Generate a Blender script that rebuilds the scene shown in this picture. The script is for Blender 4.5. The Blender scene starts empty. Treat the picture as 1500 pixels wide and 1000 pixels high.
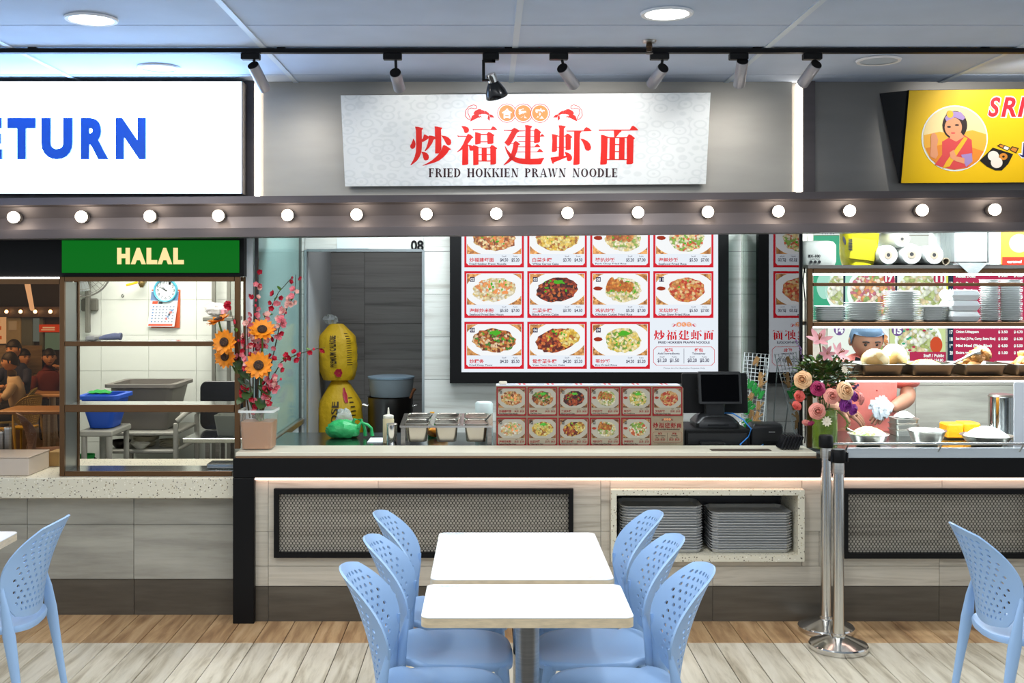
import bpy, bmesh, math, random
from mathutils import Vector, Matrix, Quaternion
PI = math.pi
random.seed(7)
SC = bpy.context.scene
COL = SC.collection
H = 1.75                                   # eye height of the photographer (m)
def X(px, d): return (px - 715.0) * d / 1600.0
def Z(py, d): return H - (py - 418.0) * d / 1600.0
def S(n, d): return n * d / 1600.0

# ------------------------------------------------------------------ camera
cam = bpy.data.cameras.new('camera'); cam_o = bpy.data.objects.new('camera', cam); COL.objects.link(cam_o)
cam_o.location = (0, 0, H); cam_o.rotation_euler = (PI/2, 0, 0)
cam.sensor_width = 36; cam.lens = 36*1600/1500; cam.shift_x = 35/1500; cam.shift_y = -82/1500
cam.clip_start = .05; cam.clip_end = 60
SC.camera = cam_o
SC.view_settings.view_transform = 'Standard'; SC.view_settings.look = 'None'
SC.view_settings.exposure = 0.15; SC.view_settings.gamma = 1.0; SC.view_settings.use_curve_mapping = False
try:
    SC.cycles.use_denoising = True; SC.cycles.max_bounces = 8; SC.cycles.transparent_max_bounces = 12
    SC.cycles.sample_clamp_indirect = 6.0; SC.cycles.caustics_reflective = False; SC.cycles.caustics_refractive = False
except Exception: pass
# ------------------------------------------------------------------ world
W = bpy.data.worlds.new('world'); SC.world = W; W.use_nodes = True
bg = W.node_tree.nodes['Background']; bg.inputs[0].default_value = (.80, .90, 1.0, 1); bg.inputs[1].default_value = .85
# ------------------------------------------------------------------ lamps
def area(name, loc, size, power, color=(1,1,1), rot=(0,0,0), sy=None, shape=None, spread=None):
    l = bpy.data.lights.new(name, 'AREA'); l.energy = power; l.color = color; l.size = size
    if sy: l.shape = 'RECTANGLE'; l.size_y = sy
    if shape: l.shape = shape
    if spread: l.spread = spread
    o = bpy.data.objects.new(name, l); COL.objects.link(o); o.location = loc; o.rotation_euler = rot
    return o
def spot(name, loc, target, power, angle=50, blend=.6, color=(1,1,1), r=.03):
    l = bpy.data.lights.new(name, 'SPOT'); l.energy = power; l.color = color; l.spot_size = math.radians(angle)
    l.spot_blend = blend; l.shadow_soft_size = r
    o = bpy.data.objects.new(name, l); COL.objects.link(o); o.location = loc
    o.rotation_euler = (Vector(target) - Vector(loc)).to_track_quat('-Z', 'Y').to_euler()
    return o
COOL = (.80, .92, 1.0); WARM = (1.0, .86, .70); NEUT = (1.0, .98, .95)
# hall ceiling lights behind and above the diners
area('hall_light', (-1.6, 2.4, 2.85), 1.2, 36, (.88,.95,1), sy=1.2)
area('hall_light', (1.5, 2.4, 2.85), 1.2, 36, (.88,.95,1), sy=1.2)
area('hall_light', (0, 3.5, 2.85), .9, 22, (.95,.98,1), sy=.9)
area('hall_light', (0, -.6, 2.8), 3.2, 60, (.9,.96,1), sy=1.5)
# downlights over the aisle
area('downlight_lamp', (X(134,4.7), 4.70, 2.872), .19, 16, (1,.97,.92), shape='DISK')
area('downlight_lamp', (X(977,4.6), 4.60, 2.872), .19, 16, (.95,.98,1), shape='DISK')
# stall interiors
area('stall_light', (.2, 6.55, 2.50), 2.2, 46, (.86,.95,1), sy=.5)
area('bag_fill_light', (2.75, 5.80, 2.15), 1.7, 16, (.9,.98,1), rot=(.25,0,0), sy=.06)  # added fill with no fitting of its own, brightens the bags on the case
area('store_fill_light', (-.7, 7.75, 2.45), .5, 4, (.95,.97,1), sy=.4)  # added dim fill that lifts the dark room behind the doorway
area('stall_light', (-2.15, 6.85, 2.40), .9, 30, (1,.97,.88), sy=.7)
area('stall_light', (2.7, 6.75, 2.45), 1.6, 80, (.86,.97,1), sy=.6)
# ------------------------------------------------------------------ materials
def lin(c):
    if isinstance(c, str):
        c = c.lstrip('#'); c = [int(c[i:i+2], 16)/255 for i in (0, 2, 4)]
    return tuple((x/12.92 if x <= .04045 else ((x+.055)/1.055)**2.4) for x in c[:3]) + (1,)
MATS = {}
def new_mat(name):
    m = bpy.data.materials.new(name); m.use_nodes = True
    MATS[name] = m
    return m, m.node_tree.nodes, m.node_tree.links, m.node_tree.nodes['Principled BSDF']
def mat(name, c='#808080', rough=.5, metal=0, emit=0, alpha=None, trans=0, ior=1.45, spec=None, noise=None, bump=None, ecol=None, coat=0):
    """plain colour with optional noise=(scale, amount, stretch xyz) and bump=(scale, strength)"""
    if name in MATS: return MATS[name]
    m, N, L, B = new_mat(name)
    B.inputs['Base Color'].default_value = lin(c); B.inputs['Roughness'].default_value = rough
    B.inputs['Metallic'].default_value = metal; B.inputs['IOR'].default_value = ior
    if trans: B.inputs['Transmission Weight'].default_value = trans
    if alpha is not None: B.inputs['Alpha'].default_value = alpha
    if spec is not None: B.inputs['Specular IOR Level'].default_value = spec
    if coat: B.inputs['Coat Weight'].default_value = coat; B.inputs['Coat Roughness'].default_value = .1
    if emit:
        B.inputs['Emission Color'].default_value = lin(ecol or c); B.inputs['Emission Strength'].default_value = emit
    if noise or bump:
        tc = N.new('ShaderNodeTexCoord')
    if noise:
        sc, amt, st = noise
        mp = N.new('ShaderNodeMapping'); mp.inputs['Scale'].default_value = st
        nz = N.new('ShaderNodeTexNoise'); nz.inputs['Scale'].default_value = sc; nz.inputs['Detail'].default_value = 6
        L.new(tc.outputs['Object'], mp.inputs[0]); L.new(mp.outputs[0], nz.inputs['Vector'])
        rp = N.new('ShaderNodeValToRGB'); b = lin(c)
        rp.color_ramp.elements[0].position = .3; rp.color_ramp.elements[1].position = .7
        rp.color_ramp.elements[0].color = tuple(max(0, x*(1-amt)) for x in b[:3]) + (1,)
        rp.color_ramp.elements[1].color = tuple(min(1, x*(1+amt)) for x in b[:3]) + (1,)
        L.new(nz.outputs['Fac'], rp.inputs[0]); L.new(rp.outputs[0], B.inputs['Base Color'])
        if emit: L.new(rp.outputs[0], B.inputs['Emission Color'])
    if bump:
        nb = N.new('ShaderNodeTexNoise'); nb.inputs['Scale'].default_value = bump[0]; nb.inputs['Detail'].default_value = 4
        L.new(tc.outputs['Object'], nb.inputs['Vector'])
        bp = N.new('ShaderNodeBump'); bp.inputs['Strength'].default_value = bump[1]; bp.inputs['Distance'].default_value = .01
        L.new(nb.outputs['Fac'], bp.inputs['Height']); L.new(bp.outputs[0], B.inputs['Normal'])
    return m
def grain(name, stops, scale=4, stretch=(1, 1, 12), rough=.5, vary=.12, emit=0, wave=0):
    """streaky stone / wood: noise stretched along one axis, per-object brightness shift"""
    if name in MATS: return MATS[name]
    m, N, L, B = new_mat(name)
    tc = N.new('ShaderNodeTexCoord'); oi = N.new('ShaderNodeObjectInfo')
    ad = N.new('ShaderNodeVectorMath'); ad.operation = 'ADD'
    mu = N.new('ShaderNodeVectorMath'); mu.operation = 'SCALE'; mu.inputs[3].default_value = 37.0
    cb = N.new('ShaderNodeCombineXYZ')
    for i in range(3): L.new(oi.outputs['Random'], cb.inputs[i])
    L.new(cb.outputs[0], mu.inputs[0]); L.new(mu.outputs[0], ad.inputs[1]); L.new(tc.outputs['Object'], ad.inputs[0])
    mp = N.new('ShaderNodeMapping'); mp.inputs['Scale'].default_value = stretch
    L.new(ad.outputs[0], mp.inputs[0])
    nz = N.new('ShaderNodeTexNoise'); nz.inputs['Scale'].default_value = scale; nz.inputs['Detail'].default_value = 8
    nz.inputs['Roughness'].default_value = .62; nz.inputs['Distortion'].default_value = wave
    L.new(mp.outputs[0], nz.inputs['Vector'])
    rp = N.new('ShaderNodeValToRGB'); el = rp.color_ramp.elements
    el[0].position = stops[0][0]; el[0].color = lin(stops[0][1]); el[1].position = stops[-1][0]; el[1].color = lin(stops[-1][1])
    for p, c in stops[1:-1]: el.new(p).color = lin(c)
    L.new(nz.outputs['Fac'], rp.inputs[0])
    mr = N.new('ShaderNodeMapRange'); mr.inputs[3].default_value = 1-vary; mr.inputs[4].default_value = 1+vary
    L.new(oi.outputs['Random'], mr.inputs[0])
    hs = N.new('ShaderNodeHueSaturation'); L.new(rp.outputs[0], hs.inputs['Color']); L.new(mr.outputs[0], hs.inputs['Value'])
    L.new(hs.outputs[0], B.inputs['Base Color']); B.inputs['Roughness'].default_value = rough
    return m
def specks(name, base, dots, scale=60, size=.28, rough=.4, emit=0, metal=0):
    """voronoi chips: dots = list of colours, base = ground"""
    if name in MATS: return MATS[name]
    m, N, L, B = new_mat(name)
    tc = N.new('ShaderNodeTexCoord')
    v = N.new('ShaderNodeTexVoronoi'); v.inputs['Scale'].default_value = scale
    L.new(tc.outputs['Object'], v.inputs['Vector'])
    sep = N.new('ShaderNodeSeparateColor'); L.new(v.outputs['Color'], sep.inputs[0])
    rp = N.new('ShaderNodeValToRGB'); rp.color_ramp.interpolation = 'CONSTANT'; el = rp.color_ramp.elements
    n = len(dots); el[0].position = 0; el[0].color = lin(dots[0])
    if n == 1: el[1].position = .99; el[1].color = lin(dots[0])
    else:
        el[1].position = 1/n; el[1].color = lin(dots[1])
        for i in range(2, n): el.new(i/n).color = lin(dots[i])
    L.new(sep.outputs[0], rp.inputs[0])
    lt = N.new('ShaderNodeMath'); lt.operation = 'LESS_THAN'; lt.inputs[1].default_value = size
    L.new(v.outputs['Distance'], lt.inputs[0])
    mx = N.new('ShaderNodeMix'); mx.data_type = 'RGBA'; mx.inputs[6].default_value = lin(base)
    L.new(lt.outputs[0], mx.inputs[0]); L.new(rp.outputs[0], mx.inputs[7])
    L.new(mx.outputs[2], B.inputs['Base Color']); B.inputs['Roughness'].default_value = rough; B.inputs['Metallic'].default_value = metal
    if emit: L.new(mx.outputs[2], B.inputs['Emission Color']); B.inputs['Emission Strength'].default_value = emit
    return m
def food(name, cols, scale=60, emit=0, rough=.45, bump=.5, dim=1.0):
    """many coloured morsels"""
    if name in MATS: return MATS[name]
    m, N, L, B = new_mat(name)
    tc = N.new('ShaderNodeTexCoord')
    nz = N.new('ShaderNodeTexNoise'); nz.inputs['Scale'].default_value = scale*.8; L.new(tc.outputs['Object'], nz.inputs['Vector'])
    mx = N.new('ShaderNodeMix'); mx.data_type = 'VECTOR'; mx.inputs[0].default_value = .02
    L.new(tc.outputs['Object'], mx.inputs[4]); L.new(nz.outputs['Color'], mx.inputs[5])
    v = N.new('ShaderNodeTexVoronoi'); v.inputs['Scale'].default_value = scale
    L.new(mx.outputs[1], v.inputs['Vector'])
    sep = N.new('ShaderNodeSeparateColor'); L.new(v.outputs['Color'], sep.inputs[0])
    rp = N.new('ShaderNodeValToRGB'); rp.color_ramp.interpolation = 'CONSTANT'; el = rp.color_ramp.elements
    n = len(cols); el[0].position = 0; el[0].color = lin(cols[0]); el[1].position = 1/n; el[1].color = lin(cols[1])
    for i in range(2, n): el.new(i/n).color = lin(cols[i])
    L.new(sep.outputs[0], rp.inputs[0])
    mu = N.new('ShaderNodeMapRange'); mu.inputs[1].default_value = 0; mu.inputs[2].default_value = .9; mu.inputs[3].default_value = 1.15*dim; mu.inputs[4].default_value = .55*dim
    L.new(v.outputs['Distance'], mu.inputs[0])
    hs = N.new('ShaderNodeHueSaturation'); L.new(rp.outputs[0], hs.inputs['Color']); L.new(mu.outputs[0], hs.inputs['Value'])
    L.new(hs.outputs[0], B.inputs['Base Color']); B.inputs['Roughness'].default_value = rough
    if emit:
        L.new(hs.outputs[0], B.inputs['Emission Color']); B.inputs['Emission Strength'].default_value = emit
        B.inputs['Base Color'].default_value = (0, 0, 0, 1); L.remove(B.inputs['Base Color'].links[0])
    elif bump:
        bp = N.new('ShaderNodeBump'); bp.inputs['Strength'].default_value = bump; bp.inputs['Distance'].default_value = .004; bp.invert = True
        L.new(v.outputs['Distance'], bp.inputs['Height']); L.new(bp.outputs[0], B.inputs['Normal'])
    return m
def glass(name, tint='#ffffff', rough=0.0, thin=.9, gloss=1.0):
    """thin sheet glass: clear with a Fresnel reflection (a pane has no visible refraction)"""
    if name in MATS: return MATS[name]
    m, N, L, B = new_mat(name); N.remove(B)
    out = N['Material Output']
    tr = N.new('ShaderNodeBsdfTransparent'); tr.inputs[0].default_value = tuple(x*thin for x in lin(tint)[:3]) + (1,)
    gl = N.new('ShaderNodeBsdfGlossy'); gl.inputs['Roughness'].default_value = rough
    fr = N.new('ShaderNodeFresnel'); fr.inputs['IOR'].default_value = 1.5
    ml = N.new('ShaderNodeMath'); ml.operation = 'MULTIPLY'; ml.inputs[1].default_value = gloss; ml.use_clamp = True
    mx = N.new('ShaderNodeMixShader'); L.new(fr.outputs[0], ml.inputs[0]); L.new(ml.outputs[0], mx.inputs[0])
    L.new(tr.outputs[0], mx.inputs[1]); L.new(gl.outputs[0], mx.inputs[2]); L.new(mx.outputs[0], out.inputs[0])
    return m
def emis(name, c, s=1.0): 
    return mat(name, '#000000' if s < 1.5 else c, rough=.6, emit=s, ecol=c, spec=.1)

# ------------------------------------------------------------------ mesh builder
ORG = {}
ORD = ['topmost', 'second from the top', 'third from the top', 'fourth from the top', 'fifth from the top', 'sixth from the top', 'seventh from the top', 'eighth from the top', 'ninth from the top', 'tenth from the top', 'eleventh from the top', 'twelfth from the top', 'thirteenth from the top', 'fourteenth from the top', 'fifteenth from the top', 'sixteenth from the top', 'seventeenth from the top', 'eighteenth from the top', 'nineteenth from the top', 'twentieth from the top', 'twenty-first from the top', 'twenty-second from the top', 'twenty-third from the top']
def nth(k, n): return 'lowest' if k == 0 else ORD[n-1-k]
class MB:
    def __init__(s): s.v = []; s.f = []; s.m = []
    def add(s, vs, fs, m=0):
        o = len(s.v); s.v += [tuple(p) for p in vs]; s.f += [tuple(i+o for i in f) for f in fs]; s.m += [m]*len(fs); return s
    def box(s, x0, x1, y0, y1, z0, z1, m=0):
        if x0 > x1: x0, x1 = x1, x0
        if y0 > y1: y0, y1 = y1, y0
        if z0 > z1: z0, z1 = z1, z0
        return s.add([(x0,y0,z0),(x1,y0,z0),(x1,y1,z0),(x0,y1,z0),(x0,y0,z1),(x1,y0,z1),(x1,y1,z1),(x0,y1,z1)],
                     [(0,3,2,1),(4,5,6,7),(0,1,5,4),(1,2,6,5),(2,3,7,6),(3,0,4,7)], m)
    def obox(s, c, h, M, m=0):
        b = MB().box(-h[0],h[0],-h[1],h[1],-h[2],h[2]); c = Vector(c)
        return s.add([M @ Vector(p) + c for p in b.v], b.f, m)
    def cyl(s, p0, p1, r0, r1=None, n=14, m=0, caps=True):
        return s.tube([p0, p1], [r0, r0 if r1 is None else r1], n, m, caps)
    def tube(s, pts, r, n=8, m=0, caps=True, closed=False):
        pts = [Vector(p) for p in pts]; k = len(pts)
        rs = r if isinstance(r, (list, tuple)) else [r]*k
        vs = []; up = None
        for i, p in enumerate(pts):
            if closed: t = pts[(i+1) % k] - pts[i-1]
            else: t = pts[min(i+1, k-1)] - pts[max(i-1, 0)]
            t = t.normalized() if t.length > 1e-9 else Vector((0,0,1))
            if up is None: up = Vector((0,0,1)) if abs(t.z) < .9 else Vector((1,0,0))
            a = t.cross(up)
            if a.length < 1e-6: a = t.cross(Vector((0,1,0)))
            a.normalize(); b = t.cross(a)
            vs += [p + (a*math.cos(2*PI*j/n) + b*math.sin(2*PI*j/n))*rs[i] for j in range(n)]
        fs = []
        for i in range(k if closed else k-1):
            i2 = (i+1) % k
            for j in range(n):
                j2 = (j+1) % n; fs.append((i*n+j, i2*n+j, i2*n+j2, i*n+j2))
        if caps and not closed: fs += [tuple(range(n)), tuple(range((k-1)*n, k*n))[::-1]]
        return s.add(vs, fs, m)
    def lathe(s, c, prof, n=24, m=0, sx=1, sy=1, caps=True):
        vs = []; fs = []
        for r, z in prof:
            vs += [(c[0]+r*sx*math.cos(2*PI*j/n), c[1]+r*sy*math.sin(2*PI*j/n), c[2]+z) for j in range(n)]
        for i in range(len(prof)-1):
            for j in range(n):
                j2 = (j+1) % n; fs.append((i*n+j, i*n+j2, (i+1)*n+j2, (i+1)*n+j))
        if caps:
            if prof[0][0] > 1e-5: fs.append(tuple(range(n))[::-1])
            if prof[-1][0] > 1e-5: fs.append(tuple(range((len(prof)-1)*n, len(prof)*n)))
        return s.add(vs, fs, m)
    def sphere(s, c, r, nu=14, nv=8, m=0, jit=0):
        if not isinstance(r, (tuple, list)): r = (r, r, r)
        vs = []; fs = []
        for i in range(nv+1):
            th = PI*i/nv
            for j in range(nu):
                ph = 2*PI*j/nu; q = 1 + (random.uniform(-jit, jit) if 0 < i < nv else 0)
                vs.append((c[0]+q*r[0]*math.sin(th)*math.cos(ph), c[1]+q*r[1]*math.sin(th)*math.sin(ph), c[2]+q*r[2]*math.cos(th)))
        for i in range(nv):
            for j in range(nu):
                j2 = (j+1) % nu; fs.append((i*nu+j, (i+1)*nu+j, (i+1)*nu+j2, i*nu+j2))
        return s.add(vs, fs, m)
    def prism(s, pts, y0, y1, m=0, back=True):
        """polygon of (x,z) points extruded between y0 (front) and y1"""
        n = len(pts)
        ar = sum(pts[i][0]*pts[(i+1)%n][1]-pts[(i+1)%n][0]*pts[i][1] for i in range(n))
        if ar < 0: pts = pts[::-1]
        vs = [(x, y0, z) for x, z in pts]; fs = [tuple(range(n))]
        if y1 is not None:
            vs += [(x, y1, z) for x, z in pts]
            if back: fs.append(tuple(range(n, 2*n))[::-1])
            fs += [(i, i+n, (i+1)%n+n, (i+1)%n) for i in range(n)]
        return s.add(vs, fs, m)
    def slab(s, pts, z0, z1, m=0):
        """polygon of (x,y) points extruded between z0 and z1"""
        n = len(pts)
        ar = sum(pts[i][0]*pts[(i+1)%n][1]-pts[(i+1)%n][0]*pts[i][1] for i in range(n))
        if ar < 0: pts = pts[::-1]
        vs = [(x, y, z0) for x, y in pts] + [(x, y, z1) for x, y in pts]
        fs = [tuple(range(n))[::-1], tuple(range(n, 2*n))] + [(i, (i+1)%n, (i+1)%n+n, i+n) for i in range(n)]
        return s.add(vs, fs, m)
    def grid(s, fn, nu, nv, m=0, closeu=False):
        vs = [fn(i/nu, j/nv) for j in range(nv+1) for i in range(nu+(0 if closeu else 1))]
        w = nu if closeu else nu+1
        fs = [(j*w+i, j*w+(i+1)%w, (j+1)*w+(i+1)%w, (j+1)*w+i) for j in range(nv) for i in range(nu)]
        return s.add(vs, fs, m)
    def text(s, string, x0, x1, z0, z1, y, m=0, bold=0, shear=0, extrude=0, smear=0, fn=None, keep=False):
        """lettering fitted to a rectangle, read from -y; fn maps (x,z) to a point"""
        vs, fs = glyphs(string, bold, shear, extrude)
        if not vs: return s
        xs = [p[0] for p in vs]; ys = [p[1] for p in vs]; zs = [p[2] for p in vs]
        ax, bx, ay, by = min(xs), max(xs), min(ys), max(ys); zz = max(zs)
        kx = (x1-x0)/max(bx-ax, 1e-6); kz = (z1-z0)/max(by-ay, 1e-6)
        if keep: kx = min(abs(kx), abs(kz)) ; kz = kx
        out = []
        for p in vs:
            x = x0+(p[0]-ax)*kx; z = z0+(p[1]-ay)*kz; dy = -(p[2]-zz)*abs(kz) if extrude else 0
            out.append(fn(x, z) if fn else (x, y+dy, z))
        s.add(out, fs, m)
        if smear:
            for q in (1, 2): s.add([(p[0]+smear*q/2, p[1]-.00004*q, p[2]) for p in out], fs, m)
        return s
    def xf(s, M):
        s.v = [tuple(M @ Vector(p)) for p in s.v]; return s
    def mesh(s, name, mats, smooth=None, bevel=0, org=(0,0,0), weld=False, seg=1):
        me = bpy.data.meshes.new(name)
        me.from_pydata([(p[0]-org[0], p[1]-org[1], p[2]-org[2]) for p in s.v], [], s.f)
        for q in (mats if isinstance(mats, (list, tuple)) else [mats]): me.materials.append(q)
        me.polygons.foreach_set('material_index', s.m)
        if bevel or weld:
            bm = bmesh.new(); bm.from_mesh(me)
            if weld: bmesh.ops.remove_doubles(bm, verts=bm.verts, dist=weld if isinstance(weld, float) else 1e-5)
            if bevel:
                bmesh.ops.bevel(bm, geom=[e for e in bm.edges if len(e.link_faces) == 2 and e.calc_face_angle(0) > .6], offset=bevel, segments=seg, affect='EDGES', clamp_overlap=True)
            bm.to_mesh(me); bm.free()
        if smooth is not None:
            me.polygons.foreach_set('use_smooth', [True]*len(me.polygons))
            me.set_sharp_from_angle(angle=math.radians(smooth))
        me.update()
        return me
    def build(s, name, mats, parent=None, smooth=None, bevel=0, label=None, cat=None, group=None, kind=None, weld=False, org=None, seg=1):
        if org is None:
            if parent is not None: org = ORG.get(parent.name, (0,0,0))
            else:
                xs = [p[0] for p in s.v]; ys = [p[1] for p in s.v]; zs = [p[2] for p in s.v]
                org = ((min(xs)+max(xs))/2, (min(ys)+max(ys))/2, min(zs))
        o = bpy.data.objects.new(name, s.mesh(name, mats, smooth, bevel, org, weld, seg)); COL.objects.link(o)
        ORG[o.name] = tuple(org)
        if parent is not None: o.parent = parent
        else: o.location = org
        return tag(o, label, cat, group, kind)
def tag(o, label=None, cat=None, group=None, kind=None):
    if label: o['label'] = label
    if cat: o['category'] = cat
    if group: o['group'] = group
    if kind: o['kind'] = kind
    return o
def thing(name, label, cat, loc=(0,0,0), rz=0, group=None, kind=None):
    o = bpy.data.objects.new(name, None); COL.objects.link(o); o.location = loc; o.rotation_euler = (0,0,rz)
    o.empty_display_size = .05
    ORG[o.name] = tuple(loc) if rz == 0 else (0,0,0)
    return tag(o, label, cat, group, kind)
def proto(name, label, cat, group=None):
    """a thing built around the origin, to be moved afterwards"""
    return thing(name, label, cat, (0,0,0), 0, group)
def copy_tree(o, parent=None):
    kids = list(o.children); c = o.copy(); COL.objects.link(c); c.parent = parent
    for k in kids: copy_tree(k, c)
    return c
def linked(me, name, parent=None, loc=(0,0,0), rot=(0,0,0), scale=(1,1,1), **kw):
    o = bpy.data.objects.new(name, me); COL.objects.link(o)
    if parent is not None: o.parent = parent
    o.location = loc; o.rotation_euler = rot; o.scale = scale
    return tag(o, **kw)
_G = {}
def glyphs(string, bold=0, shear=0, extrude=0):
    k = (string, bold, shear, extrude)
    if k in _G: return _G[k]
    cu = bpy.data.curves.new('t', 'FONT'); cu.body = string; cu.size = 1; cu.offset = bold; cu.shear = shear; cu.extrude = extrude
    cu.resolution_u = 3 if len(string) > 3 else 5
    o = bpy.data.objects.new('t', cu); COL.objects.link(o)
    dg = bpy.context.evaluated_depsgraph_get(); dg.update()
    me = bpy.data.meshes.new_from_object(o.evaluated_get(dg))
    r = ([tuple(v.co) for v in me.vertices], [tuple(p.vertices) for p in me.polygons])
    bpy.data.objects.remove(o); bpy.data.curves.remove(cu); bpy.data.meshes.remove(me)
    _G[k] = r
    return r
def rrect(x0, x1, z0, z1, r, n=4):
    out = []
    for cx, cz, a in ((x1-r, z1-r, 0), (x0+r, z1-r, PI/2), (x0+r, z0+r, PI), (x1-r, z0+r, 1.5*PI)):
        out += [(cx+r*math.cos(a+PI/2*i/n), cz+r*math.sin(a+PI/2*i/n)) for i in range(n+1)]
    return out
def ell(cx, cz, rx, rz, n=24, jit=0, rot=0):
    out = []
    for i in range(n):
        a = 2*PI*i/n; q = 1+random.uniform(-jit, jit); x = rx*q*math.cos(a); z = rz*q*math.sin(a)
        out.append((cx+x*math.cos(rot)-z*math.sin(rot), cz+x*math.sin(rot)+z*math.cos(rot)))
    return out
def loft(mb, rings, m=0, caps=True):
    """rings of equal length joined into one skin"""
    n = len(rings[0]); vs = [p for r in rings for p in r]; fs = []
    for i in range(len(rings)-1):
        for j in range(n):
            j2 = (j+1) % n; fs.append((i*n+j, i*n+j2, (i+1)*n+j2, (i+1)*n+j))
    if caps: fs += [tuple(range(n))[::-1], tuple(range((len(rings)-1)*n, len(rings)*n))]
    return mb.add(vs, fs, m)
def skin(name, verts, edges, radii, mats, parent=None, sub=2, org=None, root=0, **kw):
    """one continuous skinned figure baked to a mesh"""
    org = org if org is not None else (ORG.get(parent.name, (0,0,0)) if parent is not None else (0,0,0))
    me = bpy.data.meshes.new(name); me.from_pydata([(v[0]-org[0], v[1]-org[1], v[2]-org[2]) for v in verts], edges, [])
    o = bpy.data.objects.new(name, me); COL.objects.link(o)
    o.modifiers.new('s', 'SKIN').use_smooth_shade = True
    sv = me.skin_vertices[0].data
    for i, r in enumerate(radii):
        sv[i].radius = (r, r) if not isinstance(r, tuple) else r
        sv[i].use_root = (i == root)
    sd = o.modifiers.new('d', 'SUBSURF'); sd.levels = sub; sd.render_levels = sub
    dg = bpy.context.evaluated_depsgraph_get(); dg.update()
    nm = bpy.data.meshes.new_from_object(o.evaluated_get(dg)); o.modifiers.clear(); o.data = nm
    nm.materials.clear(); nm.materials.append(mats)
    nm.polygons.foreach_set('use_smooth', [True]*len(nm.polygons))
    if parent is not None: o.parent = parent
    ORG[o.name] = org
    return tag(o, **kw)
# ------------------------------------------------------------------ shared materials
STEEL = mat('brushed_steel', '#b9b4ac', .32, 1, noise=(6, .12, (1, 1, 25)))
STEEL2 = mat('satin_steel', '#8f8a84', .38, 1, noise=(5, .15, (1, 1, 20)))
BRONZE = mat('bronze_steel', '#6e5138', .35, .9)
BRIGHT = mat('polished_steel', '#d8d6d2', .14, 1)
BLACK = mat('black_powder', '#080708', .5, spec=.25)
BLACKG = mat('black_gloss', '#0a0a0c', .22)
WHITE = mat('white_paint', '#eceef0', .5)
WPLAS = mat('white_plastic', '#f1f2f2', .35)
DARKG = mat('dark_grey', '#3a3a3c', .5)
STONE = grain('streaked_stone', [(.25, '#8c8274'), (.42, '#b8af9f'), (.55, '#c5bcac'), (.68, '#b0a695'), (.8, '#948977')], 2.2, (.55, 1, 9), .42, .06, wave=.6)
STONEW = grain('streaked_white_stone', [(.3, '#bdb9b0'), (.45, '#d9d8d1'), (.6, '#e2e2dc'), (.75, '#c6c2b8')], 2.0, (.5, 1, 10), .35, .03, wave=.5)
STONED = grain('streaked_grey_stone', [(.3, '#716f6d'), (.45, '#8f8d8a'), (.6, '#989693'), (.75, '#7a7775')], 2.0, (.5, 1, 10), .4, .04, wave=.5)
GREYT = grain('grey_slate_tile', [(.3, '#8f8b80'), (.5, '#a39f93'), (.7, '#b0ac9f')], 3, (.6, 1, 5), .45, .03)
SKIRT = grain('dark_skirting', [(.3, '#443d33'), (.5, '#524a3f'), (.7, '#5e564a')], 3, (.6, 1, 6), .4, .03)
TERR = specks('terrazzo', '#d9d2bd', ['#5d5344', '#9a8a6c', '#efe9da', '#6a5f50', '#c3b694'], 72, .25, .35)
WOODA = grain('brown_wood_plank', [(.2, '#5e4633'), (.4, '#a07c57'), (.55, '#bd9a70'), (.72, '#cfae86'), (.85, '#8a6a4b')], 3.2, (7, .7, 1), .45, .14, wave=.4)
WOODB = grain('pale_wood_plank', [(.2, '#6b5f4e'), (.38, '#b5a992'), (.52, '#d3c9b4'), (.7, '#e2d9c6'), (.85, '#8f836c')], 3.2, (7, .7, 1), .38, .10, wave=.4)
FASC = mat('grey_metal_fascia', '#a29f98', .42, .35, noise=(2.5, .06, (1, 1, 4)))
FASCD = mat('dark_metal_fascia', '#7d7a76', .42, .4, noise=(2.5, .06, (1, 1, 4)))
HEAD = mat('header_metal', '#575152', .5, .4, noise=(3, .08, (.4, 1, 8)))
WTILE = mat('white_wall_tile', '#dfe2da', .3)
GLASS = glass('clear_glass', '#eef8f5', 0, .97)
GLASSM = glass('reflective_glass', '#eef8f6', 0, .97, .3)
LEDP = emis('warm_led', '#ffd9cc', 5.0)
LEDC = emis('cool_led', '#dff2ff', 7.0)
BULB = emis('bulb_glow', '#fff0d8', 10)

# ------------------------------------------------------------------ floor
fl = MB().box(-5.2, 5.2, -3, 6.6, -.08, -.006).build('floor', mat('floor_grout', '#2c2824', .8), kind='structure')
def meshed(w, l, h, m):
    return MB().box(-w/2, w/2, -l/2, l/2, -h, 0).mesh('plank', m, bevel=.002)
pw = .1414; ROWS = [(5.352, 5.86, WOODA), (4.14, 5.348, WOODB), (2.93, 4.136, WOODB)]
for (y0, y1, m) in ROWS:
    me = meshed(pw-.0035, y1-y0, .007, m)
    for k in range(-31, 15 if y0 > 4 else 15):
        x = 1.114 + (k+.5)*pw
        if abs(x) > 3.25: continue
        linked(me, 'plank', fl, (x - ORG[fl.name][0], (y0+y1)/2 - ORG[fl.name][1], .001 - ORG[fl.name][2] + 0), (0, 0, 0))
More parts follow.
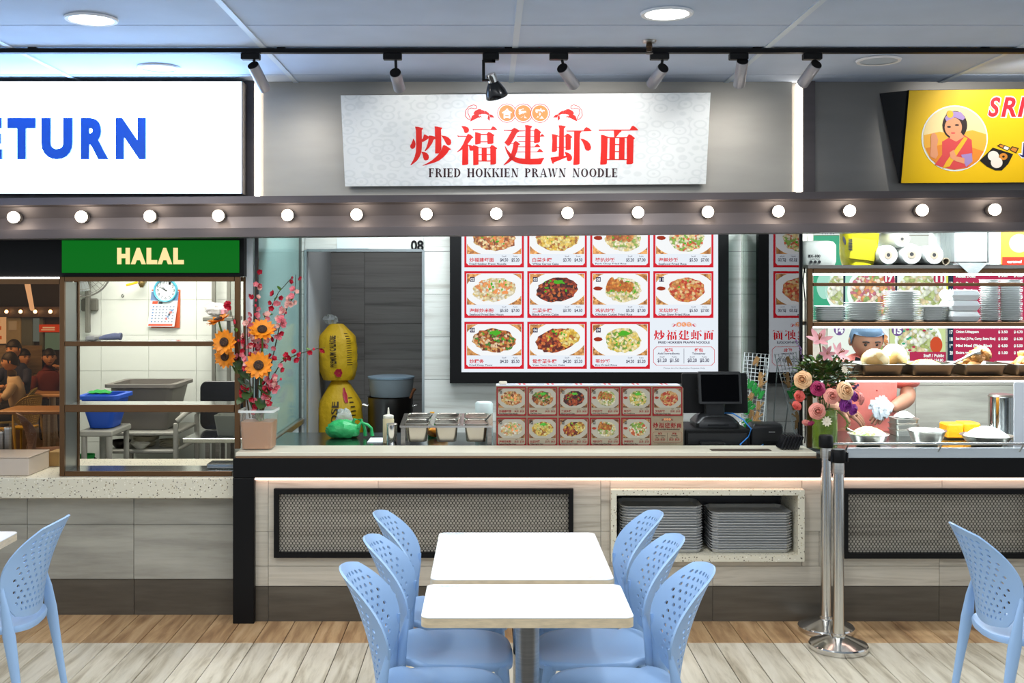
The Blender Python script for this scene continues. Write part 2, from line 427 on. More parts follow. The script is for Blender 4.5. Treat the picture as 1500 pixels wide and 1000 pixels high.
# ------------------------------------------------------------------ ceiling
ceil = MB().box(-5.2, 5.2, -3, 6.2, 2.91, 2.98).build('ceiling', mat('ceiling_shadow_gap', '#3a3f46', .9), kind='structure')
CT = mat('ceiling_tile', '#b7c6dc', .75, noise=(3, .05, (1, 1, 1)), bump=(300, .12))
co = ORG[ceil.name]
ys = [6.2, 5.965, 4.83, 3.69, 2.55]
xs_ = [-4.73, -3.515, -2.30, -1.085, .13, 1.345, 2.56, 3.775]
for j in range(4):
    for i in range(len(xs_)-1):
        MB().box(xs_[i]+.003, xs_[i+1]-.003, ys[j+1]+.0055, ys[j]-.0055, 2.90, 2.909).build('ceiling_tile', CT, ceil)
for x in xs_[1:-1]:
    MB().box(x-.014, x+.014, 2.55, 6.2, 2.894, 2.9).build('ceiling_rail', mat('ceiling_rail_white', '#c4d0dc', .5), ceil)

# ------------------------------------------------------------------ fascia wall above the stalls
TILT = .0078
DF = 6.17
def tilt(mb, k=TILT):
    mb.v = [(x, y, z + k*x) for x, y, z in mb.v]; return mb
wf = MB().box(X(0, DF)-1.6, X(1500, DF)+1.6, DF+.03, DF+.1, 2.05, 2.91).build('wall_fascia', FASCD, kind='structure')
zb = 2.18
MB().box(X(386, DF), X(1160, DF), DF, DF+.028, zb, 2.9).build('fascia_panel', FASC, wf)
MB().box(X(1193, DF), X(1500, DF)+1.5, DF, DF+.028, zb, 2.9).build('fascia_panel', FASCD, wf)
MB().box(X(358, DF), X(374, DF), DF-.03, DF+.028, zb, 2.9).build('mullion', HEAD, wf)
MB().box(X(1174, DF), X(1192, DF), DF-.03, DF+.028, zb, 2.9).build('mullion', HEAD, wf)
for a, b in ((375, 379), (1168, 1173)):
    MB().box(X(a, DF), X(b, DF), DF-.012, DF+.025, zb, 2.89).build('light_strip', emis('fascia_led', '#fff3e2', 10.0), wf)

# header beam with a channel for the bulbs
DH = 5.56
def hz(py): return Z(py, DH)
prof = [(DH+.02, hz(284)), (DH, hz(295)), (DH+.055, hz(297)), (DH+.075, hz(313)), (DH+.055, hz(330)), (DH, hz(331)), (DH, hz(344)), (DH+.16, hz(344)), (DH+.16, hz(300)), (DF-.035, hz(300)), (DF-.035, hz(284))]
hb = MB(); n = len(prof); x0, x1 = X(0, DH)-1.4, X(1500, DH)+1.4
hb.add([(x0, y, z) for y, z in prof] + [(x1, y, z) for y, z in prof],
       [(i, (i+1) % n, (i+1) % n+n, i+n) for i in range(n)] + [tuple(range(n))[::-1], tuple(range(n, 2*n))])
tilt(hb)
header = hb.build('trim_1', HEAD, smooth=25, kind='structure')
bp = [22, 121, 221, 321, 422, 523, 625, 727, 831, 934, 1036, 1139, 1243, 1349, 1455]
for i, px in enumerate(bp):
    d = DH+.03; x = X(px, d); z = Z(313, DH+.03) + TILT*x
    t = thing('globe_bulb', None, 'bulb', (x, DH+.065, z), group='warm bulbs along the header channel')
    where = ['at the left picture edge, below the letter E', 'between the first and second lit bulbs from the edge'][0] if i == 0 else ''
    MB().lathe((0, 0, 0), [(.026, 0), (.026, .022), (.022, .03)], 14).xf(Matrix.Translation((x, DH+.067, z)) @ Matrix.Rotation(PI/2, 4, 'X')).build('bulb_socket', STEEL, t, smooth=30)
    MB().sphere((x, DH+.012, z), .030, 14, 10).build('bulb_globe', BULB, t, smooth=60)
    lm = bpy.data.lights.new('bulb_light', 'POINT'); lm.energy = .9; lm.color = (1, .85, .7); lm.shadow_soft_size = .03
    lo = bpy.data.objects.new('bulb_light', lm); COL.objects.link(lo); lo.parent = t; lo.location = (0, -.11, 0)
    t['label'] = ['leftmost lit globe bulb, under the blue letter E', 'second lit globe bulb from the left edge, under letter U', 'third lit globe bulb from left, under the blue letter N',
        'fourth lit globe bulb from left, above the right half of the green sign', 'fifth lit globe bulb from left, above the flower branches by the glass', 'sixth lit globe bulb from left, above the paper notice over the doorway',
        'seventh lit globe bulb from left, above the number 08', 'eighth lit globe bulb, above the first menu column', 'ninth lit globe bulb, above the second menu column',
        'tenth lit globe bulb, above the third menu column', 'eleventh lit globe bulb, above the right end of the menu board', 'twelfth lit globe bulb, above the glass partition with the menu reflection',
        'fourth lit globe bulb from the right edge, above the yellow bag', 'second lit globe bulb from the right edge, above the clear plastic pack', 'rightmost lit globe bulb, under the yellow sign'][i]
bpy.data.objects['globe_bulb.012']['label'] = 'third lit globe bulb from the right edge, above the yellow bag'

# ------------------------------------------------------------------ tiled walls
def tiles(parent, x0, x1, z0, z1, y, tw, th, m, off=0, zoff=0, t=.008, gap=.003, name='wall_tile', skip=None, stag=0):
    """separate tiles on the front face y of a wall, cut to the rectangle"""
    row = 0; z = z0 - zoff
    while z < z1 - .004:
        a, b = max(z, z0), min(z+th, z1); x = x0 - ((off + row*stag) % tw)
        while x < x1 - .004:
            c, d = max(x, x0), min(x+tw, x1)
            if b-a > .01 and d-c > .01 and not (skip and skip(c, d, a, b)):
                MB().box(c+gap/2, d-gap/2, y-t, y, a+gap/2, b-gap/2).build(name, m, parent)
            x += tw
        z += th; row += 1
DB = 7.28
xl, xr = -1.243, 1.685; xdr = X(621, DB); xdl = X(447, DB); zd = Z(366, DB)
GW = mat('wall_core', '#6c6a66', .8)
wb = MB()
wb.box(xdr, xr+2.9, DB, DB+.08, 0, 2.62); wb.box(xl-.02, xdl, DB, DB+.08, 0, 2.62); wb.box(xdl, xdr, DB, DB+.08, zd, 2.62)
wb = wb.build('wall_back', GW, kind='structure')
tiles(wb, xdr, xr, .62, 2.6, DB-.001, 1.19, .283, STONEW, off=.98, zoff=.06, stag=.6)
tiles(wb, xdl, xdr, zd, 2.6, DB-.001, 1.2, .283, STONEW, off=.2)
tiles(wb, xl, xdl, .62, 2.6, DB-.001, 1.2, .283, STONEW, off=.2, zoff=.06)
tiles(wb, xr, xr+2.8, .62, 2.6, DB-.001, .72, .283, GREYT, off=.28, zoff=.1)
# doorway trim
MB().box(xdl-.004, xdl+.012, DB-.02, DB+.05, .6, zd).build('door_frame', mat('aluminium', '#a9b0b3', .35, .8), wb)
MB().box(xdr-.012, xdr+.004, DB-.02, DB+.05, .6, zd).build('door_frame', MATS['aluminium'], wb)
MB().box(xdl+.013, xdr-.013, DB-.02, DB+.05, zd-.012, zd+.006).build('door_frame', MATS['aluminium'], wb)
# back room seen through the doorway
DN = 8.49
nb = MB(); nb.box(xdl-.1, xdr+.7, DN, DN+.08, 0, 2.6); nb = nb.build('wall_store_back', GW, kind='structure')
tiles(nb, xdl-.02, xdr+.6, .4, 2.5, DN-.001, .78, .276, STONED, off=.5, zoff=.05)
ns = MB().box(xdl-.1, xdl, DB+.09, DN-.01, 0, 2.6).build('wall_store_left', mat('store_side_wall', '#a7abac', .6), kind='structure')
MB().box(xdl-.1, xdr+.7, DB+.081, DN+.08, 2.6, 2.66).build('ceiling_store', WHITE, kind='structure')
MB().box(xdr+.7, xdr+.78, DB+.081, DN+.08, 0, 2.6).build('wall_store_right', GW, kind='structure')
MB().box(xdl-.1, xdr+.8, 6.61, DN+.08, -.08, 0).build('floor_store', mat('store_floor', '#4a4744', .7), kind='structure')
# ceilings of the stalls
MB().box(-3.1, 4.6, 6.28, DB+.5, 2.63, 2.70).build('ceiling_stalls', mat('stall_ceiling', '#cfd4d4', .7), kind='structure')
# partition on the left: wall, glass sheet and rail
wl = MB().box(-1.300, -1.262, 5.86, 7.75, 0, 2.13).build('wall_partition', mat('partition_pale', '#e4ebeb', .4), kind='structure')
gp = thing('glass_partition', 'clear glass sheet with steel bottom rail left of doorway', 'glass partition', (xl, 5.9, .83))
MB().box(xl-.008, xl, 5.89, 7.26, .872, 2.13).build('glass_pane', GLASSM, gp)
MB().box(xl-.018, xl+.022, 5.89, 7.26, .835, .871).build('bottom_rail', STEEL, gp, bevel=.004)
MB().box(xl-.012, xl+.006, 5.872, 5.889, .835, 2.13).build('edge_strip', DARKG, gp)
gp = thing('glass_partition', 'clear glass sheet mirroring the lit menu board, right of the till', 'glass partition', (xr, 5.9, .83))
MB().box(xr, xr+.008, 5.91, 7.26, .87, 2.13).build('glass_pane', glass('mirror_glass', '#e6f5f1', 0, .9, 1.5), gp)
MB().box(xr-.004, xr+.012, 5.892, 5.909, .86, 2.13).build('edge_strip', BLACK, gp)

# ------------------------------------------------------------------ front counter
CF = 5.65; TF = 5.69
ct = thing('counter', 'long black framed stall counter faced with streaked stone tiles', 'counter', (.8, CF, 0))
xa = X(341, CF); xb = X(372, CF); xe = X(1500, CF)+1.2
z_top = Z(671, CF); z_bot = Z(700, CF)
MB().box(xa, xb, CF, 6.3, 0, z_bot).build('end_post', BLACK, ct, bevel=.003)
MB().box(xa, xe, CF, CF+.25, z_bot, z_top).build('top_band', BLACK, ct, bevel=.003)
MB().box(xb+.003, xe, CF+.012, CF+.03, z_bot-.012, z_bot-.001).build('light_strip', LEDP, ct)
nx0, nx1 = X(895, CF), X(1178, CF); nz0, nz1 = Z(822, CF), Z(717, CF)
core = MB(); core.box(xb, nx0, TF+.01, TF+.03, 0, z_bot); core.box(nx1, xe, TF+.01, TF+.03, 0, z_bot)
core.box(nx0, nx1, TF+.01, TF+.03, 0, nz0); core.box(nx0, nx1, TF+.01, TF+.03, nz1, z_bot); core.build('core', GW, ct)
def czt(py): return Z(py, TF)
rows = [(858, 829, [393, 712, 1044, 1376]), (829, 778, [393, 558, 880, 1200, 1376]), (778, 700, [393, 554, 880, 1212, 1380])]
for (pb, pt, js) in rows:
    e = [372.5] + js + [1740]
    for i in range(len(e)-1):
        c, d = X(e[i], TF), X(e[i+1], TF); a, b = czt(pb), min(czt(pt), z_bot-.002)
        # cut around the tray niche
        segs = [(c, d, a, b)]
        if c < nx1 and d > nx0 and a < nz1 and b > nz0:
            segs = []
            if c < nx0: segs.append((c, nx0, a, b))
            if d > nx1: segs.append((nx1, d, a, b))
            if a < nz0: segs.append((max(c, nx0), min(d, nx1), a, nz0))
            if b > nz1: segs.append((max(c, nx0), min(d, nx1), nz1, b))
        for (p, q, r, s_) in segs:
            if q-p > .012 and s_-r > .012: MB().box(p+.0012, q-.0012, TF, TF+.01, r+.0012, s_-.0012).build('tile', STONE, ct)
for p, q in ((372.5, 393), (393, 712), (712, 1044), (1044, 1376), (1376, 1740)):
    MB().box(X(p, TF)+.001, X(q, TF)-.001, TF+.002, TF+.01, 0, czt(858)-.002).build('skirting', SKIRT, ct)
# tray niche
nf = MB()
fr = S(8, CF)
nf.box(nx0, nx1, CF-.008, TF+.30, nz1-fr, nz1); nf.box(nx0, nx1, CF-.008, TF+.30, nz0, nz0+fr*1.15)
nf.box(nx0, nx0+fr, CF-.008, TF+.30, nz0+fr*1.15, nz1-fr); nf.box(nx1-fr*1.2, nx1, CF-.008, TF+.30, nz0+fr*1.15, nz1-fr)
nf.build('niche_frame', TERR, ct)
MB().box(nx0+fr, nx1-fr*1.2, TF+.285, TF+.30, nz0+fr, nz1-fr).build('niche_back', DARKG, ct)
# hex mesh grilles
def grille(p0, p1, q0, q1):
    y = CF+.008
    g0, g1, h0, h1 = X(p0, y), X(p1, y), Z(q1, y), Z(q0, y); f = S(7.5, y)
    fr_ = MB(); fr_.box(g0, g1, y, y+.03, h1-f, h1); fr_.box(g0, g1, y, y+.03, h0, h0+f); fr_.box(g0, g0+f*.9, y, y+.03, h0+f, h1-f); fr_.box(g1-f*.9, g1, y, y+.03, h0+f, h1-f)
    fo = fr_.build('grille_frame', BLACK, ct)
    cw, ch = S(5.0, y), S(7.4, y); w = .0036
    m = MB(); nc = int((g1-g0-2*f)/cw)+1; nr = int((h1-h0-2*f)/ch*2)+1
    yy = y+.016
    for r in range(nr+1):                      # zigzag strands, alternate rows mirrored
        vs = []; fs = []
        zc = h0+f+r*ch/2
        for i in range(2*nc+1):
            x = g0+f*.9+i*cw/2
            if x > g1-f*.9: break
            zz = zc + ((i + r) % 2 - .5)*ch*.36
            vs += [(x, yy, zz-w/2), (x, yy, zz+w/2)]
        for i in range(len(vs)//2-1): fs.append((2*i, 2*i+2, 2*i+3, 2*i+1))
        m.add(vs, fs)
    for r in range(nr):                        # short uprights between strands
        for i in range(2*nc+1):
            x = g0+f*.9+i*cw/2
            if x > g1-f*.9 or (i+r) % 2 == 0: continue
            za = h0+f+r*ch/2+ch*.18; zb_ = h0+f+(r+1)*ch/2-ch*.18
            if zb_-za < .001: za, zb_ = h0+f+r*ch/2+ch*.1, h0+f+(r+1)*ch/2-ch*.1
            m.add([(x-w/2, yy, za-.004), (x+w/2, yy, za-.004), (x+w/2, yy, zb_+.004), (x-w/2, yy, zb_+.004)], [(0, 1, 2, 3)])
    m.build('mesh_screen', mat('black_wire', '#161514', .4, .5), ct, kind='stuff')
grille(401, 840, 716, 817); grille(1236, 1512, 716, 818)
# laminate strip and stainless worktop
wt = thing('countertop', 'cream laminate and stainless worktop on the black counter', 'worktop', (.2, CF, z_top))
MB().box(X(345, CF), X(1196, CF), CF, CF+.012, z_top+.001, z_top+.010).build('edge_band', mat('edge_brown', '#7c5f45', .5), wt)
MB().box(X(345, CF), X(1196, CF), CF+.002, 5.90, z_top+.010, z_top+.03).build('laminate_strip', mat('cream_laminate', '#d8d1bd', .35), wt, bevel=.002)
MB().box(xl+.03, xr-.01, 5.905, 6.55, z_top-.02, z_top+.012).build('steel_top', mat('worktop_steel', '#a6abaa', .18, 1), wt)
ZT = z_top+.031; ZW = z_top+.0125
# left counter
lc = thing('tray_counter', 'grey tiled counter with speckled terrazzo top at left', 'counter', (-2.2, 5.72, 0))
xL = -3.4; xR = xa-.004
zt1, zt0 = Z(700, 5.72), Z(730, 5.72)
MB().box(xL, xR, 5.72, 6.36, zt0, zt1).build('terrazzo_top', TERR, lc, bevel=.004)
MB().box(xL, xR, 5.82, 6.0, .0, zt0).build('core', GW, lc)
e = [-3.4, X(40, 5.8), X(196, 5.8), xR]
for i in range(3):
    for a, b, m in ((0, Z(848, 5.8), SKIRT), (Z(848, 5.8), Z(768, 5.8), GREYT), (Z(768, 5.8), zt0, GREYT)):
        MB().box(e[i]+.0015, e[i+1]-.0015, 5.80 + (.004 if m is SKIRT else 0), 5.82, a+.0015, b-.0015).build('skirting' if m is SKIRT else 'tile', m, lc)
# ------------------------------------------------------------------ logo lettering (strokes on a 1000-unit square)
GL = [
 (596, [[(127,360),(165,420),(175,470),(165,530),(135,560),(100,568),(70,540),(65,505),(90,460),(115,400)],
  [(163,125),(230,130),(322,155),(320,170),(296,195),(298,380),(300,450),(296,560),(285,640),(255,720),(200,800),(140,850),(85,888),(70,885),(120,800),(155,720),(178,620),(185,500),(180,400),(178,200),(165,140)],
  [(290,405),(300,375),(320,350),(340,280),(370,285),(430,318),(425,365),(380,395),(310,435)],
  [(425,318),(450,300),(500,305),(562,325),(562,370),(530,385),(500,460),(440,545),(370,612),(350,608),(385,540),(415,450),(430,375)],
  [(548,122),(600,125),(700,148),(698,162),(676,185),(680,300),(685,575),(640,655),(565,658),(558,640),(565,400),(555,300),(555,160)],
  [(678,300),(760,310),(830,345),(870,390),(880,440),(865,480),(830,498),(795,485),(770,450),(735,380),(695,325)],
  [(283,622),(350,628),(400,650),(430,690),(438,740),(420,780),(375,797),(340,780),(325,740),(310,670)],
  [(735,488),(780,505),(878,572),(870,580),(835,592),(800,650),(720,735),(640,795),(540,840),(430,870),(310,902),(320,888),(400,850),(500,790),(590,710),(640,655),(690,575),(715,500)]]),
 (664, [[(160,115),(240,120),(295,145),(315,190),(300,235),(250,258),(220,240),(205,185)],
  [(80,300),(95,300),(110,308),(260,308),(265,320),(250,325),(110,325),(95,330)],
  [(300,270),(345,285),(400,340),(395,348),(370,355),(340,400),(285,470),(300,490),(295,530),(298,865),(270,880),(190,888),(175,880),(180,575),(140,600),(80,632),(72,625),(130,570),(190,480),(230,390),(262,315),(280,280)],
  [(290,485),(340,490),(390,515),(392,600),(340,605),(322,580),(312,520)],
  [(380,178),(395,178),(410,178),(740,178),(780,118),(820,135),(868,185),(860,190),(410,192),(395,200)],
  [(432,232),(480,240),(545,262),(540,462),(480,475),(440,482),(432,470)],
  [(665,265),(695,230),(730,240),(820,295),(795,315),(795,455),(760,468),(690,470),(678,462)],
  [(540,268),(680,268),(680,290),(540,290)], [(535,418),(685,418),(685,434),(535,434)],
  [(388,490),(440,500),(500,525),(500,875),(460,885),(395,888),(392,600),(388,600)],
  [(722,540),(755,490),(790,497),(870,550),(868,562),(848,575),(848,855),(820,872),(735,878),(732,560)],
  [(562,545),(662,545),(662,800),(562,800)], [(498,540),(735,540),(735,554),(498,554)], [(498,672),(735,672),(735,688),(498,688)], [(498,795),(735,795),(735,815),(498,815)]]),
 (732, [[(80,193),(95,185),(110,190),(230,190),(285,150),(330,165),(385,200),(505,203),(505,216),(385,222),(340,250),(230,450),(190,500),(160,505),(95,445),(100,430),(140,380),(235,215),(110,205),(95,212)],
  [(205,458),(275,458),(275,470),(205,470)],
  [(310,408),(350,425),(400,470),(395,485),(370,495),(350,600),(305,720),(240,790),(170,845),(85,888),(72,882),(130,820),(190,745),(230,650),(260,540),(275,440)],
  [(110,510),(150,580),(225,665),(300,725),(400,752),(500,760),(610,762),(740,758),(882,740),(880,750),(850,800),(820,865),(800,870),(600,875),(450,865),(380,855),(300,825),(230,780),(190,735),(150,660),(120,590),(100,520)],
  [(498,98),(550,95),(642,118),(640,130),(612,160),(610,765),(500,765),(505,250),(510,160)],
  [(605,203),(685,203),(685,216),(605,216)], [(680,215),(685,190),(712,160),(760,180),(822,238),(800,262),(797,420),(775,440),(695,452),(678,445)],
  [(605,312),(685,312),(685,325),(605,325)], [(793,310),(810,300),(835,270),(860,285),(890,320),(793,325)],
  [(335,312),(350,310),(508,312),(508,325),(350,328)], [(370,416),(505,416),(505,430),(370,430)], [(605,418),(685,418),(685,430),(605,430)],
  [(362,518),(505,518),(505,532),(362,532)], [(605,520),(690,520),(735,468),(765,480),(808,530),(605,533)],
  [(345,620),(505,620),(505,633),(345,633)], [(605,620),(740,618),(785,562),(820,580),(868,630),(605,633)]]),
 (800, [[(245,100),(300,98),(388,122),(385,135),(352,165),(350,690),(345,705),(395,700),(410,730),(150,835),(145,862),(130,862),(115,835),(85,745),(90,735),(245,715),(255,500),(258,250),(260,170)],
  [(112,272),(170,278),(258,308),(258,322),(215,322),(215,600),(180,625),(125,630),(112,615),(122,400)],
  [(213,525),(258,525),(258,540),(213,540)], [(348,525),(388,525),(388,540),(348,540)],
  [(350,308),(385,295),(410,262),(450,272),(515,325),(510,345),(488,355),(487,575),(450,590),(385,590),(382,322),(350,322)],
  [(365,625),(430,640),(480,670),(512,720),(512,770),(480,805),(440,812),(410,790),(408,745),(385,680)],
  [(390,203),(410,205),(740,203),(765,155),(800,133),(850,158),(905,212),(895,218),(700,222),(672,265),(665,360),(662,860),(640,875),(545,888),(535,870),(550,700),(553,225),(410,225)],
  [(663,358),(740,372),(810,405),(865,460),(890,530),(880,580),(840,605),(800,600),(770,570),(755,510),(720,430),(685,380)]]),
 (870, [[(88,183),(710,183),(745,125),(772,108),(815,130),(878,190),(870,200),(545,205),(535,228),(515,240),(435,335),(435,345),(400,345),(392,205),(120,208),(100,210)],
  [(140,288),(190,292),(290,330),(270,345),(258,780),(255,855),(225,872),(130,878),(122,865),(138,600)],
  [(650,335),(690,275),(740,295),(810,350),(808,365),(785,380),(775,850),(740,868),(655,872),(640,855),(650,770)],
  [(270,334),(665,334),(665,352),(270,352)], [(310,345),(420,345),(416,778),(303,778)], [(500,345),(610,345),(602,778),(490,778)],
  [(253,768),(655,768),(655,785),(253,785)], [(416,470),(503,470),(503,488),(416,488)], [(415,608),(497,608),(497,627),(415,627)]])]
def logo(mb, fn, m, which=range(5)):
    """the five characters; fn maps photo-space sign coordinates (596-944, 176-250) to a point"""
    for ox, polys in [GL[i] for i in which]:
        for q in polys:
            pts = [fn(ox+a*.074, 176+b*.074) for a, b in q]
            mb.add(pts, [tuple(range(len(pts)))], m)
PRAWN = [[(118,248),(135,200),(165,180),(200,195),(205,210),(170,225),(140,240)], [(150,165),(170,140),(190,170),(195,190),(165,178)],
  [(175,138),(205,125),(220,170),(200,180)], [(210,122),(235,125),(245,165),(225,172)], [(242,130),(268,138),(272,168),(250,168)],
  [(275,138),(300,148),(298,172),(276,168)], [(300,150),(325,165),(318,182),(300,174)], [(325,178),(360,185),(385,210),(345,208)], [(318,190),(335,210),(330,245),(312,225)],
  [(200,205),(212,200),(222,216),(218,218)], [(215,200),(226,194),(240,208),(236,210)]]
ANT = [(112,240),(75,225),(50,190),(58,130),(95,85),(150,66),(182,80),(185,104),(160,112),(120,102),(86,120),(82,160),(112,230)]
def prawns(mb, fn, m):
    for mir in (0, 1):
        g = lambda a, b: fn(675+(1456-a if mir else a)/7.895, 145+b/7.895)
        for q in PRAWN:
            cx = sum(p[0] for p in q)/len(q); cy = sum(p[1] for p in q)/len(q)
            mb.add([g(cx+(p[0]-cx)*1.22, cy+(p[1]-cy)*1.3) for p in q], [tuple(range(len(q)))], m)
        for i in range(len(ANT)-1):
            (a, b), (c, d) = ANT[i], ANT[i+1]; L_ = math.hypot(c-a, d-b); nx, ny = -(d-b)/L_*3.6, (c-a)/L_*3.6
            mb.add([g(a+nx, b+ny), g(c+nx, d+ny), g(c-nx, d-ny), g(a-nx, b-ny)], [(0, 1, 2, 3)], m)
def discs(mb, fn, mo, mw, mr):
    """three orange discs with white characters"""
    for i, (cx, ch) in enumerate(((742.5, '合'), (766.5, '家'), (791, '欢'))):
        for r, m, k in ((14, mr, 0), (13.2, mw, 1), (11.6, mo, 2)):
            mb.add([fn(cx+r*math.cos(a*PI/14), 165.5+r*math.sin(a*PI/14), i*3+k) for a in range(28)], [tuple(range(28))], m)
        mb.text(ch, cx-7.5, cx+7.5, -173.2, -158.2, 0, mw, bold=.045, fn=lambda x, z: fn(x, -z, 9+i))
# slab-serif capitals from strokes: (x0,x1,y0,y1) boxes or polygons on a unit cell
def serif_caps(mb, string, x0, x1, z0, z1, m, fn):
    T = .2; t = .075
    def stem(x, a=0, b=1, w=T): return [[(x, a), (x+w, a), (x+w, b), (x, b)], [(x-.07, a), (x+w+.07, a), (x+w+.07, a+t), (x-.07, a+t)], [(x-.07, b-t), (x+w+.07, b-t), (x+w+.07, b), (x-.07, b)]]
    def bx(a, b, c, d): return [(a, c), (b, c), (b, d), (a, d)]
    def bowl(cx, cy, rx, ry, a0, a1, tk):
        n = 12; out = []
        for i in range(n):
            a, b = a0+(a1-a0)*i/n, a0+(a1-a0)*(i+1)/n
            out.append([(cx+rx*math.cos(a), cy+ry*math.sin(a)), (cx+rx*math.cos(b), cy+ry*math.sin(b)),
                        (cx+(rx-tk)*math.cos(b), cy+(ry-t)*math.sin(b)), (cx+(rx-tk)*math.cos(a), cy+(ry-t)*math.sin(a))])
        return out
    E = stem(.07) + [bx(.2, .62, .925, 1), bx(.2, .62, 0, t), bx(.2, .5, .47, .54), bx(.56, .62, .75, 1), bx(.56, .62, 0, .25), bx(.45, .5, .38, .64)]
    D = {'F': (.66, stem(.07) + [bx(.2, .62, .925, 1), bx(.56, .62, .75, 1), bx(.2, .5, .47, .54), bx(.45, .5, .38, .64)]),
         'E': (.68, E), 'L': (.64, stem(.07) + [bx(.2, .6, 0, t), bx(.54, .6, 0, .28)]), 'I': (.36, stem(.08)),
         'D': (.80, stem(.07) + bowl(.27, .5, .48, .5, -PI/2, PI/2, T)), 'O': (.86, bowl(.43, .5, .41, .5, 0, 2*PI, T)),
         'P': (.70, stem(.07) + bowl(.27, .735, .38, .265, -PI/2, PI/2, T*.9)),
         'R': (.80, stem(.07) + bowl(.27, .735, .37, .265, -PI/2, PI/2, T*.9) + [[(.34, .48), (.54, .48), (.78, .04), (.82, 0), (.6, 0)]]),
         'H': (.86, stem(.07) + stem(.59) + [bx(.2, .62, .47, .54)]),
         'K': (.84, stem(.07) + [[(.25, .42), (.3, .5), (.66, .95), (.72, .95)], [(.36, .55), (.5, .63), (.82, .04), (.6, .04)], bx(.54, .84, .93, 1), bx(.54, .86, 0, t)]),
         'N': (.88, [bx(.14, .2, 0, 1), bx(.7, .76, 0, 1), [(.07, 1), (.3, 1), (.76, .02), (.7, 0), (.6, 0)], bx(.03, .3, 0, t), bx(.6, .86, .93, 1)]),
         'A': (.84, [[(.4, 1), (.5, 1), (.82, 0), (.6, 0)], [(.38, 1), (.44, .95), (.16, 0), (.1, 0)], bx(.22, .62, .28, .345), bx(.0, .26, 0, t), bx(.52, .86, 0, t)]),
         'W': (1.12, [[(.06, 1), (.26, 1), (.42, .1), (.36, 0), (.3, 0)], [(.36, 0), (.42, .1), (.6, 1), (.54, 1)], [(.5, 1), (.68, 1), (.84, .1), (.78, 0), (.7, 0)], [(.78, 0), (.84, .1), (1.04, 1), (.98, 1)], bx(0, .3, .93, 1), bx(.88, 1.12, .93, 1)])}
    tot = sum(D[c][0]+.1 if c != ' ' else .62 for c in string); k = (x1-x0)/tot; x = x0
    for c in string:
        if c == ' ': x += .62*k; continue
        w, polys = D[c]
        for q in polys: mb.add([fn(x+a*k, z0+b*(z1-z0)) for a, b in q], [tuple(range(len(q)))], m)
        x += (w+.1)*k

# ------------------------------------------------------------------ signs over the stalls
class Plane:
    """a sign face leaning out at the top; maps photo coordinates onto it"""
    def __init__(s, py_top, d_top, py_bot, d_bot):
        zt, zb_ = Z(py_top, d_top), Z(py_bot, d_bot); s.k = (d_top-d_bot)/(zt-zb_); s.y0 = d_bot - s.k*zb_
        nrm = Vector((0, 1, -s.k)).normalized(); s.n = -nrm
    def at(s, px, py, lift=0):
        d = (s.y0+H*s.k)/(1+s.k*(py-418)/1600)
        return tuple(Vector((X(px, d), d, Z(py, d))) + s.n*lift)
def panel(P, quad, thick, mb, mf=0, ms=1):
    f = [P.at(*q) for q in quad]; b = [tuple(Vector(p) - P.n*thick) for p in f]
    mb.add(f, [(0, 1, 2, 3)], mf); mb.add(f+b, [(i, i+4, (i+1) % 4+4, (i+1) % 4) for i in range(4)] + [(7, 6, 5, 4)], ms)
SP = Plane(138, 5.98, 271, 6.10)
sg = thing('stall_sign', 'white patterned stall sign with red characters and prawn emblems', 'sign', (X(770, 6.1), 6.1, Z(271, 6.1)))
sw = mat('sign_white', '#f0f3f2', .45)
def cloud_mat():
    m, N, L, B = new_mat('sign_print')
    tc = N.new('ShaderNodeTexCoord'); mp = N.new('ShaderNodeMapping'); mp.inputs['Scale'].default_value = (1, 0, 1.7); L.new(tc.outputs['Object'], mp.inputs[0])
    v = N.new('ShaderNodeTexVoronoi'); v.inputs['Scale'].default_value = 13; v.inputs['Randomness'].default_value = .6; L.new(mp.outputs[0], v.inputs['Vector'])
    mu = N.new('ShaderNodeMath'); mu.operation = 'MULTIPLY'; mu.inputs[1].default_value = 17; L.new(v.outputs['Distance'], mu.inputs[0])
    sn = N.new('ShaderNodeMath'); sn.operation = 'SINE'; L.new(mu.outputs[0], sn.inputs[0])
    rp = N.new('ShaderNodeValToRGB'); rp.color_ramp.elements[0].position = .0; rp.color_ramp.elements[0].color = lin('#f1f4f3'); rp.color_ramp.elements[1].position = .9; rp.color_ramp.elements[1].color = lin('#e7ebea')
    L.new(sn.outputs[0], rp.inputs[0]); L.new(rp.outputs[0], B.inputs['Base Color']); B.inputs['Roughness'].default_value = .4
    return m
mb = MB(); panel(SP, [(499, 139.5), (505.5, 273), (1034, 269.5), (1041, 135.5)], .03, mb)
mb.build('sign_board', [cloud_mat(), mat('sign_edge', '#5a5048', .5)], sg)
RED = mat('sign_red', '#e2231a', .45); OR = mat('sign_orange', '#f39a54', .45); DBR = mat('sign_dark', '#3b2226', .45)
for i in range(5): mb = MB(); logo(mb, lambda a, b: SP.at(a, b, .003), 0, [i]); mb.build('red_character', RED, sg, kind='stuff')
mb = MB(); prawns(mb, lambda a, b: SP.at(a, b, .003), 0); mb.build('prawn_emblems', RED, sg, kind='stuff')
mb = MB(); discs(mb, lambda a, b, k=0: SP.at(a, b, .003+.0012*k), 0, 1, 2); mb.build('disc_emblems', [OR, sw, RED], sg, kind='stuff')
mb = MB(); serif_caps(mb, 'FRIED HOKKIEN PRAWN NOODLE', 628, 906, -259.3, -246.3, 0, lambda x, z: SP.at(x, -z, .003)); mb.build('dark_lettering', DBR, sg, kind='stuff')
mb = MB()
for px in (540, 1000): mb.tube([SP.at(px, 150, -.035), (X(px, 6.1), DF-.001, Z(150, DF))], .008, 6)
mb.build('bracket', DARKG, sg)

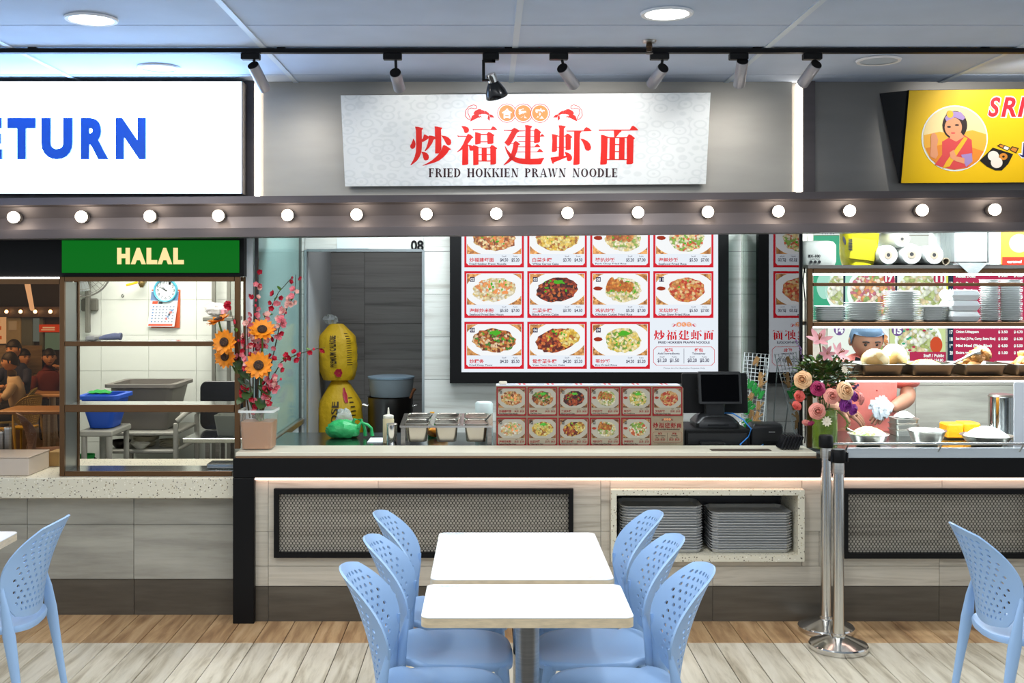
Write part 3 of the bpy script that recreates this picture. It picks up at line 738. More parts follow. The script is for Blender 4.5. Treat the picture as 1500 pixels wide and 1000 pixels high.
YP = Plane(132, 5.98, 269, 6.10)
YEL = mat('sign_yellow', '#f6c60a', .45, noise=(1.2, .05, (1, 1, 1)))
ys_ = thing('stall_sign', 'yellow stall sign with a round portrait and red lettering at right', 'sign', (X(1450, 6.1), 6.1, Z(268, 6.1)))
mb = MB(); panel(YP, [(1332, 132.5), (1320, 268), (1700, 266), (1710, 128)], .03, mb); mb.build('sign_board', [YEL, BLACK], ys_)
mb = MB()  # shadow beside the yellow sign, built as a black board
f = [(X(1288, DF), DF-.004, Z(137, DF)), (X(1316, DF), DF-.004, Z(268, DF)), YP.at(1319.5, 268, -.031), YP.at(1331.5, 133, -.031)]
mb.add(f + [(p[0]+.012, p[1], p[2]) for p in f], [(0, 1, 2, 3), (7, 6, 5, 4), (0, 4, 5, 1), (1, 5, 6, 2), (2, 6, 7, 3), (3, 7, 4, 0)]); mb.build('shadow_wedge', mat('shadow_black', '#14161a', .5), ys_)
def pp(mb, pts, m, lift): mb.add([YP.at(1340+a/8.331, 140+b/8.331, lift) for a, b in pts], [tuple(range(len(pts)))], m)
mb = MB()                                   # a generic robed figure in a round frame
pp(mb, ell(485, 520, 405, 402, 48), 0, .002)
pp(mb, ell(485, 520, 388, 386, 48), 1, .003)
pp(mb, [(110,480),(300,440),(480,470),(700,420),(868,470),(872,560),(850,650),(780,780),(660,870),(480,905),(310,870),(180,760),(112,620)], 2, .004)
pp(mb, [(130,640),(480,560),(840,680),(760,800),(640,880),(480,905),(310,870),(200,780)], 3, .0045)
pp(mb, [(330,560),(430,500),(600,480),(690,540),(700,700),(690,800),(640,870),(480,900),(300,860),(240,840),(330,720)], 4, .005)   # robe
pp(mb, [(430,460),(560,450),(600,500),(500,560),(420,520)], 5, .0055)                                                    # neck
pp(mb, ell(485, 360, 150, 175, 28), 6, .0052)                                                                            # hair
pp(mb, ell(465, 385, 105, 118, 28), 5, .006)                                                                             # face
pp(mb, ell(412, 380, 24, 11, 12), 6, .0065); pp(mb, ell(508, 358, 26, 11, 12), 6, .0065); pp(mb, ell(462, 455, 28, 9, 12), 4, .0065)
pp(mb, [(360,270),(430,190),(560,200),(610,270),(580,300),(480,262),(380,310)], 7, .0065)                                  # head band
pp(mb, ell(425, 225, 40, 46, 18), 8, .007)
pp(mb, [(190,600),(190,500),(205,460),(232,452),(262,480),(280,540),(265,620),(280,720),(250,770),(180,740)], 5, .0065)     # raised hand
pp(mb, [(420,690),(470,660),(500,740),(600,760),(600,830),(500,800),(430,760)], 5, .0065)
pp(mb, [(600,500),(640,520),(420,860),(330,890),(380,800)], 8, .006)                                                     # sash
pp(mb, [(560,720),(690,700),(700,800),(620,870)], 7, .006)
pr = [sw, mat('print_cream', '#f8dfa0', .5), mat('print_amber', '#f4b23c', .5), mat('print_orange', '#e68a2c', .5), mat('print_rose', '#d94a4a', .5), mat('print_skin', '#e59a70', .5), mat('print_hair', '#2a1a18', .5), mat('print_lilac', '#a58ac0', .5), mat('print_gold', '#edb62c', .5)]
mb.build('round_portrait', pr, ys_, kind='stuff')
mb = MB()
pp(mb, [(790,790),(950,632),(1200,712),(1140,830),(1060,912),(980,912),(880,865)], 0, .003)
pp(mb, ell(955, 735, 68, 62, 20), 1, .004); pp(mb, ell(995, 815, 72, 68, 20), 1, .0045); pp(mb, ell(1078, 742, 50, 42, 18), 2, .004); pp(mb, ell(1078, 742, 16, 14, 12), 0, .005)
pp(mb, [(1000,612),(1040,585),(1165,630),(1130,675)], 0, .003); pp(mb, [(1020,612),(1045,595),(1085,610),(1065,638)], 2, .004); pp(mb, [(1075,642),(1095,615),(1150,635),(1125,665)], 1, .004)
pp(mb, [(1150,660),(1185,615),(1268,640),(1235,705)], 0, .003); pp(mb, [(1165,660),(1190,628),(1250,648),(1225,690)], 2, .004)
mb.build('dish_picture', [mat('print_black', '#17120f', .5), mat('print_rice', '#f3e6da', .5), mat('print_curry', '#d8872c', .5)], ys_, kind='stuff')
def letter(c, x0, x1):
    mb = MB(); f = lambda l: (lambda x, z: YP.at(x, -z, l))
    mb.text(c, x0-1, x1+1, -172.8, -140.2, 0, 0, bold=.085, shear=.25, smear=3, fn=f(.003)); mb.text(c, x0, x1-1, -171, -142, 0, 1, bold=.03, shear=.25, smear=3, fn=f(.0045))
    mb.build('letter', [sw, mat('print_red', '#d81e2c', .5)], ys_, kind='stuff')
letter('S', 1447, 1466); letter('R', 1466, 1489); letter('I', 1490, 1504)
mb = MB()
pp(mb, [(1255,705),(1300,700),(1305,565),(1340,560),(1400,570),(1400,765),(1300,765)], 0, .003); pp(mb, [(1265,712),(1310,725),(1322,575),(1400,575),(1400,755),(1310,752)], 1, .004)
mb.build('letter', [sw, mat('print_navy', '#28235f', .5)], ys_, kind='stuff')

# light box over the tray return
DL = 6.02
lb = thing('light_box', 'white backlit sign box with blue capitals at upper left', 'sign', (X(150, DL), DL, Z(285, DL)))
mb = MB().box(X(-330, DL), X(355, DL), DL, DF-.04, Z(284, DL), Z(119, DL)); mb.build('frame', HEAD, lb)
MB().box(X(-328, DL), X(353.5, DL), DL-.004, DL-.0005, Z(283, DL), Z(120, DL)).build('lit_face', emis('light_box_white', '#a8d2ff', 11), lb)
BLUE = mat('letter_blue', '#1a5fd2', .4)
for s_, a, b in (('E', -44, 5), ('T', 13, 54), ('U', 62.5, 108), ('R', 120, 160.5), ('N', 171, 215)):
    MB().text(s_, X(a, DL), X(b, DL), Z(233.8, DL), Z(173.3, DL), DL-.02, bold=.055, extrude=.05).build('blue_letter', BLUE, lb)
# green HALAL sign in its black fascia
DG = 5.78
fb = MB().box(X(0, DG)-.9, X(356.5, DG), DG+.01, DG+.12, Z(405, DG), Z(343, DG)).build('trim_2', BLACK, kind='structure')
hs = thing('halal_sign', 'green illuminated sign with cream HALAL lettering', 'sign', (X(220, DG), DG, Z(399, DG)))
MB().box(X(91.5, DG), X(350, DG), DG-.008, DG+.009, Z(399.5, DG), Z(352, DG)).build('sign_board', emis('halal_green', '#0b6b1c', .9), hs)
for s_, a, b in (('H', 173, 191), ('A', 193, 214.5), ('L', 216, 231), ('A', 232, 253), ('L', 255, 270)):
    MB().text(s_, X(a, DG), X(b, DG), Z(387, DG), Z(363, DG), DG-.016, bold=.06, extrude=.04).build('letter', emis('halal_cream', '#ffe1a0', 1.0), hs)
# shop number and notice over the doorway
mb = MB().text('08', X(602, DB), X(620.5, DB), Z(367, DB), Z(352, DB), DB-.016, bold=.03, extrude=.05)
mb.build('shop_number', BLACK, label='black raised numerals 08 above the doorway corner', cat='number')
MB().box(X(494, DB), X(540, DB), DB-.014, DB-.0095, Z(364, DB), Z(345, DB)).build('paper_notice', mat('paper', '#dfe6ea', .6), label='white paper notice in sleeve taped above the doorway', cat='notice')

# ------------------------------------------------------------------ track and lamps under the ceiling
DT = 5.28
tr = MB().box(X(0, DT)-1.3, X(1500, DT)+1.3, DT-.018, DT+.018, 2.872, 2.8935)
trk = thing('lighting_track', 'long black lighting track below the grey ceiling', 'track', (0, DT, 2.85))
o = tr.build('rail', BLACK, trk)
for x in (-2.2, -1.0, .1, 1.3, 2.4): MB().box(x-.02, x+.02, DT-.012, DT+.012, 2.8936, 2.8999).build('mount_clip', BLACK, trk)
def track_z(x): return 2.872
SG = mat('lamp_grey', '#8c8e96', .35, .4); LF = emis('lamp_glow', '#fff3e0', 6)
heads = [(373, 100, 385, 128, 'leftmost silver track lamp, beside the light box', 14), (580, 110, 584, 127, 'second track lamp from left, above the sign corner', 14),
         (826, 103, 843, 122, 'fourth track lamp from left, right of the cone lamp', 14), (969, 103, 957, 121, 'track lamp hanging under the ceiling sprinkler', 14),
         (1087, 94, 1086.5, 122, 'upright silver track lamp above the right end of the white sign', 14), (1193, 98, 1180, 120, 'rightmost silver track lamp, beside the dark fascia', 14)]
for (ax, ay, bx_, by, lab, rr) in heads:
    d0, d1 = DT-.005, DT+.03
    p0 = Vector((X(ax, d0), d0, Z(ay, d0))); p1 = Vector((X(bx_, d1), d1+.06, Z(by, d1)))
    if (p1-p0).length < .1: p1 = p0 + (p1-p0).normalized()*.12
    dr = (p1-p0).normalized(); p0 = p0 - dr*.02
    x0_ = p0.x; zt = track_z(x0_)
    t = thing('track_lamp', lab, 'lamp', (x0_, DT, zt-.03), group='cylinder lamps on the track')
    MB().box(x0_-.06, x0_+.03, DT-.02, DT+.02, zt-.032, zt-.0012).build('adapter', BLACK, t, bevel=.003)
    MB().cyl((x0_, DT, zt-.028), tuple(p0+dr*.03), .007, n=8).build('stem', BLACK, t)
    M = Matrix.Translation(p0) @ dr.to_track_quat('Z', 'Y').to_matrix().to_4x4(); L_ = (p1-p0).length
    MB().lathe((0, 0, 0), [(.0, 0), (.024, 0), (.028, .004), (.029, L_-.003), (.027, L_), (.022, L_), (.021, L_-.012)], 20, caps=False).xf(M).build('lamp_body', [SG], t, smooth=35)
    MB().lathe((0, 0, 0), [(.027, -.001), (.0275, .002)], 20).xf(M).build('end_cap', BLACK, t)
    MB().lathe((0, 0, 0), [(.0205, L_-.010), (.0205, L_-.006)], 16).xf(M).build('lens', LF, t)
    spot('track_light', tuple(p1+dr*.02), tuple(p1+dr*.6 + Vector((0, .45, 0))), 6, 75, .8, (1, .95, .88))
# cone lamp
x0_ = X(722, DT); zt = track_z(x0_)
t = thing('cone_lamp', 'black cone spotlight on the track above the white sign', 'lamp', (x0_, DT, zt-.03))
MB().box(x0_-.05, x0_+.03, DT-.02, DT+.02, zt-.032, zt-.0012).build('adapter', BLACK, t, bevel=.003)
mb = MB(); xs0 = X(708, DT)
mb.box(xs0-.006, x0_+.01, DT-.008, DT+.008, zt-.045, zt-.033); mb.box(x0_-.004, x0_+.012, DT-.008, DT+.008, zt-.045, zt-.026); mb.box(xs0-.006, xs0+.008, DT-.008, DT+.008, zt-.13, zt-.045); mb.box(xs0-.006, X(716, DT), DT-.008, DT+.008, zt-.135, zt-.125)
mb.build('bracket', BLACK, t)
p0 = Vector((X(719, DT), DT, Z(108, DT))); dr = (Vector((X(729, DT), DT+.05, Z(142, DT)))-p0).normalized()
M = Matrix.Translation(p0) @ dr.to_track_quat('Z', 'Y').to_matrix().to_4x4()
MB().lathe((0, 0, 0), [(0, 0), (.022, 0), (.024, .01), (.024, .045)], 22, caps=False).xf(M).build('lamp_neck', BRIGHT, t, smooth=35)
MB().lathe((0, 0, 0), [(.024, .04), (.036, .06), (.05, .09), (.055, .115), (.053, .119), (.046, .1), (.02, .06)], 26, caps=False).xf(M).build('cone_shade', BLACKG, t, smooth=40)
MB().lathe((0, 0, 0), [(.04, .085), (.04, .09)], 18).xf(M).build('lens', LF, t)
spot('cone_light', tuple(p0+dr*.12), (X(770, 6.05), 6.05, Z(205, 6.05)), 17, 100, .9, (.93, .96, 1))
spot('sign_spot', (X(1560, DT), DT, 2.8), (X(1460, 6.05), 6.05, Z(200, 6.05)), 30, 80, .8, (1, .97, .9))
# ceiling fittings
def downlight(px, d, lab, lit):
    x = X(px, d); t = thing('downlight', lab, 'ceiling light', (x, d, 2.88), group='round ceiling downlights')
    MB().lathe((x, d, 2.9), [(.095, -.001), (.112, -.003), (.108, -.012), (.092, -.010)], 36, caps=False).build('trim_ring', WHITE, t, smooth=40)
    MB().lathe((x, d, 2.9), [(.0, -.008), (.0925, -.008), (.0925, -.004)], 36, caps=False).build('diffuser', emis('downlight_glow', '#fffdf6', 9) if lit else mat('unlit_lens', '#b9c6d4', .4), t)
downlight(134, 4.70, 'lit round downlight above the light box', True); downlight(977, 4.6, 'lit round downlight right of centre ceiling', True)
downlight(233, 5.75, 'unlit round downlight behind the track at left', False); downlight(1287, 5.56, 'unlit round downlight behind the track at right', False)
xs1, ds = X(951, 5.13), 5.13
t = thing('sprinkler', 'small brass fire sprinkler on the ceiling tile', 'sprinkler', (xs1, ds, 2.84))
MB().lathe((xs1, ds, 2.9), [(.0, 0), (.034, -.001), (.03, -.010), (.012, -.012)], 20, caps=False).build('escutcheon', STEEL, t, smooth=40)
MB().lathe((xs1, ds, 2.9), [(.013, -.01), (.016, -.03), (.012, -.035), (.014, -.05), (.006, -.052), (.0, -.052)], 12, caps=False).build('sprinkler_head', mat('dark_brass', '#4a3a2a', .4, .8), t, smooth=40)
MB().lathe((xs1, ds, 2.9), [(.018, -.062), (.018, -.060)], 12).build('deflector', MATS['dark_brass'], t)
# ------------------------------------------------------------------ dining tables and chairs
CHB = mat('blue_chair_plastic', '#9bbbe1', .4)
def chair_meshes():
    Hh, Wd = .335, .212
    def w(v): return Wd*max(0.0, math.sin(PI*(.14+.735*v)))**.52
    def shell(u, v):
        ww = w(v); x = -.205 - .035*v - .085*v*v + .115*(u*ww/Wd)**2*(.55+.45*v) 
        z = .485 + Hh*v + .024*(1-u*u)*(v-.5)*1.7
        return (x, u*ww, z)
    nu, nv = 13, 15
    mb = MB(); K = 12
    for j in range(nv):
        off = .5 if j % 2 else 0
        for i in range(-1, nu+1):
            u0, u1 = (i+off)/nu, (i+1+off)/nu
            if u1 <= 1e-6 or u0 >= 1-1e-6: continue
            u0, u1 = max(0, u0), min(1, u1); v0, v1 = j/nv, (j+1)/nv
            um, vm = (u0+u1)/2, (v0+v1)/2
            out = [(u0, v0), (um, v0), (u1, v0), (u1, vm), (u1, v1), (um, v1), (u0, v1), (u0, vm)]
            if u1-u0 < .9/nu: out = [(u0, v0), (u1, v0), (u1, vm), (u1, v1), (u0, v1), (u0, vm)]
            P = lambda a, b: shell(2*a-1, b)
            ov = [P(a, b) for a, b in out]
            full = (u1-u0) > .9/nu and .5/nu < u0 and u1 < 1-.5/nu and 0 < j < nv-1
            ww = w(vm)*2*(u1-u0); hh = Hh/nv
            if full:
                r = min(.0066, ww*.32)
                iv = []
                for q in range(8):
                    a = PI*1.25+q*PI/4
                    iv.append(P(um + r*math.cos(a)*1.0/(w(vm)*2), vm + r*math.sin(a)/Hh))
                mb.add(ov+iv, [(q, (q+1) % 8, (q+1) % 8+8, q+8) for q in range(8)])
            else: mb.add(ov, [tuple(range(len(ov)))])
    me = mb.mesh('backrest', CHB, weld=1e-4)
    bm = bmesh.new(); bm.from_mesh(me)
    bmesh.ops.recalc_face_normals(bm, faces=bm.faces); bm.to_mesh(me); bm.free()
    o = bpy.data.objects.new('t', me); COL.objects.link(o)
    sd = o.modifiers.new('s', 'SOLIDIFY'); sd.thickness = .007; sd.offset = 0
    dg = bpy.context.evaluated_depsgraph_get(); dg.update()
    back = bpy.data.meshes.new_from_object(o.evaluated_get(dg)); bpy.data.objects.remove(o)
    back.polygons.foreach_set('use_smooth', [True]*len(back.polygons)); back.set_sharp_from_angle(angle=math.radians(38))
    # seat: dished slab with waterfall front
    rings = []
    def outline(s, zoff):
        pts = []
        for k in range(40):
            a = 2*PI*k/40; c, sn = math.cos(a), math.sin(a)
            x = .215*s*math.copysign(abs(c)**.55, c); y = .212*s*math.copysign(abs(sn)**.55, sn)
            if x < 0: y *= .93+.07*(1+x/.215)
            z = .438 - .015*max(0, x/.215)**3 - .014*math.cos(PI*min(1, abs(y)/.2))*.5 + (.012 if x < -.12 else 0)*s
            pts.append((x, y, z+zoff))
        return pts
    loft(mb2 := MB(), [outline(.1, -.004), outline(.5, -.002), outline(.9, .0), outline(.98, -.002), outline(1, -.012), outline(.99, -.026), outline(.9, -.022)], caps=True)
    seat = mb2.mesh('seat', CHB, smooth=60)
    legs = []
    for sy in (-1, 1):
        m = MB(); pts = [(-.150, sy*.196, .63), (-.158, sy*.204, .585), (-.172, sy*.209, .52), (-.185, sy*.208, .43), (-.215, sy*.213, .25), (-.258, sy*.212, 0)]
        ra = [(.004, .005), (.007, .011), (.011, .018), (.016, .026), (.013, .017), (.010, .011)]
        loft(m, [[(p[0]+r[1]*math.cos(a*PI/6), p[1]+r[0]*math.sin(a*PI/6), p[2]) for a in range(12)] for p, r in zip(pts, ra)])
        legs.append(m.mesh('leg', CHB, smooth=60))
        m = MB(); pts = [(.165, sy*.165, .425), (.180, sy*.178, .37), (.195, sy*.19, .22), (.222, sy*.205, 0)]; ra = [.026, .019, .015, .011]
        loft(m, [[(p[0]+r*math.cos(a*PI/6), p[1]+r*.8*math.sin(a*PI/6), p[2]) for a in range(12)] for p, r in zip(pts, ra)])
        legs.append(m.mesh('leg', CHB, smooth=60))
    for m in [back, seat]+legs:
        for v in m.vertices: v.co.y *= .94
    return back, seat, legs
CM = chair_meshes()
def chair(x, y, rz, lab, s=1):
    t = thing('dining_chair', lab, 'chair', (x, y, 0), rz, group='pale blue perforated chairs')
    linked(CM[0], 'backrest', t); linked(CM[1], 'seat', t); pass
    for m in CM[2]: linked(m, 'leg', t)
    return t
chair(-.155, 3.55, 0, 'pale blue chair at left of the near table, closest to the viewer')
chair(-.125, 3.96, 0, 'pale blue chair at left of the tables, middle of three')
chair(-.135, 4.39, 0, 'pale blue chair at left of the tables, farthest back of three')
chair(.408, 3.55, PI, 'pale blue chair at right of the near table, closest to the viewer')
chair(.385, 3.97, PI, 'pale blue chair at right of the tables, middle of three')
chair(.375, 4.39, PI, 'pale blue chair at right of the tables, by the tray niche')
chair(-1.985, 4.30, PI, 'pale blue chair at far left by the white table corner')
chair(2.10, 4.17, 0, 'pale blue chair at the right edge of the picture')
TTOP = mat('white_table_laminate', '#f4f4f4', .28); TEDGE = mat('pale_wood_edge', '#ead3ae', .5, noise=(4, .12, (6, 6, 30)))
def table(x0, x1, y0, y1, zt, th, lab, cols, stickers):
    t = thing('dining_table', lab, 'table', ((x0+x1)/2, (y0+y1)/2, 0), group='white top dining tables')
    MB().slab([(p, q) for p, q in rrect(x0, x1, y0, y1, .028, 5)], zt-.0015, zt+.0008).build('white_laminate', TTOP, t)
    MB().slab([(p, q) for p, q in rrect(x0, x1, y0, y1, .028, 5)], zt-th, zt-.0016).build('tabletop', TEDGE, t, smooth=40)
    for (x, y) in cols:
        MB().lathe((x, y, 0), [(.038, .03), (.038, zt-th-.005)], 24).build('pedestal', STEEL, t, smooth=40)
        MB().lathe((x, y, 0), [(.118, 0), (.12, .006), (.11, .016), (.06, .032), (.043, .033)], 32).build('base_plate', STEEL, t, smooth=40)
        MB().box(x-.2, x+.2, y-.12, y+.12, zt-th-.012, zt-th-.001).build('top_bracket', BLACK, t)
    for (a, b, c, d, m) in stickers: MB().box(a, b, c, d, zt+.0009, zt+.0014).build('sticker', m, t)
    return t
STK = mat('grey_sticker', '#d3dbe6', .5, noise=(60, .3, (1, 1, 1))); STP = mat('pink_sticker', '#f3dcd2', .5, noise=(40, .25, (1, 1, 1)))
nx, fx = X(616, 3.28), X(930, 3.28)
table(nx, fx, 3.285, 3.655, .75, .030, 'white table with wood edge, nearest to the viewer', [(.125, 3.47)], [(nx+.02, nx+.105, 3.62, 3.648, STK), (fx-.115, fx-.03, 3.30, 3.345, STP)])
ax0, ax1 = X(630, 3.72), X(900, 3.72)
table(ax0, ax1, 3.72, 4.43, .748, .028, 'white table with wood edge, behind the nearest one', [(.13, 4.02)], [(ax0+.012, ax0+.10, 4.395, 4.424, STK), (ax1-.115, ax1-.03, 3.735, 3.775, STP)])
table(-2.62, -1.905, 3.7, 4.44, .75, .030, 'white table corner at the left picture edge', [(-2.3, 4.08)], [])
# rope barrier posts
POSTM = mat('post_steel', '#cfccc6', .24, 1, noise=(5, .06, (1, 1, .2)))
def stanchion(px, d, ph, lab, head):
    x = X(px, d); t = thing('barrier_post', lab, 'stanchion', (x, d, 0), group='stainless queue barrier posts')
    MB().lathe((x, d, 0), [(.136, 0), (.139, .004), (.139, .024), (.134, .030), (.095, .044), (.045, .062), (.032, .064)], 48).build('base', BRIGHT, t, smooth=30)
    MB().lathe((x, d, 0), [(.034, .062), (.034, .075), (.0265, .078), (.0265, ph-.05)], 28).build('post', POSTM, t, smooth=40)
    MB().lathe((x, d, 0), [(.029, ph-.055), (.029, ph-.012), (.027, ph)], 28).build('collar', STEEL, t, smooth=40)
    MB().lathe((x, d, 0), [(.034, ph-.001), (.036, ph+.004), (.036, ph+.052), (.03, ph+.062), (.0, ph+.064)], 24, caps=False).build('belt_head', BLACK, t, smooth=40)
    if head:
        for sx in (-1, 1): MB().box(x+sx*.037-.006, x+sx*.037+.006, d-.02, d+.02, ph+.002, ph+.05).build('belt_slot', BLACKG, t, bevel=.002)
stanchion(1210, 5.54, .93, 'stainless barrier post nearer the counter, half hidden', False)
stanchion(1228, 5.262, .90, 'stainless barrier post in front of its twin, nearer the tables', True)
# ------------------------------------------------------------------ tray return room at left
DR = 7.70
wr = MB().box(-2.95, -1.262, DR, DR+.08, 0, 2.62).build('wall_tray_back', mat('white_tile_grout', '#c3c6bf', .6), kind='structure')
tiles(wr, -2.93, -1.302, .5, 2.5, DR-.001, .335, .25, WTILE, off=.13, zoff=.1, gap=.0022)
wv = MB().slab([(-2.42, 6.37), (-2.95, 7.78), (-3.01, 7.78), (-2.48, 6.37)], 0, 2.55).build('wall_tray_left', mat('tray_side_wall', '#c9cbc4', .6), kind='structure')
MB().box(-3.0, -1.302, 6.61, DR+.08, -.08, 0).build('floor_tray_room', mat('tray_room_floor', '#55514b', .6), kind='structure')
MB().box(-3.0, -1.3, 6.28, 6.33, 2.1, 2.62).build('wall_over_opening', GW, kind='structure')
# tray return shelf unit
DS = 5.765; zc = zt1 + .001
def xs(p): return X(p, DS)
def zs(p): return Z(p, DS)
su = thing('tray_shelf', 'bronze framed tray return shelf on the terrazzo counter', 'shelf', ((xs(87)+xs(355))/2, DS, zc))
yb = 5.99
for p0, p1 in ((87, 94), (343.5, 351.5)):
    zq = zc if p0 < 200 else ZT+.001
    MB().box(xs(p0), xs(p1), DS, DS+.022, zq, zs(405)).build('post', BRONZE, su, bevel=.002)
    MB().box(xs(p0), xs(p1), yb-.022, yb, zq, zs(405)).build('post', BRONZE, su, bevel=.002)
MB().box(xs(94.3), xs(343), DS, DS+.022, zs(412), zs(405)).build('top_rail', BRONZE, su, bevel=.002)
MB().box(xs(94.3), xs(343), yb-.022, yb, zs(412), zs(405)).build('top_rail', BRONZE, su, bevel=.002)
MB().box(xs(88.5), xs(92), DS+.024, yb-.024, zc+.02, zs(413)).build('side_panel', mat('side_steel', '#8e9292', .3, .8), su)
SHM = mat('shelf_steel', '#c9cdcd', .16, 1)
for a, b in ((500, 507), (593, 603.5), (690.5, 698.5)):
    xq = xs(343) if a < 650 else xs(339.5)
    MB().box(xs(94.3), xq, DS+.002, DS+.018, max(zs(b), zc), zs(a)).build('shelf_edge', BRONZE, su, bevel=.002)
    MB().box(xs(94.3), xq, DS+.019, yb-.024, zs(a)-.012, zs(a)-.001).build('shelf_plate', SHM, su)
# cloths and gloves on the top shelf
zz = zs(500)
mb = MB().tube([(xs(136), 5.86, zz+.012), (xs(146), 5.86, zz+.018), (xs(158), 5.87, zz+.022), (xs(166), 5.87, zz+.021)], [.008, .016, .02, .017], 10)
mb.tube([(xs(165), 5.87, zz+.022), (xs(168), 5.87, zz+.021)], [.021, .02], 10)
mb.build('rolled_cloth', mat('slate_cloth', '#7b819a', .8, bump=(90, .3)), smooth=50, label='slate blue rolled cloth on the top shelf', cat='cloth')
MB().box(xs(119), xs(133), 5.82, 5.93, zz+.001, zz+.026).build('folded_cloth', mat('grey_cloth', '#a9a7a0', .85, bump=(70, .4)), bevel=.006, label='grey folded cloth beside the blue roll', cat='cloth')
mb = MB().box(xs(297), xs(338), 5.84, 5.95, zs(690)+.001, zs(690)+.028); mb.build('steel_pan', SHM, bevel=.005, label='shallow steel pan on the bottom shelf of the tray unit', cat='pan')

# wall fan
t = thing('wall_fan', 'grey caged fan on a wall bracket, cut by the top rail', 'fan', (X(127, 7.55), 7.6, Z(455, 7.6)))
fx, fy, fz = X(122, 7.5), 7.5, Z(393, 7.5); R_ = S(41, 7.5)
FG = mat('fan_grey', '#77756c', .5, .3)
MB().box(X(118, 7.66), X(143, 7.66), 7.66, 7.69, Z(456, 7.66), Z(437, 7.66)).build('wall_plate', FG, t, bevel=.01)
MB().box(X(125, 7.63), X(131, 7.63), 7.62, 7.659, Z(487, 7.63), Z(400, 7.63)).build('stem', FG, t, bevel=.004)
MB().cyl((fx, 7.46, fz), (fx, 7.60, fz), .06, .05, 18).build('motor', FG, t, smooth=40)
mb = MB()
for r in (.25, .5, .75, .93): mb.tube([(fx+R_*r*math.cos(a*PI/20), fy-.09*(1-r), fz+R_*r*math.sin(a*PI/20)) for a in range(40)], .0016, 5, closed=True)
for a in range(36): mb.tube([(fx+R_*r*math.cos(a*PI/18), fy-.09*(1-r), fz+R_*r*math.sin(a*PI/18)) for r in (.1, .5, 1)], .0014, 4)
mb.tube([(fx+R_*math.cos(a*PI/24), fy, fz+R_*math.sin(a*PI/24)) for a in range(48)], .006, 6, closed=True)
mb.build('cage', mat('fan_wire', '#8d8b84', .4, .7), t, kind='stuff')
for k in range(3):
    a0 = k*2*PI/3+.4
    MB().grid(lambda u, v: (fx+R_*.82*(.15+.85*v)*math.cos(a0+(u-.5)*.9), fy-.02+.03*(u-.5), fz+R_*.82*(.15+.85*v)*math.sin(a0+(u-.5)*.9)), 5, 4).build('blade', mat('fan_blade', '#9aa0a0', .4), t, smooth=60)
# clock and calendar
cd = DR-.012; cx, cz, cr = X(243.5, cd), Z(425, cd), S(17.5, cd)
t = thing('wall_clock', 'round turquoise rimmed wall clock over the calendar', 'clock', (cx, cd-.03, cz-cr))
def yl(prof, y): return Matrix.Translation((cx, y, cz)) @ Matrix.Rotation(PI/2, 4, 'X')
MB().lathe((0, 0, 0), [(cr*.86, 0), (cr, 0), (cr, .02), (cr*.95, .03), (cr*.86, .026), (cr*.85, .012)], 40, caps=False).xf(yl(0, cd-.002)).build('rim', mat('turquoise', '#4fb3cf', .35), t, smooth=40)
MB().lathe((0, 0, 0), [(cr*.87, .004), (cr*.87, .009)], 40).xf(yl(0, cd-.002)).build('face', mat('clock_white', '#eef3f6', .5), t)
mb = MB()
for k in range(12):
    a = PI/2-(k+1)*PI/6; w_ = cr*.09 if k < 9 else cr*.14
    mb.text(str(k+1), cx+cr*.66*math.cos(a)-w_, cx+cr*.66*math.cos(a)+w_, cz+cr*.66*math.sin(a)-cr*.11, cz+cr*.66*math.sin(a)+cr*.11, cd-.0125, 0)
mb.build('numerals', BLACK, t, kind='stuff')
def hand(ang, L_, w_, y): 
    d = Vector((math.sin(ang), 0, math.cos(ang))); n_ = Vector((d.z, 0, -d.x)); c = Vector((cx, y, cz))
    p = [c-d*L_*.2-n_*w_, c-d*L_*.2+n_*w_, c+d*L_+n_*w_*.6, c+d*L_-n_*w_*.6]
    MB().add(p+[q+Vector((0, .001, 0)) for q in p], [(0, 1, 2, 3), (7, 6, 5, 4), (0, 4, 5, 1), (1, 5, 6, 2), (2, 6, 7, 3), (3, 7, 4, 0)]).build('hand', BLACK, t)
hand(-math.radians(62), cr*.55, cr*.03, cd-.0150); hand(-math.radians(42), cr*.42, cr*.035, cd-.0172); hand(math.radians(75), cr*.3, cr*.012, cd-.0190)
t = thing('wall_calendar', 'curling paper month calendar hanging below the clock', 'calendar', (X(240, 7.69), 7.688, Z(482, 7.69)))
def cal(x0, x1, y0, y1, lift, curl, m, name):
    def f(u, v):
        z = Z(y1+(y0-y1)*v, 7.68); x = X(x0+(x1-x0)*u - 5*(1-v)*curl, 7.68)
        return (x, 7.685-lift-curl*.03*(1-v)**2*(.5+u*.5), z)
    b = MB().grid(f, 6, 8); b.add([(p[0], p[1]-.0012, p[2]) for p in b.v], [q[::-1] for q in b.f]); return b.build(name, m, t, smooth=60)
cal(222, 264, 424, 480, .000, .15, mat('calendar_red', '#c7552d', .6), 'backing_sheet')
cal(222, 262, 426, 478, .004, 1.0, mat('calendar_paper', '#e6e8ea', .6), 'month_sheet')
mb = MB(); cm = []
def cf(px, py):
    v = (478-py)/52; u = (px-222)/40; return (X(px-5*(1-v), 7.68), 7.685-.004-.03*(1-v)**2*(.5+u*.5)-.0022, Z(py, 7.68))
def crect(a, b, c, d, m):
    n_ = 4
    for i in range(n_):
        y0, y1 = c+(d-c)*i/n_, c+(d-c)*(i+1)/n_; mb.add([cf(a, y1), cf(b, y1), cf(b, y0), cf(a, y0)], [(0, 1, 2, 3)], m)
crect(222, 262, 427, 440, 1); crect(225, 233, 441, 445, 0); crect(234, 240, 442, 445, 3)
for j in range(6):
    for i in range(7): crect(226+i*5, 228.4+i*5, 448+j*4.3, 450.2+j*4.3, 2 if i else 1)
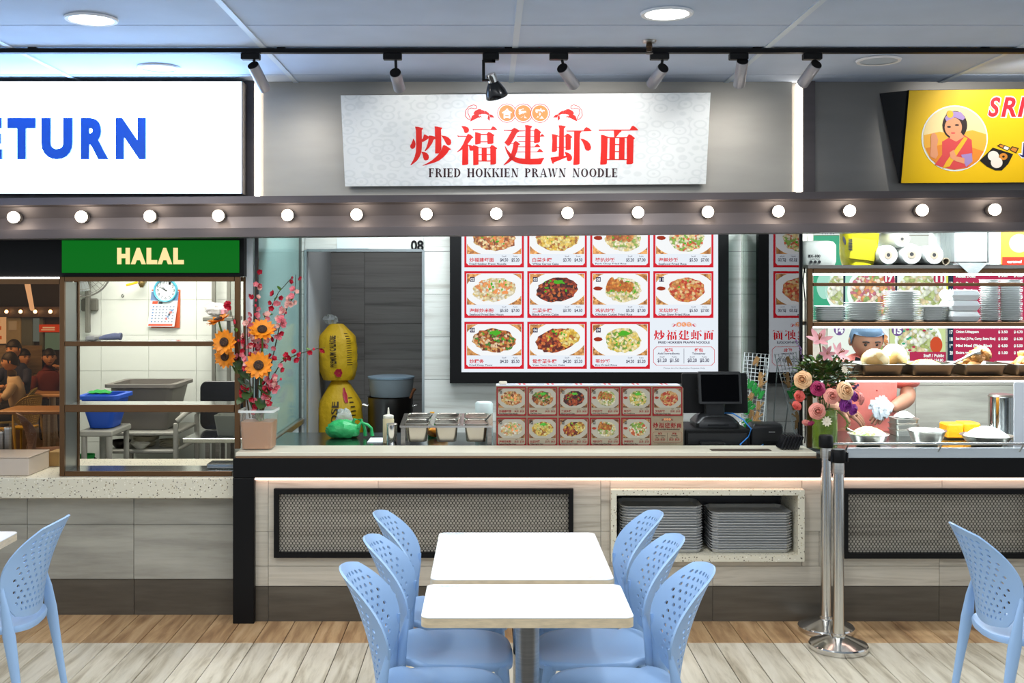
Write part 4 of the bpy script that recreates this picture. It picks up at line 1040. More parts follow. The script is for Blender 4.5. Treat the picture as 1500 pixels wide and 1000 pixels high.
for k in range(5): crect(247+k*1.6, 250+k*1.8, 465-k*3, 468-k*3, (0, 1, 3, 0, 1)[k])
crect(223, 259, 474, 477, 0)
mb.build('print', [mat('calendar_ink_red', '#d2563c', .6), mat('calendar_ink_blue', '#6f8fb8', .6), mat('calendar_ink_grey', '#8c98a8', .6), mat('calendar_ink_dark', '#444a55', .6)], t, kind='stuff')
# small things on the back wall
mb = MB().tube([(X(178, 7.66), 7.69, Z(431, 7.68)), (X(178, 7.66), 7.665, Z(432, 7.68)), (X(178.5, 7.66), 7.66, Z(435, 7.68)), (X(180, 7.66), 7.66, Z(435.5, 7.68)), (X(181.5, 7.66), 7.66, Z(432.5, 7.68))], .003, 6)
mb.build('wall_hook', DARKG, smooth=60, label='small dark hook on the white tiled wall', cat='hook')
t = thing('wall_tap', 'brass wall tap with a yellow lever handle left of the clock', 'tap', (X(207, 7.6), 7.68, Z(421, 7.6)))
MB().cyl((X(207, 7.62), 7.691, Z(412, 7.6)), (X(207, 7.62), 7.60, Z(412, 7.6)), .016).build('pipe', mat('old_brass', '#8a744a', .35, .9), t, smooth=40)
MB().lathe((X(207.5, 7.6), 7.6, Z(412, 7.6)), [(.020, .0), (.024, -.012), (.018, -.03), (.013, -.036), (.012, -.042)][::-1], 14).build('nozzle', MATS['old_brass'], t, smooth=40)
MB().obox((X(193, 7.58), 7.585, Z(415.5, 7.58)), (.042, .006, .008), Matrix.Rotation(-.25, 3, 'Y')).build('lever', mat('lever_yellow', '#e2b61e', .4), t, bevel=.003)
# pipes and shelf at right of the room
t = thing('wall_shelf', 'grey bracket shelf on posts at the right of the tray room', 'shelf', (X(328, 7.5), 7.6, 0))
for p in (310, 332): MB().box(X(p, 7.62), X(p+5, 7.62), 7.62, 7.65, 0, 2.2).build('post', mat('post_grey', '#84827a', .5, .4), t)
MB().box(X(305, 7.5), X(350, 7.5), 7.35, 7.615, Z(470, 7.4), Z(464, 7.4)).build('shelf_board', MATS['post_grey'], t, bevel=.004)
mb = MB()
mb.sphere((X(317, 7.45), 7.45, Z(453, 7.45)), (.078, .06, .045), 16, 10, jit=.22)
mb.build('plastic_bag', mat('crumpled_plastic', '#d8d3d3', .25, alpha=.85, bump=(30, .8)), smooth=20, label='crumpled clear plastic bag on the bracket shelf', cat='bag')
MB().sphere((X(328, 7.42), 7.42, Z(455, 7.42)), (.03, .03, .03), 10, 7, jit=.2).build('pink_bundle', mat('pink_cloth', '#e59aa4', .7), smooth=40, label='small pink bundle beside the crumpled bag', cat='bundle')

# carts, tubs and crockery
GP = mat('grey_cart_plastic', '#a3a096', .5); TUB = mat('grey_tub', '#77716a', .5)
def tub(name, lab, x0, x1, y0, y1, z0, z1, m, taper=.05, rim=.03):
    t = thing(name, lab, 'tub', ((x0+x1)/2, (y0+y1)/2, z0))
    mb = MB(); n_ = 4
    o_ = lambda k, z: [(p, q, z) for p, q in rrect(x0+k, x1-k, y0+k, y1-k, .04, n_)]
    loft(mb, [o_(taper, z0), o_(taper+.004, z0), o_(0, z1-.04), o_(0, z1), o_(.012, z1), o_(.012, z1-.04), o_(taper+.012, z0+.012)])
    mb.build('tub_body', m, t, smooth=40)
    mb = MB(); loft(mb, [o_(-.002, z1-.022), o_(-rim, z1-.022), o_(-rim, z1), o_(-.002, z1)], caps=False); mb.build('rim', m, t, smooth=30)
    return t
tub('grey_tub', 'large grey plastic tub on the utility cart', X(160, 7.12), X(252, 7.12), 7.12, 7.52, .803, 1.107, TUB)
t = thing('utility_cart', 'grey plastic two tier cart carrying the large grey tub', 'cart', (X(205, 7.3), 7.3, 0))
cx0, cx1, cy0, cy1 = X(150, 7.06), X(260, 7.06), 7.06, 7.60
for z in (.66, .775): MB().box(cx0+.02, cx1-.02, cy0+.02, cy1-.02, z, z+.026).build('tray_tier', GP, t, bevel=.008)
for x in (cx0, cx1-.03):
    for y in (cy0, cy1-.03): MB().box(x, x+.03, y, y+.03, .12, .86).build('post', GP, t, bevel=.006)
for x in (cx0, cx1-.03):
    for y in (cy0, cy1-.03): MB().lathe((0, 0, 0), [(.045, -.015), (.055, -.012), (.055, .012), (.045, .015)], 16).xf(Matrix.Translation((x+.015, y+.015, .056)) @ Matrix.Rotation(PI/2, 4, 'Y')).build('castor', BLACK, t)
MB().tube([(cx1-.01, cy0+.02, .87), (cx1+.05, cy0+.05, .93), (cx1+.06, cy1-.05, .93), (cx1-.01, cy1-.02, .87)], .018, 10).build('handle', GP, t, smooth=50)
# crockery on the lower tier
zt_ = .687
MB().lathe((X(175, 7.14), 7.16, zt_), [(.03, 0), (.035, .004), (.068, .045), (.07, .05), (.064, .048), (.03, .012), (0, .01)], 24).build('bowl', [mat('lacquer_black', '#1d1614', .3)], smooth=50, label='dark bowl with red rim on the cart, left of the plates', cat='bowl')
BEI = mat('beige_melamine', '#cfc6ac', .35)
def plate(x, y, z, r, m, lab=None, grp=None, h=.02, name='plate'):
    return MB().lathe((x, y, z), [(r*.55, 0), (r*.6, .001), (r*.97, h-.004), (r, h), (r*.95, h-.001), (r*.58, .005), (0, .004)], 26).build(name, m, smooth=50, label=lab, cat='plate' if name == 'plate' else 'bowl', group=grp)
for k in range(3): plate(X(212, 7.24), 7.26, zt_+.008*k+.03, .088, BEI, 'beige melamine plate on the cart above the bowl, '+nth(k, 3), 'beige plates on the cart', .02)
MB().lathe((X(212, 7.24), 7.26, zt_), [(.05, 0), (.055, .002), (.07, .028), (.066, .0295)], 24).build('bowl', BEI, smooth=50, label='beige bowl under the plate stack on the cart', cat='bowl')
MB().lathe((X(206, 7.12), 7.12, zt_), [(.025, 0), (.03, .003), (.06, .034), (.062, .038), (.055, .035), (.0, .01)], 24).build('bowl', mat('white_melamine', '#e5e2d5', .35), smooth=50, label='white bowl in front of the beige plates on the cart', cat='bowl')
for k in range(4): plate(X(249, 7.2)-.01, 7.22, zt_+.011*k, .066, BEI, 'beige side plate by the cart post, '+nth(k, 4), 'beige side plates on the cart', .014)
tub('blue_tub', 'blue plastic tub on the small cart at left', X(116.5, 6.68), X(168, 6.68), 6.68, 6.97, .872, 1.075, mat('tub_blue', '#2355c0', .45), .035, .02)
t = thing('utility_cart', 'small grey plastic cart under the blue tub', 'cart', (X(140, 6.7), 6.8, 0))
cx0, cx1, cy0, cy1 = X(117, 6.66), X(166, 6.66), 6.64, 7.0
MB().box(cx0, cx1, cy0, cy1, .83, .868).build('tray_tier', GP, t, bevel=.008)
MB().box(cx0+.01, cx1-.01, cy0+.01, cy1-.01, .52, .55).build('tray_tier', GP, t, bevel=.008)
for x in (cx0+.01, cx1-.04):
    for y in (cy0+.01, cy1-.04): MB().cyl((x+.015, y+.015, 0), (x+.015, y+.015, .829), .017).build('post', GP, t, smooth=40)
mb = MB(); mb.grid(lambda u, v: (X(129+32*u, 6.72), 6.69+.09*v, 1.092+.016*math.sin(PI*u)**.4*math.sin(PI*v)**.6+.003*math.sin(17*u+3*v)), 10, 6); mb.add([(p[0], p[1], min(p[2]-.006, 1.085)) for p in mb.v], [f[::-1] for f in mb.f])
mb.build('green_cloth', mat('cloth_green', '#1f8f3c', .8), smooth=60, label='folded green cloth lying on the blue tub', cat='cloth')
t = thing('green_jug', 'green plastic jug on the lower tier of the small cart', 'jug', (X(127, 6.8), 6.8, .551))
MB().lathe((X(127, 6.8), 6.8, .551), [(.04, 0), (.042, .005), (.046, .11), (.05, .15), (.046, .148), (.04, .01)], 20).build('body', MATS['cloth_green'], t, smooth=40)
MB().tube([(X(127, 6.8)+.045, 6.8, .68), (X(127, 6.8)+.075, 6.8, .66), (X(127, 6.8)+.07, 6.8, .60), (X(127, 6.8)+.044, 6.8, .585)], .006, 6).build('handle', BLACK, t, smooth=50)
for (a, b, c, d, lab) in ((140, 164, 655, 674, 'grey box beside the green jug'),): MB().box(X(a, 6.9), X(b, 6.9)-.05, 6.80, 6.93, .551, .64).build('storage_box', mat('box_grey', '#7d7a72', .6), bevel=.004, label='small grey box beside the green jug', cat='box')
# side table with black tray and grey bin
zt_ = Z(640, 6.9)
t = thing('side_table', 'steel side table at right of the tray room', 'table', (X(312, 7), 7.05, 0))
MB().box(X(268, 6.85), -1.32, 6.84, 7.35, zt_-.03, zt_).build('tabletop', SHM, t, bevel=.003)
for x in (X(300, 6.87), X(315, 6.87), -1.36):
    for y in (6.88, 7.28): MB().box(x, x+.025, y, y+.025, 0, zt_-.031).build('leg', STEEL2, t)
mb = MB().prism(rrect(X(293, 7.25), X(293, 7.25)+.30, zt_+.002, Z(558, 7.25), .05, 6), 7.25, 7.27); 
o = mb.build('serving_tray', BLACKG, smooth=30, bevel=.004, label='large black tray standing upright behind the grey bin', cat='tray')
mb = MB(); x0, x1 = X(313, 6.95), X(349, 6.95)
loft(mb, [[(p, q, z) for p, q in rrect(x0+k, x1-k, 6.93+k, 7.1-k, .03, 4)] for k, z in ((.02, zt_+.001), (.018, zt_+.004), (0, zt_+.13), (.004, zt_+.13), (.022, zt_+.01))])
mb.build('grey_bin', mat('bin_grey', '#80827a', .5), smooth=40, label='grey plastic bin in front of the black tray', cat='bin')

# ------------------------------------------------------------------ glass at far left; lowered hall behind it built in place of its reflection
MB().box(xs(-60), xs(86.5), DS, DS+.03, zs(416), zs(408.5)).build('trim_3', BRONZE, kind='structure')
MB().box(xs(-60), xs(86), DS+.005, DS+.02, zs(408), zs(405.5)).build('trim_4', emis('white_led', '#fff6ea', 4.0), kind='structure')
wi = MB().box(xs(-60), X(86.5, 6.25)+.03, 6.25, 6.28, zc, zc+.05).build('window_1', BRONZE, kind='structure')
MB().box(xs(-60)-.2, X(86.5, 6.25)+.028, 6.262, 6.268, zc+.05, 2.02).build('window_pane', glass('tinted_glass', '#e0c8ac', 0, .95, .3), wi)
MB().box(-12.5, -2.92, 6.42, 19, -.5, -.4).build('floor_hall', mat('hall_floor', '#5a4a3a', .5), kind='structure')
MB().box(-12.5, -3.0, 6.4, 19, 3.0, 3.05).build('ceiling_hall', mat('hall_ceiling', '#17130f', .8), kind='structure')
# opposite stall
p0 = Vector((X(-14, 17.6), 17.6, 0)); p1 = Vector((X(100, 15.9), 15.9, 0)); ex = (p1-p0)/114.0; ey = Vector((-ex.y, ex.x, 0)).normalized()
def hallz(px, py): 
    q = p0+ex*(px+14); return Z(py, q.y)
def hbox(px0, px1, py0, py1, f, b, mb=None, m=0):
    """box on the far stall wall, f..b metres in front of it"""
    mb = mb or MB(); a, c = p0+ex*(px0+14), p0+ex*(px1+14)
    za0, za1, zc0, zc1 = hallz(px0, py1), hallz(px0, py0), hallz(px1, py1), hallz(px1, py0)
    fr_ = [Vector((a.x, a.y, za0)), Vector((c.x, c.y, zc0)), Vector((c.x, c.y, zc1)), Vector((a.x, a.y, za1))]
    v = [q-ey*f for q in fr_]+[q-ey*b for q in fr_]
    return mb.add(v, [(0, 1, 2, 3), (7, 6, 5, 4), (0, 4, 5, 1), (1, 5, 6, 2), (2, 6, 7, 3), (3, 7, 4, 0)], m)
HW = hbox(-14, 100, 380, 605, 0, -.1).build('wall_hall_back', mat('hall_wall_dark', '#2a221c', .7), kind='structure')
hbox(-14, 100, 449, 464, .12, .001).build('fascia', mat('hall_fascia', '#4a3424', .6), HW)
for (a, b, c, d, m, nme) in ((14, 36, 465, 506, mat('hall_cream', '#b9ac86', .6), 'panel'), (37, 53, 465, 510, mat('hall_grey', '#67716c', .6), 'panel'), (54, 62, 466, 500, emis('hall_blue', '#7fa6c8', .7), 'panel'),
    (63, 68, 466, 512, MATS['hall_grey'], 'panel'), (71, 95, 487, 512, emis('hall_glass', '#7fb2b8', .6), 'display_glass')): hbox(a, b, c, d, .03, .001).build(nme, m, HW)
hbox(2, 11.5, 462, 503, .06, .001).build('menu_light', emis('hall_menu_white', '#ffe9d0', .9), HW)
for (px, py, r) in ((5, 470, 4), (7, 480, 4), (3, 486, 4.5), (8, 494, 3.5)):
    hbox(px-r*.6, px+r*.6, py-r*.7, py+r*.7, .075, .062).build('menu_picture', emis('hall_menu_orange', '#e8742a', .8), HW)
hbox(68, 95, 475, 486, .09, .032).build('orange_sign', emis('hall_orange_sign', '#e0501c', .9), HW)
hbox(74, 90, 478.5, 480.5, .10, .091).build('sign_line', emis('hall_white', '#fff0e0', .9), HW); hbox(72, 90, 482, 483.3, .10, .091).build('sign_line', MATS['hall_white'], HW)
hbox(19, 31, 470, 483, .045, .031).build('notice', mat('hall_paper', '#d8d2c0', .6), HW)
hbox(14, 78, 505, 545, .5, .15).build('stall_counter', mat('hall_plank', '#8c7a5c', .6, noise=(3, .2, (1, 1, 12))), HW)
for i, px in enumerate((8, 28, 49, 70, 91)):
    q = p0+ex*(px+14)-ey*.17
    MB().sphere((q.x, q.y, hallz(px, 456)), .028, 10, 6).build('globe_bulb', BULB, label=('leftmost', 'second from left', 'middle', 'second from right', 'rightmost, half hidden')[i]+' tiny lit globe bulb in the reflected hall', cat='bulb', group='bulbs of the stall across the hall')
mb = MB().tube([(X(40, 12), 12, Z(415, 12)), (X(47, 15), 15, Z(452, 15))], .03, 8); mb.build('tube_light', emis('tube_white', '#ffe8d8', 1.2), smooth=60, label='pale tube light hanging in the reflected hall', cat='light')
area('hall_far_light', (-7.2, 12.5, 2.8), 2.6, 260, (1, .9, .76))
def recolor(ms, m):
    out = []
    for me in ms:
        c = me.copy(); c.materials.clear(); c.materials.append(m); out.append(c)
    return out
def hall_chair(x, y, rz, m, lab):
    b, s, l = CM; ms = recolor([b, s]+l, m)
    t = thing('dining_chair', lab, 'chair', (x, y, -.4), rz)
    for me, n_ in zip(ms, ['backrest', 'seat'] + ['leg']*4): linked(me, n_, t)
def hall_table(x0, x1, y0, y1, lab):
    t = thing('dining_table', lab, 'table', ((x0+x1)/2, (y0+y1)/2, -.4))
    MB().box(x0, x1, y0, y1, .31, .35).build('tabletop', mat('hall_table', '#a9865c', .25), t, bevel=.01)
    MB().cyl(((x0+x1)/2, (y0+y1)/2, -.4), ((x0+x1)/2, (y0+y1)/2, .309), .04).build('pedestal', STEEL2, t, smooth=40)
hall_table(X(0, 12.3), X(92, 12.3)+.2, 12.2, 12.75, 'brown table nearest in the reflected hall at left')
hall_table(X(38, 14.1), X(100, 14.1), 14.05, 14.5, 'brown table in the middle of the reflected hall')
hall_table(X(44, 16), X(84, 16), 15.34, 15.56, 'small brown table before the far diners')
hall_table(X(-26, 14.9), X(1, 14.9), 14.9, 15.3, 'brown table at the far left of the hall')
hall_chair(X(73, 11.4), 11.4, .5, mat('mauve_chair', '#8d7f86', .5), 'mauve grey chair closest in the reflected hall at left')
hall_chair(X(27, 13.25), 13.25, 2.6, mat('olive_chair', '#a08a3c', .5), 'olive yellow chair beyond the brown table in the hall')
hall_chair(X(14.5, 13.9), 13.9, -1.2-PI/2, mat('dark_olive_chair', '#6f6a35', .5), 'dark olive chair under the beige shirted diner')

# carton, box and shakers on the terrazzo at left
t = thing('white_carton', 'low white carton on the terrazzo at the left picture edge', 'carton', (X(10, 5.9), 5.9, zc))
MB().box(-3.0, X(42, 5.78), 5.78, 6.05, zc, Z(671, 5.78)).build('carton_body', mat('carton_cream', '#c2b3a4', .5), t, bevel=.003)
MB().box(-3.0, X(42, 5.78)+.002, 5.777, 6.053, Z(671, 5.78)+.0005, Z(671, 5.78)+.006).build('carton_lid', mat('carton_lid', '#b8a796', .4), t, bevel=.002)
MB().box(X(73, 6.1), X(88.5, 6.1)-.0, 6.08, 6.2, zc, Z(661, 6.1)).build('cardboard_box', mat('cardboard', '#a8834e', .7, noise=(12, .15, (1, 1, 1))), bevel=.002, label='brown cardboard box behind the white carton', cat='box')
for (px, lab) in ((2, 'steel shaker at the left picture edge behind the white carton'), (12, 'taller steel shaker right of its twin, behind the white carton')):
    x = X(px, 6.15); h_ = Z(628 if px > 5 else 634, 6.15)-zc; t = thing('steel_shaker', lab, 'shaker', (x, 6.15, zc))
    MB().lathe((x, 6.15, zc), [(.02, 0), (.021, .003), (.021, h_)], 18).build('body', STEEL2, t, smooth=40); MB().lathe((x, 6.15, zc+h_+.0005), [(.0225, 0), (.022, .01), (0, .012)], 18).build('lid', STEEL, t, smooth=40)
# ------------------------------------------------------------------ printed menus
def clip(pts, x0, x1, z0, z1):
    def half(ps, f, g):
        out = []
        for i in range(len(ps)):
            a, b = ps[i-1], ps[i]; fa, fb = f(a), f(b)
            if (fa >= 0) != (fb >= 0): t = fa/(fa-fb); out.append((a[0]+(b[0]-a[0])*t, a[1]+(b[1]-a[1])*t))
            if fb >= 0: out.append(b)
        return out
    for f in (lambda p: p[0]-x0, lambda p: x1-p[0], lambda p: p[1]-z0, lambda p: z1-p[1]):
        pts = half(pts, f, None)
        if len(pts) < 3: return []
    return pts
FD = {'noodle': ['#e8c27a', '#d99548', '#f3dca6', '#c96a2e', '#f0b27c', '#8d4a1e'], 'beehoon': ['#efe6c8', '#e8d6a0', '#f4ecd8', '#dfc27a', '#f09a5a'], 'kway': ['#9c4a1c', '#c5702a', '#6d2e12', '#dba05a', '#e9c9a0', '#4d8a2a'],
      'white': ['#f1cf62', '#e6b83a', '#f7e49a', '#b9702a', '#f0d878'], 'black': ['#8c2a12', '#5e1a0c', '#b5461c', '#3a120a', '#c96a2c'], 'yuan': ['#8c2a12', '#b5461c', '#5e1a0c', '#e8b84a', '#d07030'],
      'pork': ['#c9702c', '#e09a4c', '#a9501c', '#d8843a'], 'cutlet': ['#d8802c', '#e8a04a', '#b9601c', '#c9702a'], 'egg': ['#f0dd92', '#e6c85a', '#f6ecc0', '#7da53a', '#e9d27a'],
      'seafood': ['#f2e3b8', '#ecd08a', '#e2693a', '#f7eed2', '#8fb84a'], 'siew': ['#e6b070', '#d9964c', '#c9442c', '#eec890', '#e07a4a'], 'rice': ['#f0e2b0', '#e9d28a', '#f6eed0', '#9dbb5a']}
SIDE = {'pork': 1, 'cutlet': 1, 'egg': 1, 'seafood': 1, 'siew': 1}
DISH = {1: ('炒福建虾面', 'Fried Hokkien Prawn Noodle', '$4.50', '$5.20', 'noodle'), 2: ('海鲜炒米粉', 'Seafood Fried Bee Hoon', '$5.50', '$7.00', 'beehoon'), 3: ('炒粿条', 'Fried Kway Teow', '$4.20', '$5.50', 'kway'),
        4: ('白菜头粿', 'White Carrot Cake', '$3.70', '$4.50', 'white'), 5: ('黑菜头粿', 'Black Carrot Cake', '$3.70', '$4.50', 'black'), 6: ('鸳鸯菜头粿', 'Yuan Yang Carrot Cake', '$4.20', '$5.20', 'yuan'),
        7: ('猪扒炒饭', 'Pork Chop Fried Rice', '$5.20', '$7.00', 'pork'), 8: ('鸡扒炒饭', 'Chicken Cutlet Fried Rice', '$5.20', '$7.00', 'cutlet'), 9: ('蛋炒饭', 'Egg Fried Rice', '$4.20', '$5.20', 'egg'),
        10: ('海鲜炒饭', 'Seafood Fried Rice', '$5.50', '$7.00', 'seafood'), 11: ('叉烧炒饭', 'Char Siew Fried Rice', '$5.50', '$7.00', 'siew')}
class Ink:
    """inks of one printed menu: backlit (e > 0) or plain paper"""
    def __init__(s, tag_, e, white, red, dark, wood):
        s.e = e; s.tag = tag_; f = (lambda n, c: emis(tag_+n, c, e)) if e else (lambda n, c: mat(tag_+n, c, .35))
        s.white, s.red, s.dark, s.plate, s.wood = f('_white', white), f('_red', red), f('_dark', dark), f('_plate', '#f2f4f5' if e else '#aaa494'), specks(tag_+'_wood', wood, ['#6a3f1c', '#9a6a38', '#7c4e24', '#a87a48'], 60, .6, emit=e)
        s.green, s.chili, s.lime = f('_green', '#4fae2c'), f('_chili', '#9c3018'), f('_orange', '#f0985a')
    def food(s, k): return food(s.tag+'_food_'+k, FD[k], 62 if s.e else 95, emit=s.e, rough=.4, bump=0, dim=1 if s.e else .72)
def dish_panel(parent, n, x0, x1, z0, z1, y, ink, bw=.05):
    ch, en, p1, p2, kind = DISH[n]; w, h = x1-x0, z1-z0; rnd = random.Random(n)
    mb = MB(); b = w*bw*.5
    mb.box(x0, x1, y, y+.004, z0, z1, 0)
    ix0, ix1, iz0, iz1 = x0+b*1.25, x1-b*1.25, z0+b*1.4, z1-b*1.4; c = w*.035
    mb.add([(p, y-.0008, q) for p, q in [(ix0+c, iz0), (ix1-c, iz0), (ix1, iz0+c), (ix1, iz1), (ix0, iz1), (ix0, iz0+c)]], [(0, 1, 2, 3, 4, 5)], 1)
    zp = z0+h*.285; tx = x0+w*.085
    mb.text(ch, tx, tx+w*(.082*len(ch)), z0+h*.115, z0+h*.205, y-.0016, 2, bold=.02)
    mb.text(en, tx, tx+w*min(.62, .026*len(en)), z0+h*.052, z0+h*.098, y-.0016, 3, bold=.02)
    for q, (a, e_) in enumerate(((.60, .735), (.79, .925))):
        mb.text((p1, p2)[q], x0+w*a, x0+w*e_, z0+h*.115, z0+h*.195, y-.0016, 3 if ink.e else 2, bold=.02)
        mb.text(('Staff', 'Public')[q], x0+w*(a+.03), x0+w*(e_-.03), z0+h*.222, z0+h*.25, y-.0016, 3)
    o = mb.build('dish_panel', [ink.red, ink.white, ink.red, ink.dark], parent, kind='stuff')
    # photograph of the dish
    mb = MB(); X0, X1, Z0, Z1 = ix0+w*.01, ix1-w*.01, zp, iz1-h*.008; cx, cz = (X0+X1)/2, (Z0+Z1)/2-h*.0
    P = lambda pts, m, k: (lambda q: mb.add([(a, y-.0014-.0003*k, c_) for a, c_ in q], [tuple(range(len(q)))], m) if q else None)(clip(pts, X0, X1, Z0, Z1))
    P([(X0, Z0), (X1, Z0), (X1, Z1), (X0, Z1)], 0, 0)
    rot = rnd.uniform(-.05, .25) if n in (4, 5, 6) else rnd.uniform(-.1, .1)
    P(ell(cx+w*.01, cz, w*.50, h*.385, 36, 0, rot), 1, 1); P(ell(cx+w*.012, cz-h*.01, w*.43, h*.32, 32, 0, rot), 1, 2)
    random.seed(n*13+1)
    base = {'pork': 'rice', 'cutlet': 'rice'}.get(kind, kind); fm = [ink.food(base), ink.food(kind)]
    rx, rz = (.36, .25) if kind in ('noodle', 'beehoon', 'kway', 'white', 'black', 'yuan') else (.30, .26)
    dx = .05 if kind in SIDE else 0
    P(ell(cx+w*dx, cz-h*.01, w*rx, h*rz, 30, .07, rot), 2, 3)
    if kind in ('pork', 'cutlet'):
        for k in range(5): P(ell(cx+w*(-.17+.085*k), cz+h*(.10-.015*k), w*.055, h*(.16-.01*k), 14, .06, -.35), 3, 4+k % 2)
    if kind == 'yuan': P(ell(cx+w*.2, cz+h*.06, w*.18, h*.18, 22, .08), 5, 4)
    if kind in ('noodle', 'beehoon'):
        for k in range(4): P(ell(cx+w*rnd.uniform(-.2, .2), cz+h*rnd.uniform(-.08, .14), w*.05, h*.035, 10, .1, rnd.uniform(0, 3)), 6, 5)
    for k in range(9 if kind != 'siew' else 2): P(ell(cx+w*(dx+rnd.uniform(-.2, .2)), cz+h*rnd.uniform(-.12, .2), w*rnd.uniform(.012, .03), h*rnd.uniform(.012, .022), 7, .3, rnd.uniform(0, 3)), 4, 6)
    if kind in ('white', 'black', 'kway', 'egg'): P(ell(cx+w*(dx+.02), cz+h*.15, w*.10, h*.05, 14, .3), 4, 7)
    if kind in SIDE:
        P(ell(X0+w*.085, cz+h*.0, w*.095, h*.065, 18), 1, 4); P(ell(X0+w*.085, cz+h*.015, w*.075, h*.045, 18, .1), 7, 5)
    # number badge
    P([(X0+w*.05, Z1-h*.17), (X0+w*.13, Z1-h*.17), (X0+w*.13, Z1-h*.07), (X0+w*.05, Z1-h*.07)], 8, 8)
    mb.text('%02d' % n, X0+w*.06, X0+w*.12, Z1-h*.15, Z1-h*.09, y-.0042, 1, bold=.02)
    mb.build('dish_photo', [ink.wood, ink.plate, fm[0], fm[1], ink.green, ink.food('white'), ink.lime, ink.chili, ink.dark], o, kind='stuff', org=ORG[parent.name])
    random.seed(7)
def info_panel(parent, x0, x1, z0, z1, y, ink):
    w, h = x1-x0, z1-z0; mb = MB()
    f = lambda a, b, k=0: (x0+(a-598)/(938-598)*w, y-.0004*k, z0+h*(.60+.25*(250-b)/74))
    logo(mb, f, 0)
    mb.text('FRIED HOKKIEN PRAWN NOODLE', x0+w*.08, x0+w*.92, z0+h*.56, z0+h*.605, y, 2, bold=.03)
    prawns(mb, lambda a, b: (x0+w*.5+(a-767)*w/430, y, z0+h*(.92+(165-b)/40*.12)), 0); discs(mb, lambda a, b, k=0: (x0+w*.5+(a-767)*w/300, y-.0003*k, z0+h*(.935+(165-b)/40*.14)), 1, 3, 0)
    # boxed extras
    c = w*.05; fr_ = [(x0+c, z0+h*.13), (x1-c, z0+h*.13), (x1, z0+h*.13+c), (x1, z0+h*.5-c), (x1-c, z0+h*.5), (x0+c, z0+h*.5), (x0, z0+h*.5-c), (x0, z0+h*.13+c)]
    cx, cz = (x0+x1)/2, z0+h*.315; k = .985
    for i in range(8):
        a, b = fr_[i], fr_[(i+1) % 8]; q = lambda p: (cx+(p[0]-cx)*k, y, cz+(p[1]-cz)*(1-(1-k)*w/h*2.2))
        mb.add([(a[0], y, a[1]), (b[0], y, b[1]), q(b), q(a)], [(0, 1, 2, 3)], 0)
    mb.box(cx-w*.003, cx+w*.003, y, y+.0005, z0+h*.17, z0+h*.46, 2)
    for q, (ch, en, a, b) in enumerate((('加料', 'Add Ingredients', '$1.20', '$1.50'), ('打包', 'Takeaway', '$0.20', '$0.30'))):
        o_ = x0+w*(.25+.49*q)
        mb.text(ch, o_-w*.07, o_+w*.07, z0+h*.395, z0+h*.47, y, 0, bold=.03); mb.text(en, o_-w*(.18 if q == 0 else .11), o_+w*(.18 if q == 0 else .11), z0+h*.335, z0+h*.385, y, 2, bold=.02)
        for s_, dx in ((a, -.105), (b, .095)):
            mb.text(s_, o_+w*(dx-.075), o_+w*(dx+.075), z0+h*.185, z0+h*.27, y, 2 if ink.e else 0, bold=.02)
            mb.text('Staff' if dx < 0 else 'Public', o_+w*(dx-.04), o_+w*(dx+.04), z0+h*.285, z0+h*.315, y, 2)
    mb.text('Photos Are For Illustration Purposes Only', x0+w*.17, x0+w*.84, z0+h*.06, z0+h*.09, y, 2)
    mb.build('logo_panel', [ink.red, ink.lime, ink.dark, ink.white], parent, kind='stuff')
INKL = Ink('lit', .93, '#e6edf5', '#d3202e', '#3a3350', '#8a5a2c')
DM = 7.21
mbd = thing('menu_board', 'black framed backlit menu board on the stone wall', 'menu board', (X(862, DM), DM, Z(561, DM)))
def xm(p): return X(p, DM)
def zm(p): return Z(p, DM)
fr_ = MB(); fr_.box(xm(659), xm(676), DM-.01, DB-.01, zm(561), zm(290)); fr_.box(xm(1052), xm(1067), DM-.01, DB-.01, zm(561), zm(290)); fr_.box(xm(676), xm(1052), DM-.01, DB-.01, zm(561), zm(545)); fr_.box(xm(676), xm(1052), DM-.01, DB-.01, zm(306), zm(290))
fr_.build('frame', BLACK, mbd)
MB().box(xm(676), xm(1052), DM+.004, DM+.05, zm(545), zm(306)).build('lit_screen', INKL.white, mbd)
cols = [(680.2, 767.4), (772.4, 859.6), (864.6, 952), (957, 1045)]; rws = [(323, 391.5), (397, 465.5), (471, 540)]
for c in range(4):
    for r in range(3):
        if c == 3 and r == 2: info_panel(mbd, xm(957), xm(1047), zm(545), zm(470), DM+.002, INKL); continue
        dish_panel(mbd, c*3+r+1, xm(cols[c][0]), xm(cols[c][1]), zm(rws[r][1]), zm(rws[r][0]), DM-.0015, INKL, .055)
# counter menu stand
INKP = Ink('stand', 0, '#a0957f', '#8a0f14', '#1c1412', '#55341a')
DP = 5.93
st = thing('menu_stand', 'beige printed menu box standing on the counter before the till', 'menu', (X(863, DP), DP, ZW))
x0, x1, z1 = X(726.5, DP), X(1001, DP), Z(565, DP)
mb = MB().prism([(x0, ZW), (x1, ZW), (x1, z1-.012), (x1-.014, z1), (x0, z1)], DP, DP+.10); mb.build('stand_body', mat('beige_print', '#93836a', .3, noise=(6, .12, (1, 1, 1))), st, bevel=.002)
MB().box(x0+.002, x1-.016, DP+.004, DP+.098, z1+.0005, z1+.004).build('top_print', mat('top_white', '#e6ecf6', .3), st)
mb = MB()
for i in range(6):
    q = X(752+i*42, DP)
    for k in range(2): mb.box(q+.03+.025*k, q+.042+.025*k, DP+.02, DP+.09, z1+.0045, z1+.005, 0)
    mb.box(q-.03, q+.015, DP+.045, DP+.06, z1+.0045, z1+.005, 1)
mb.build('top_marks', [mat('mark_red', '#d8404a', .5), mat('mark_blue', '#5a6a9a', .5)], st, kind='stuff')
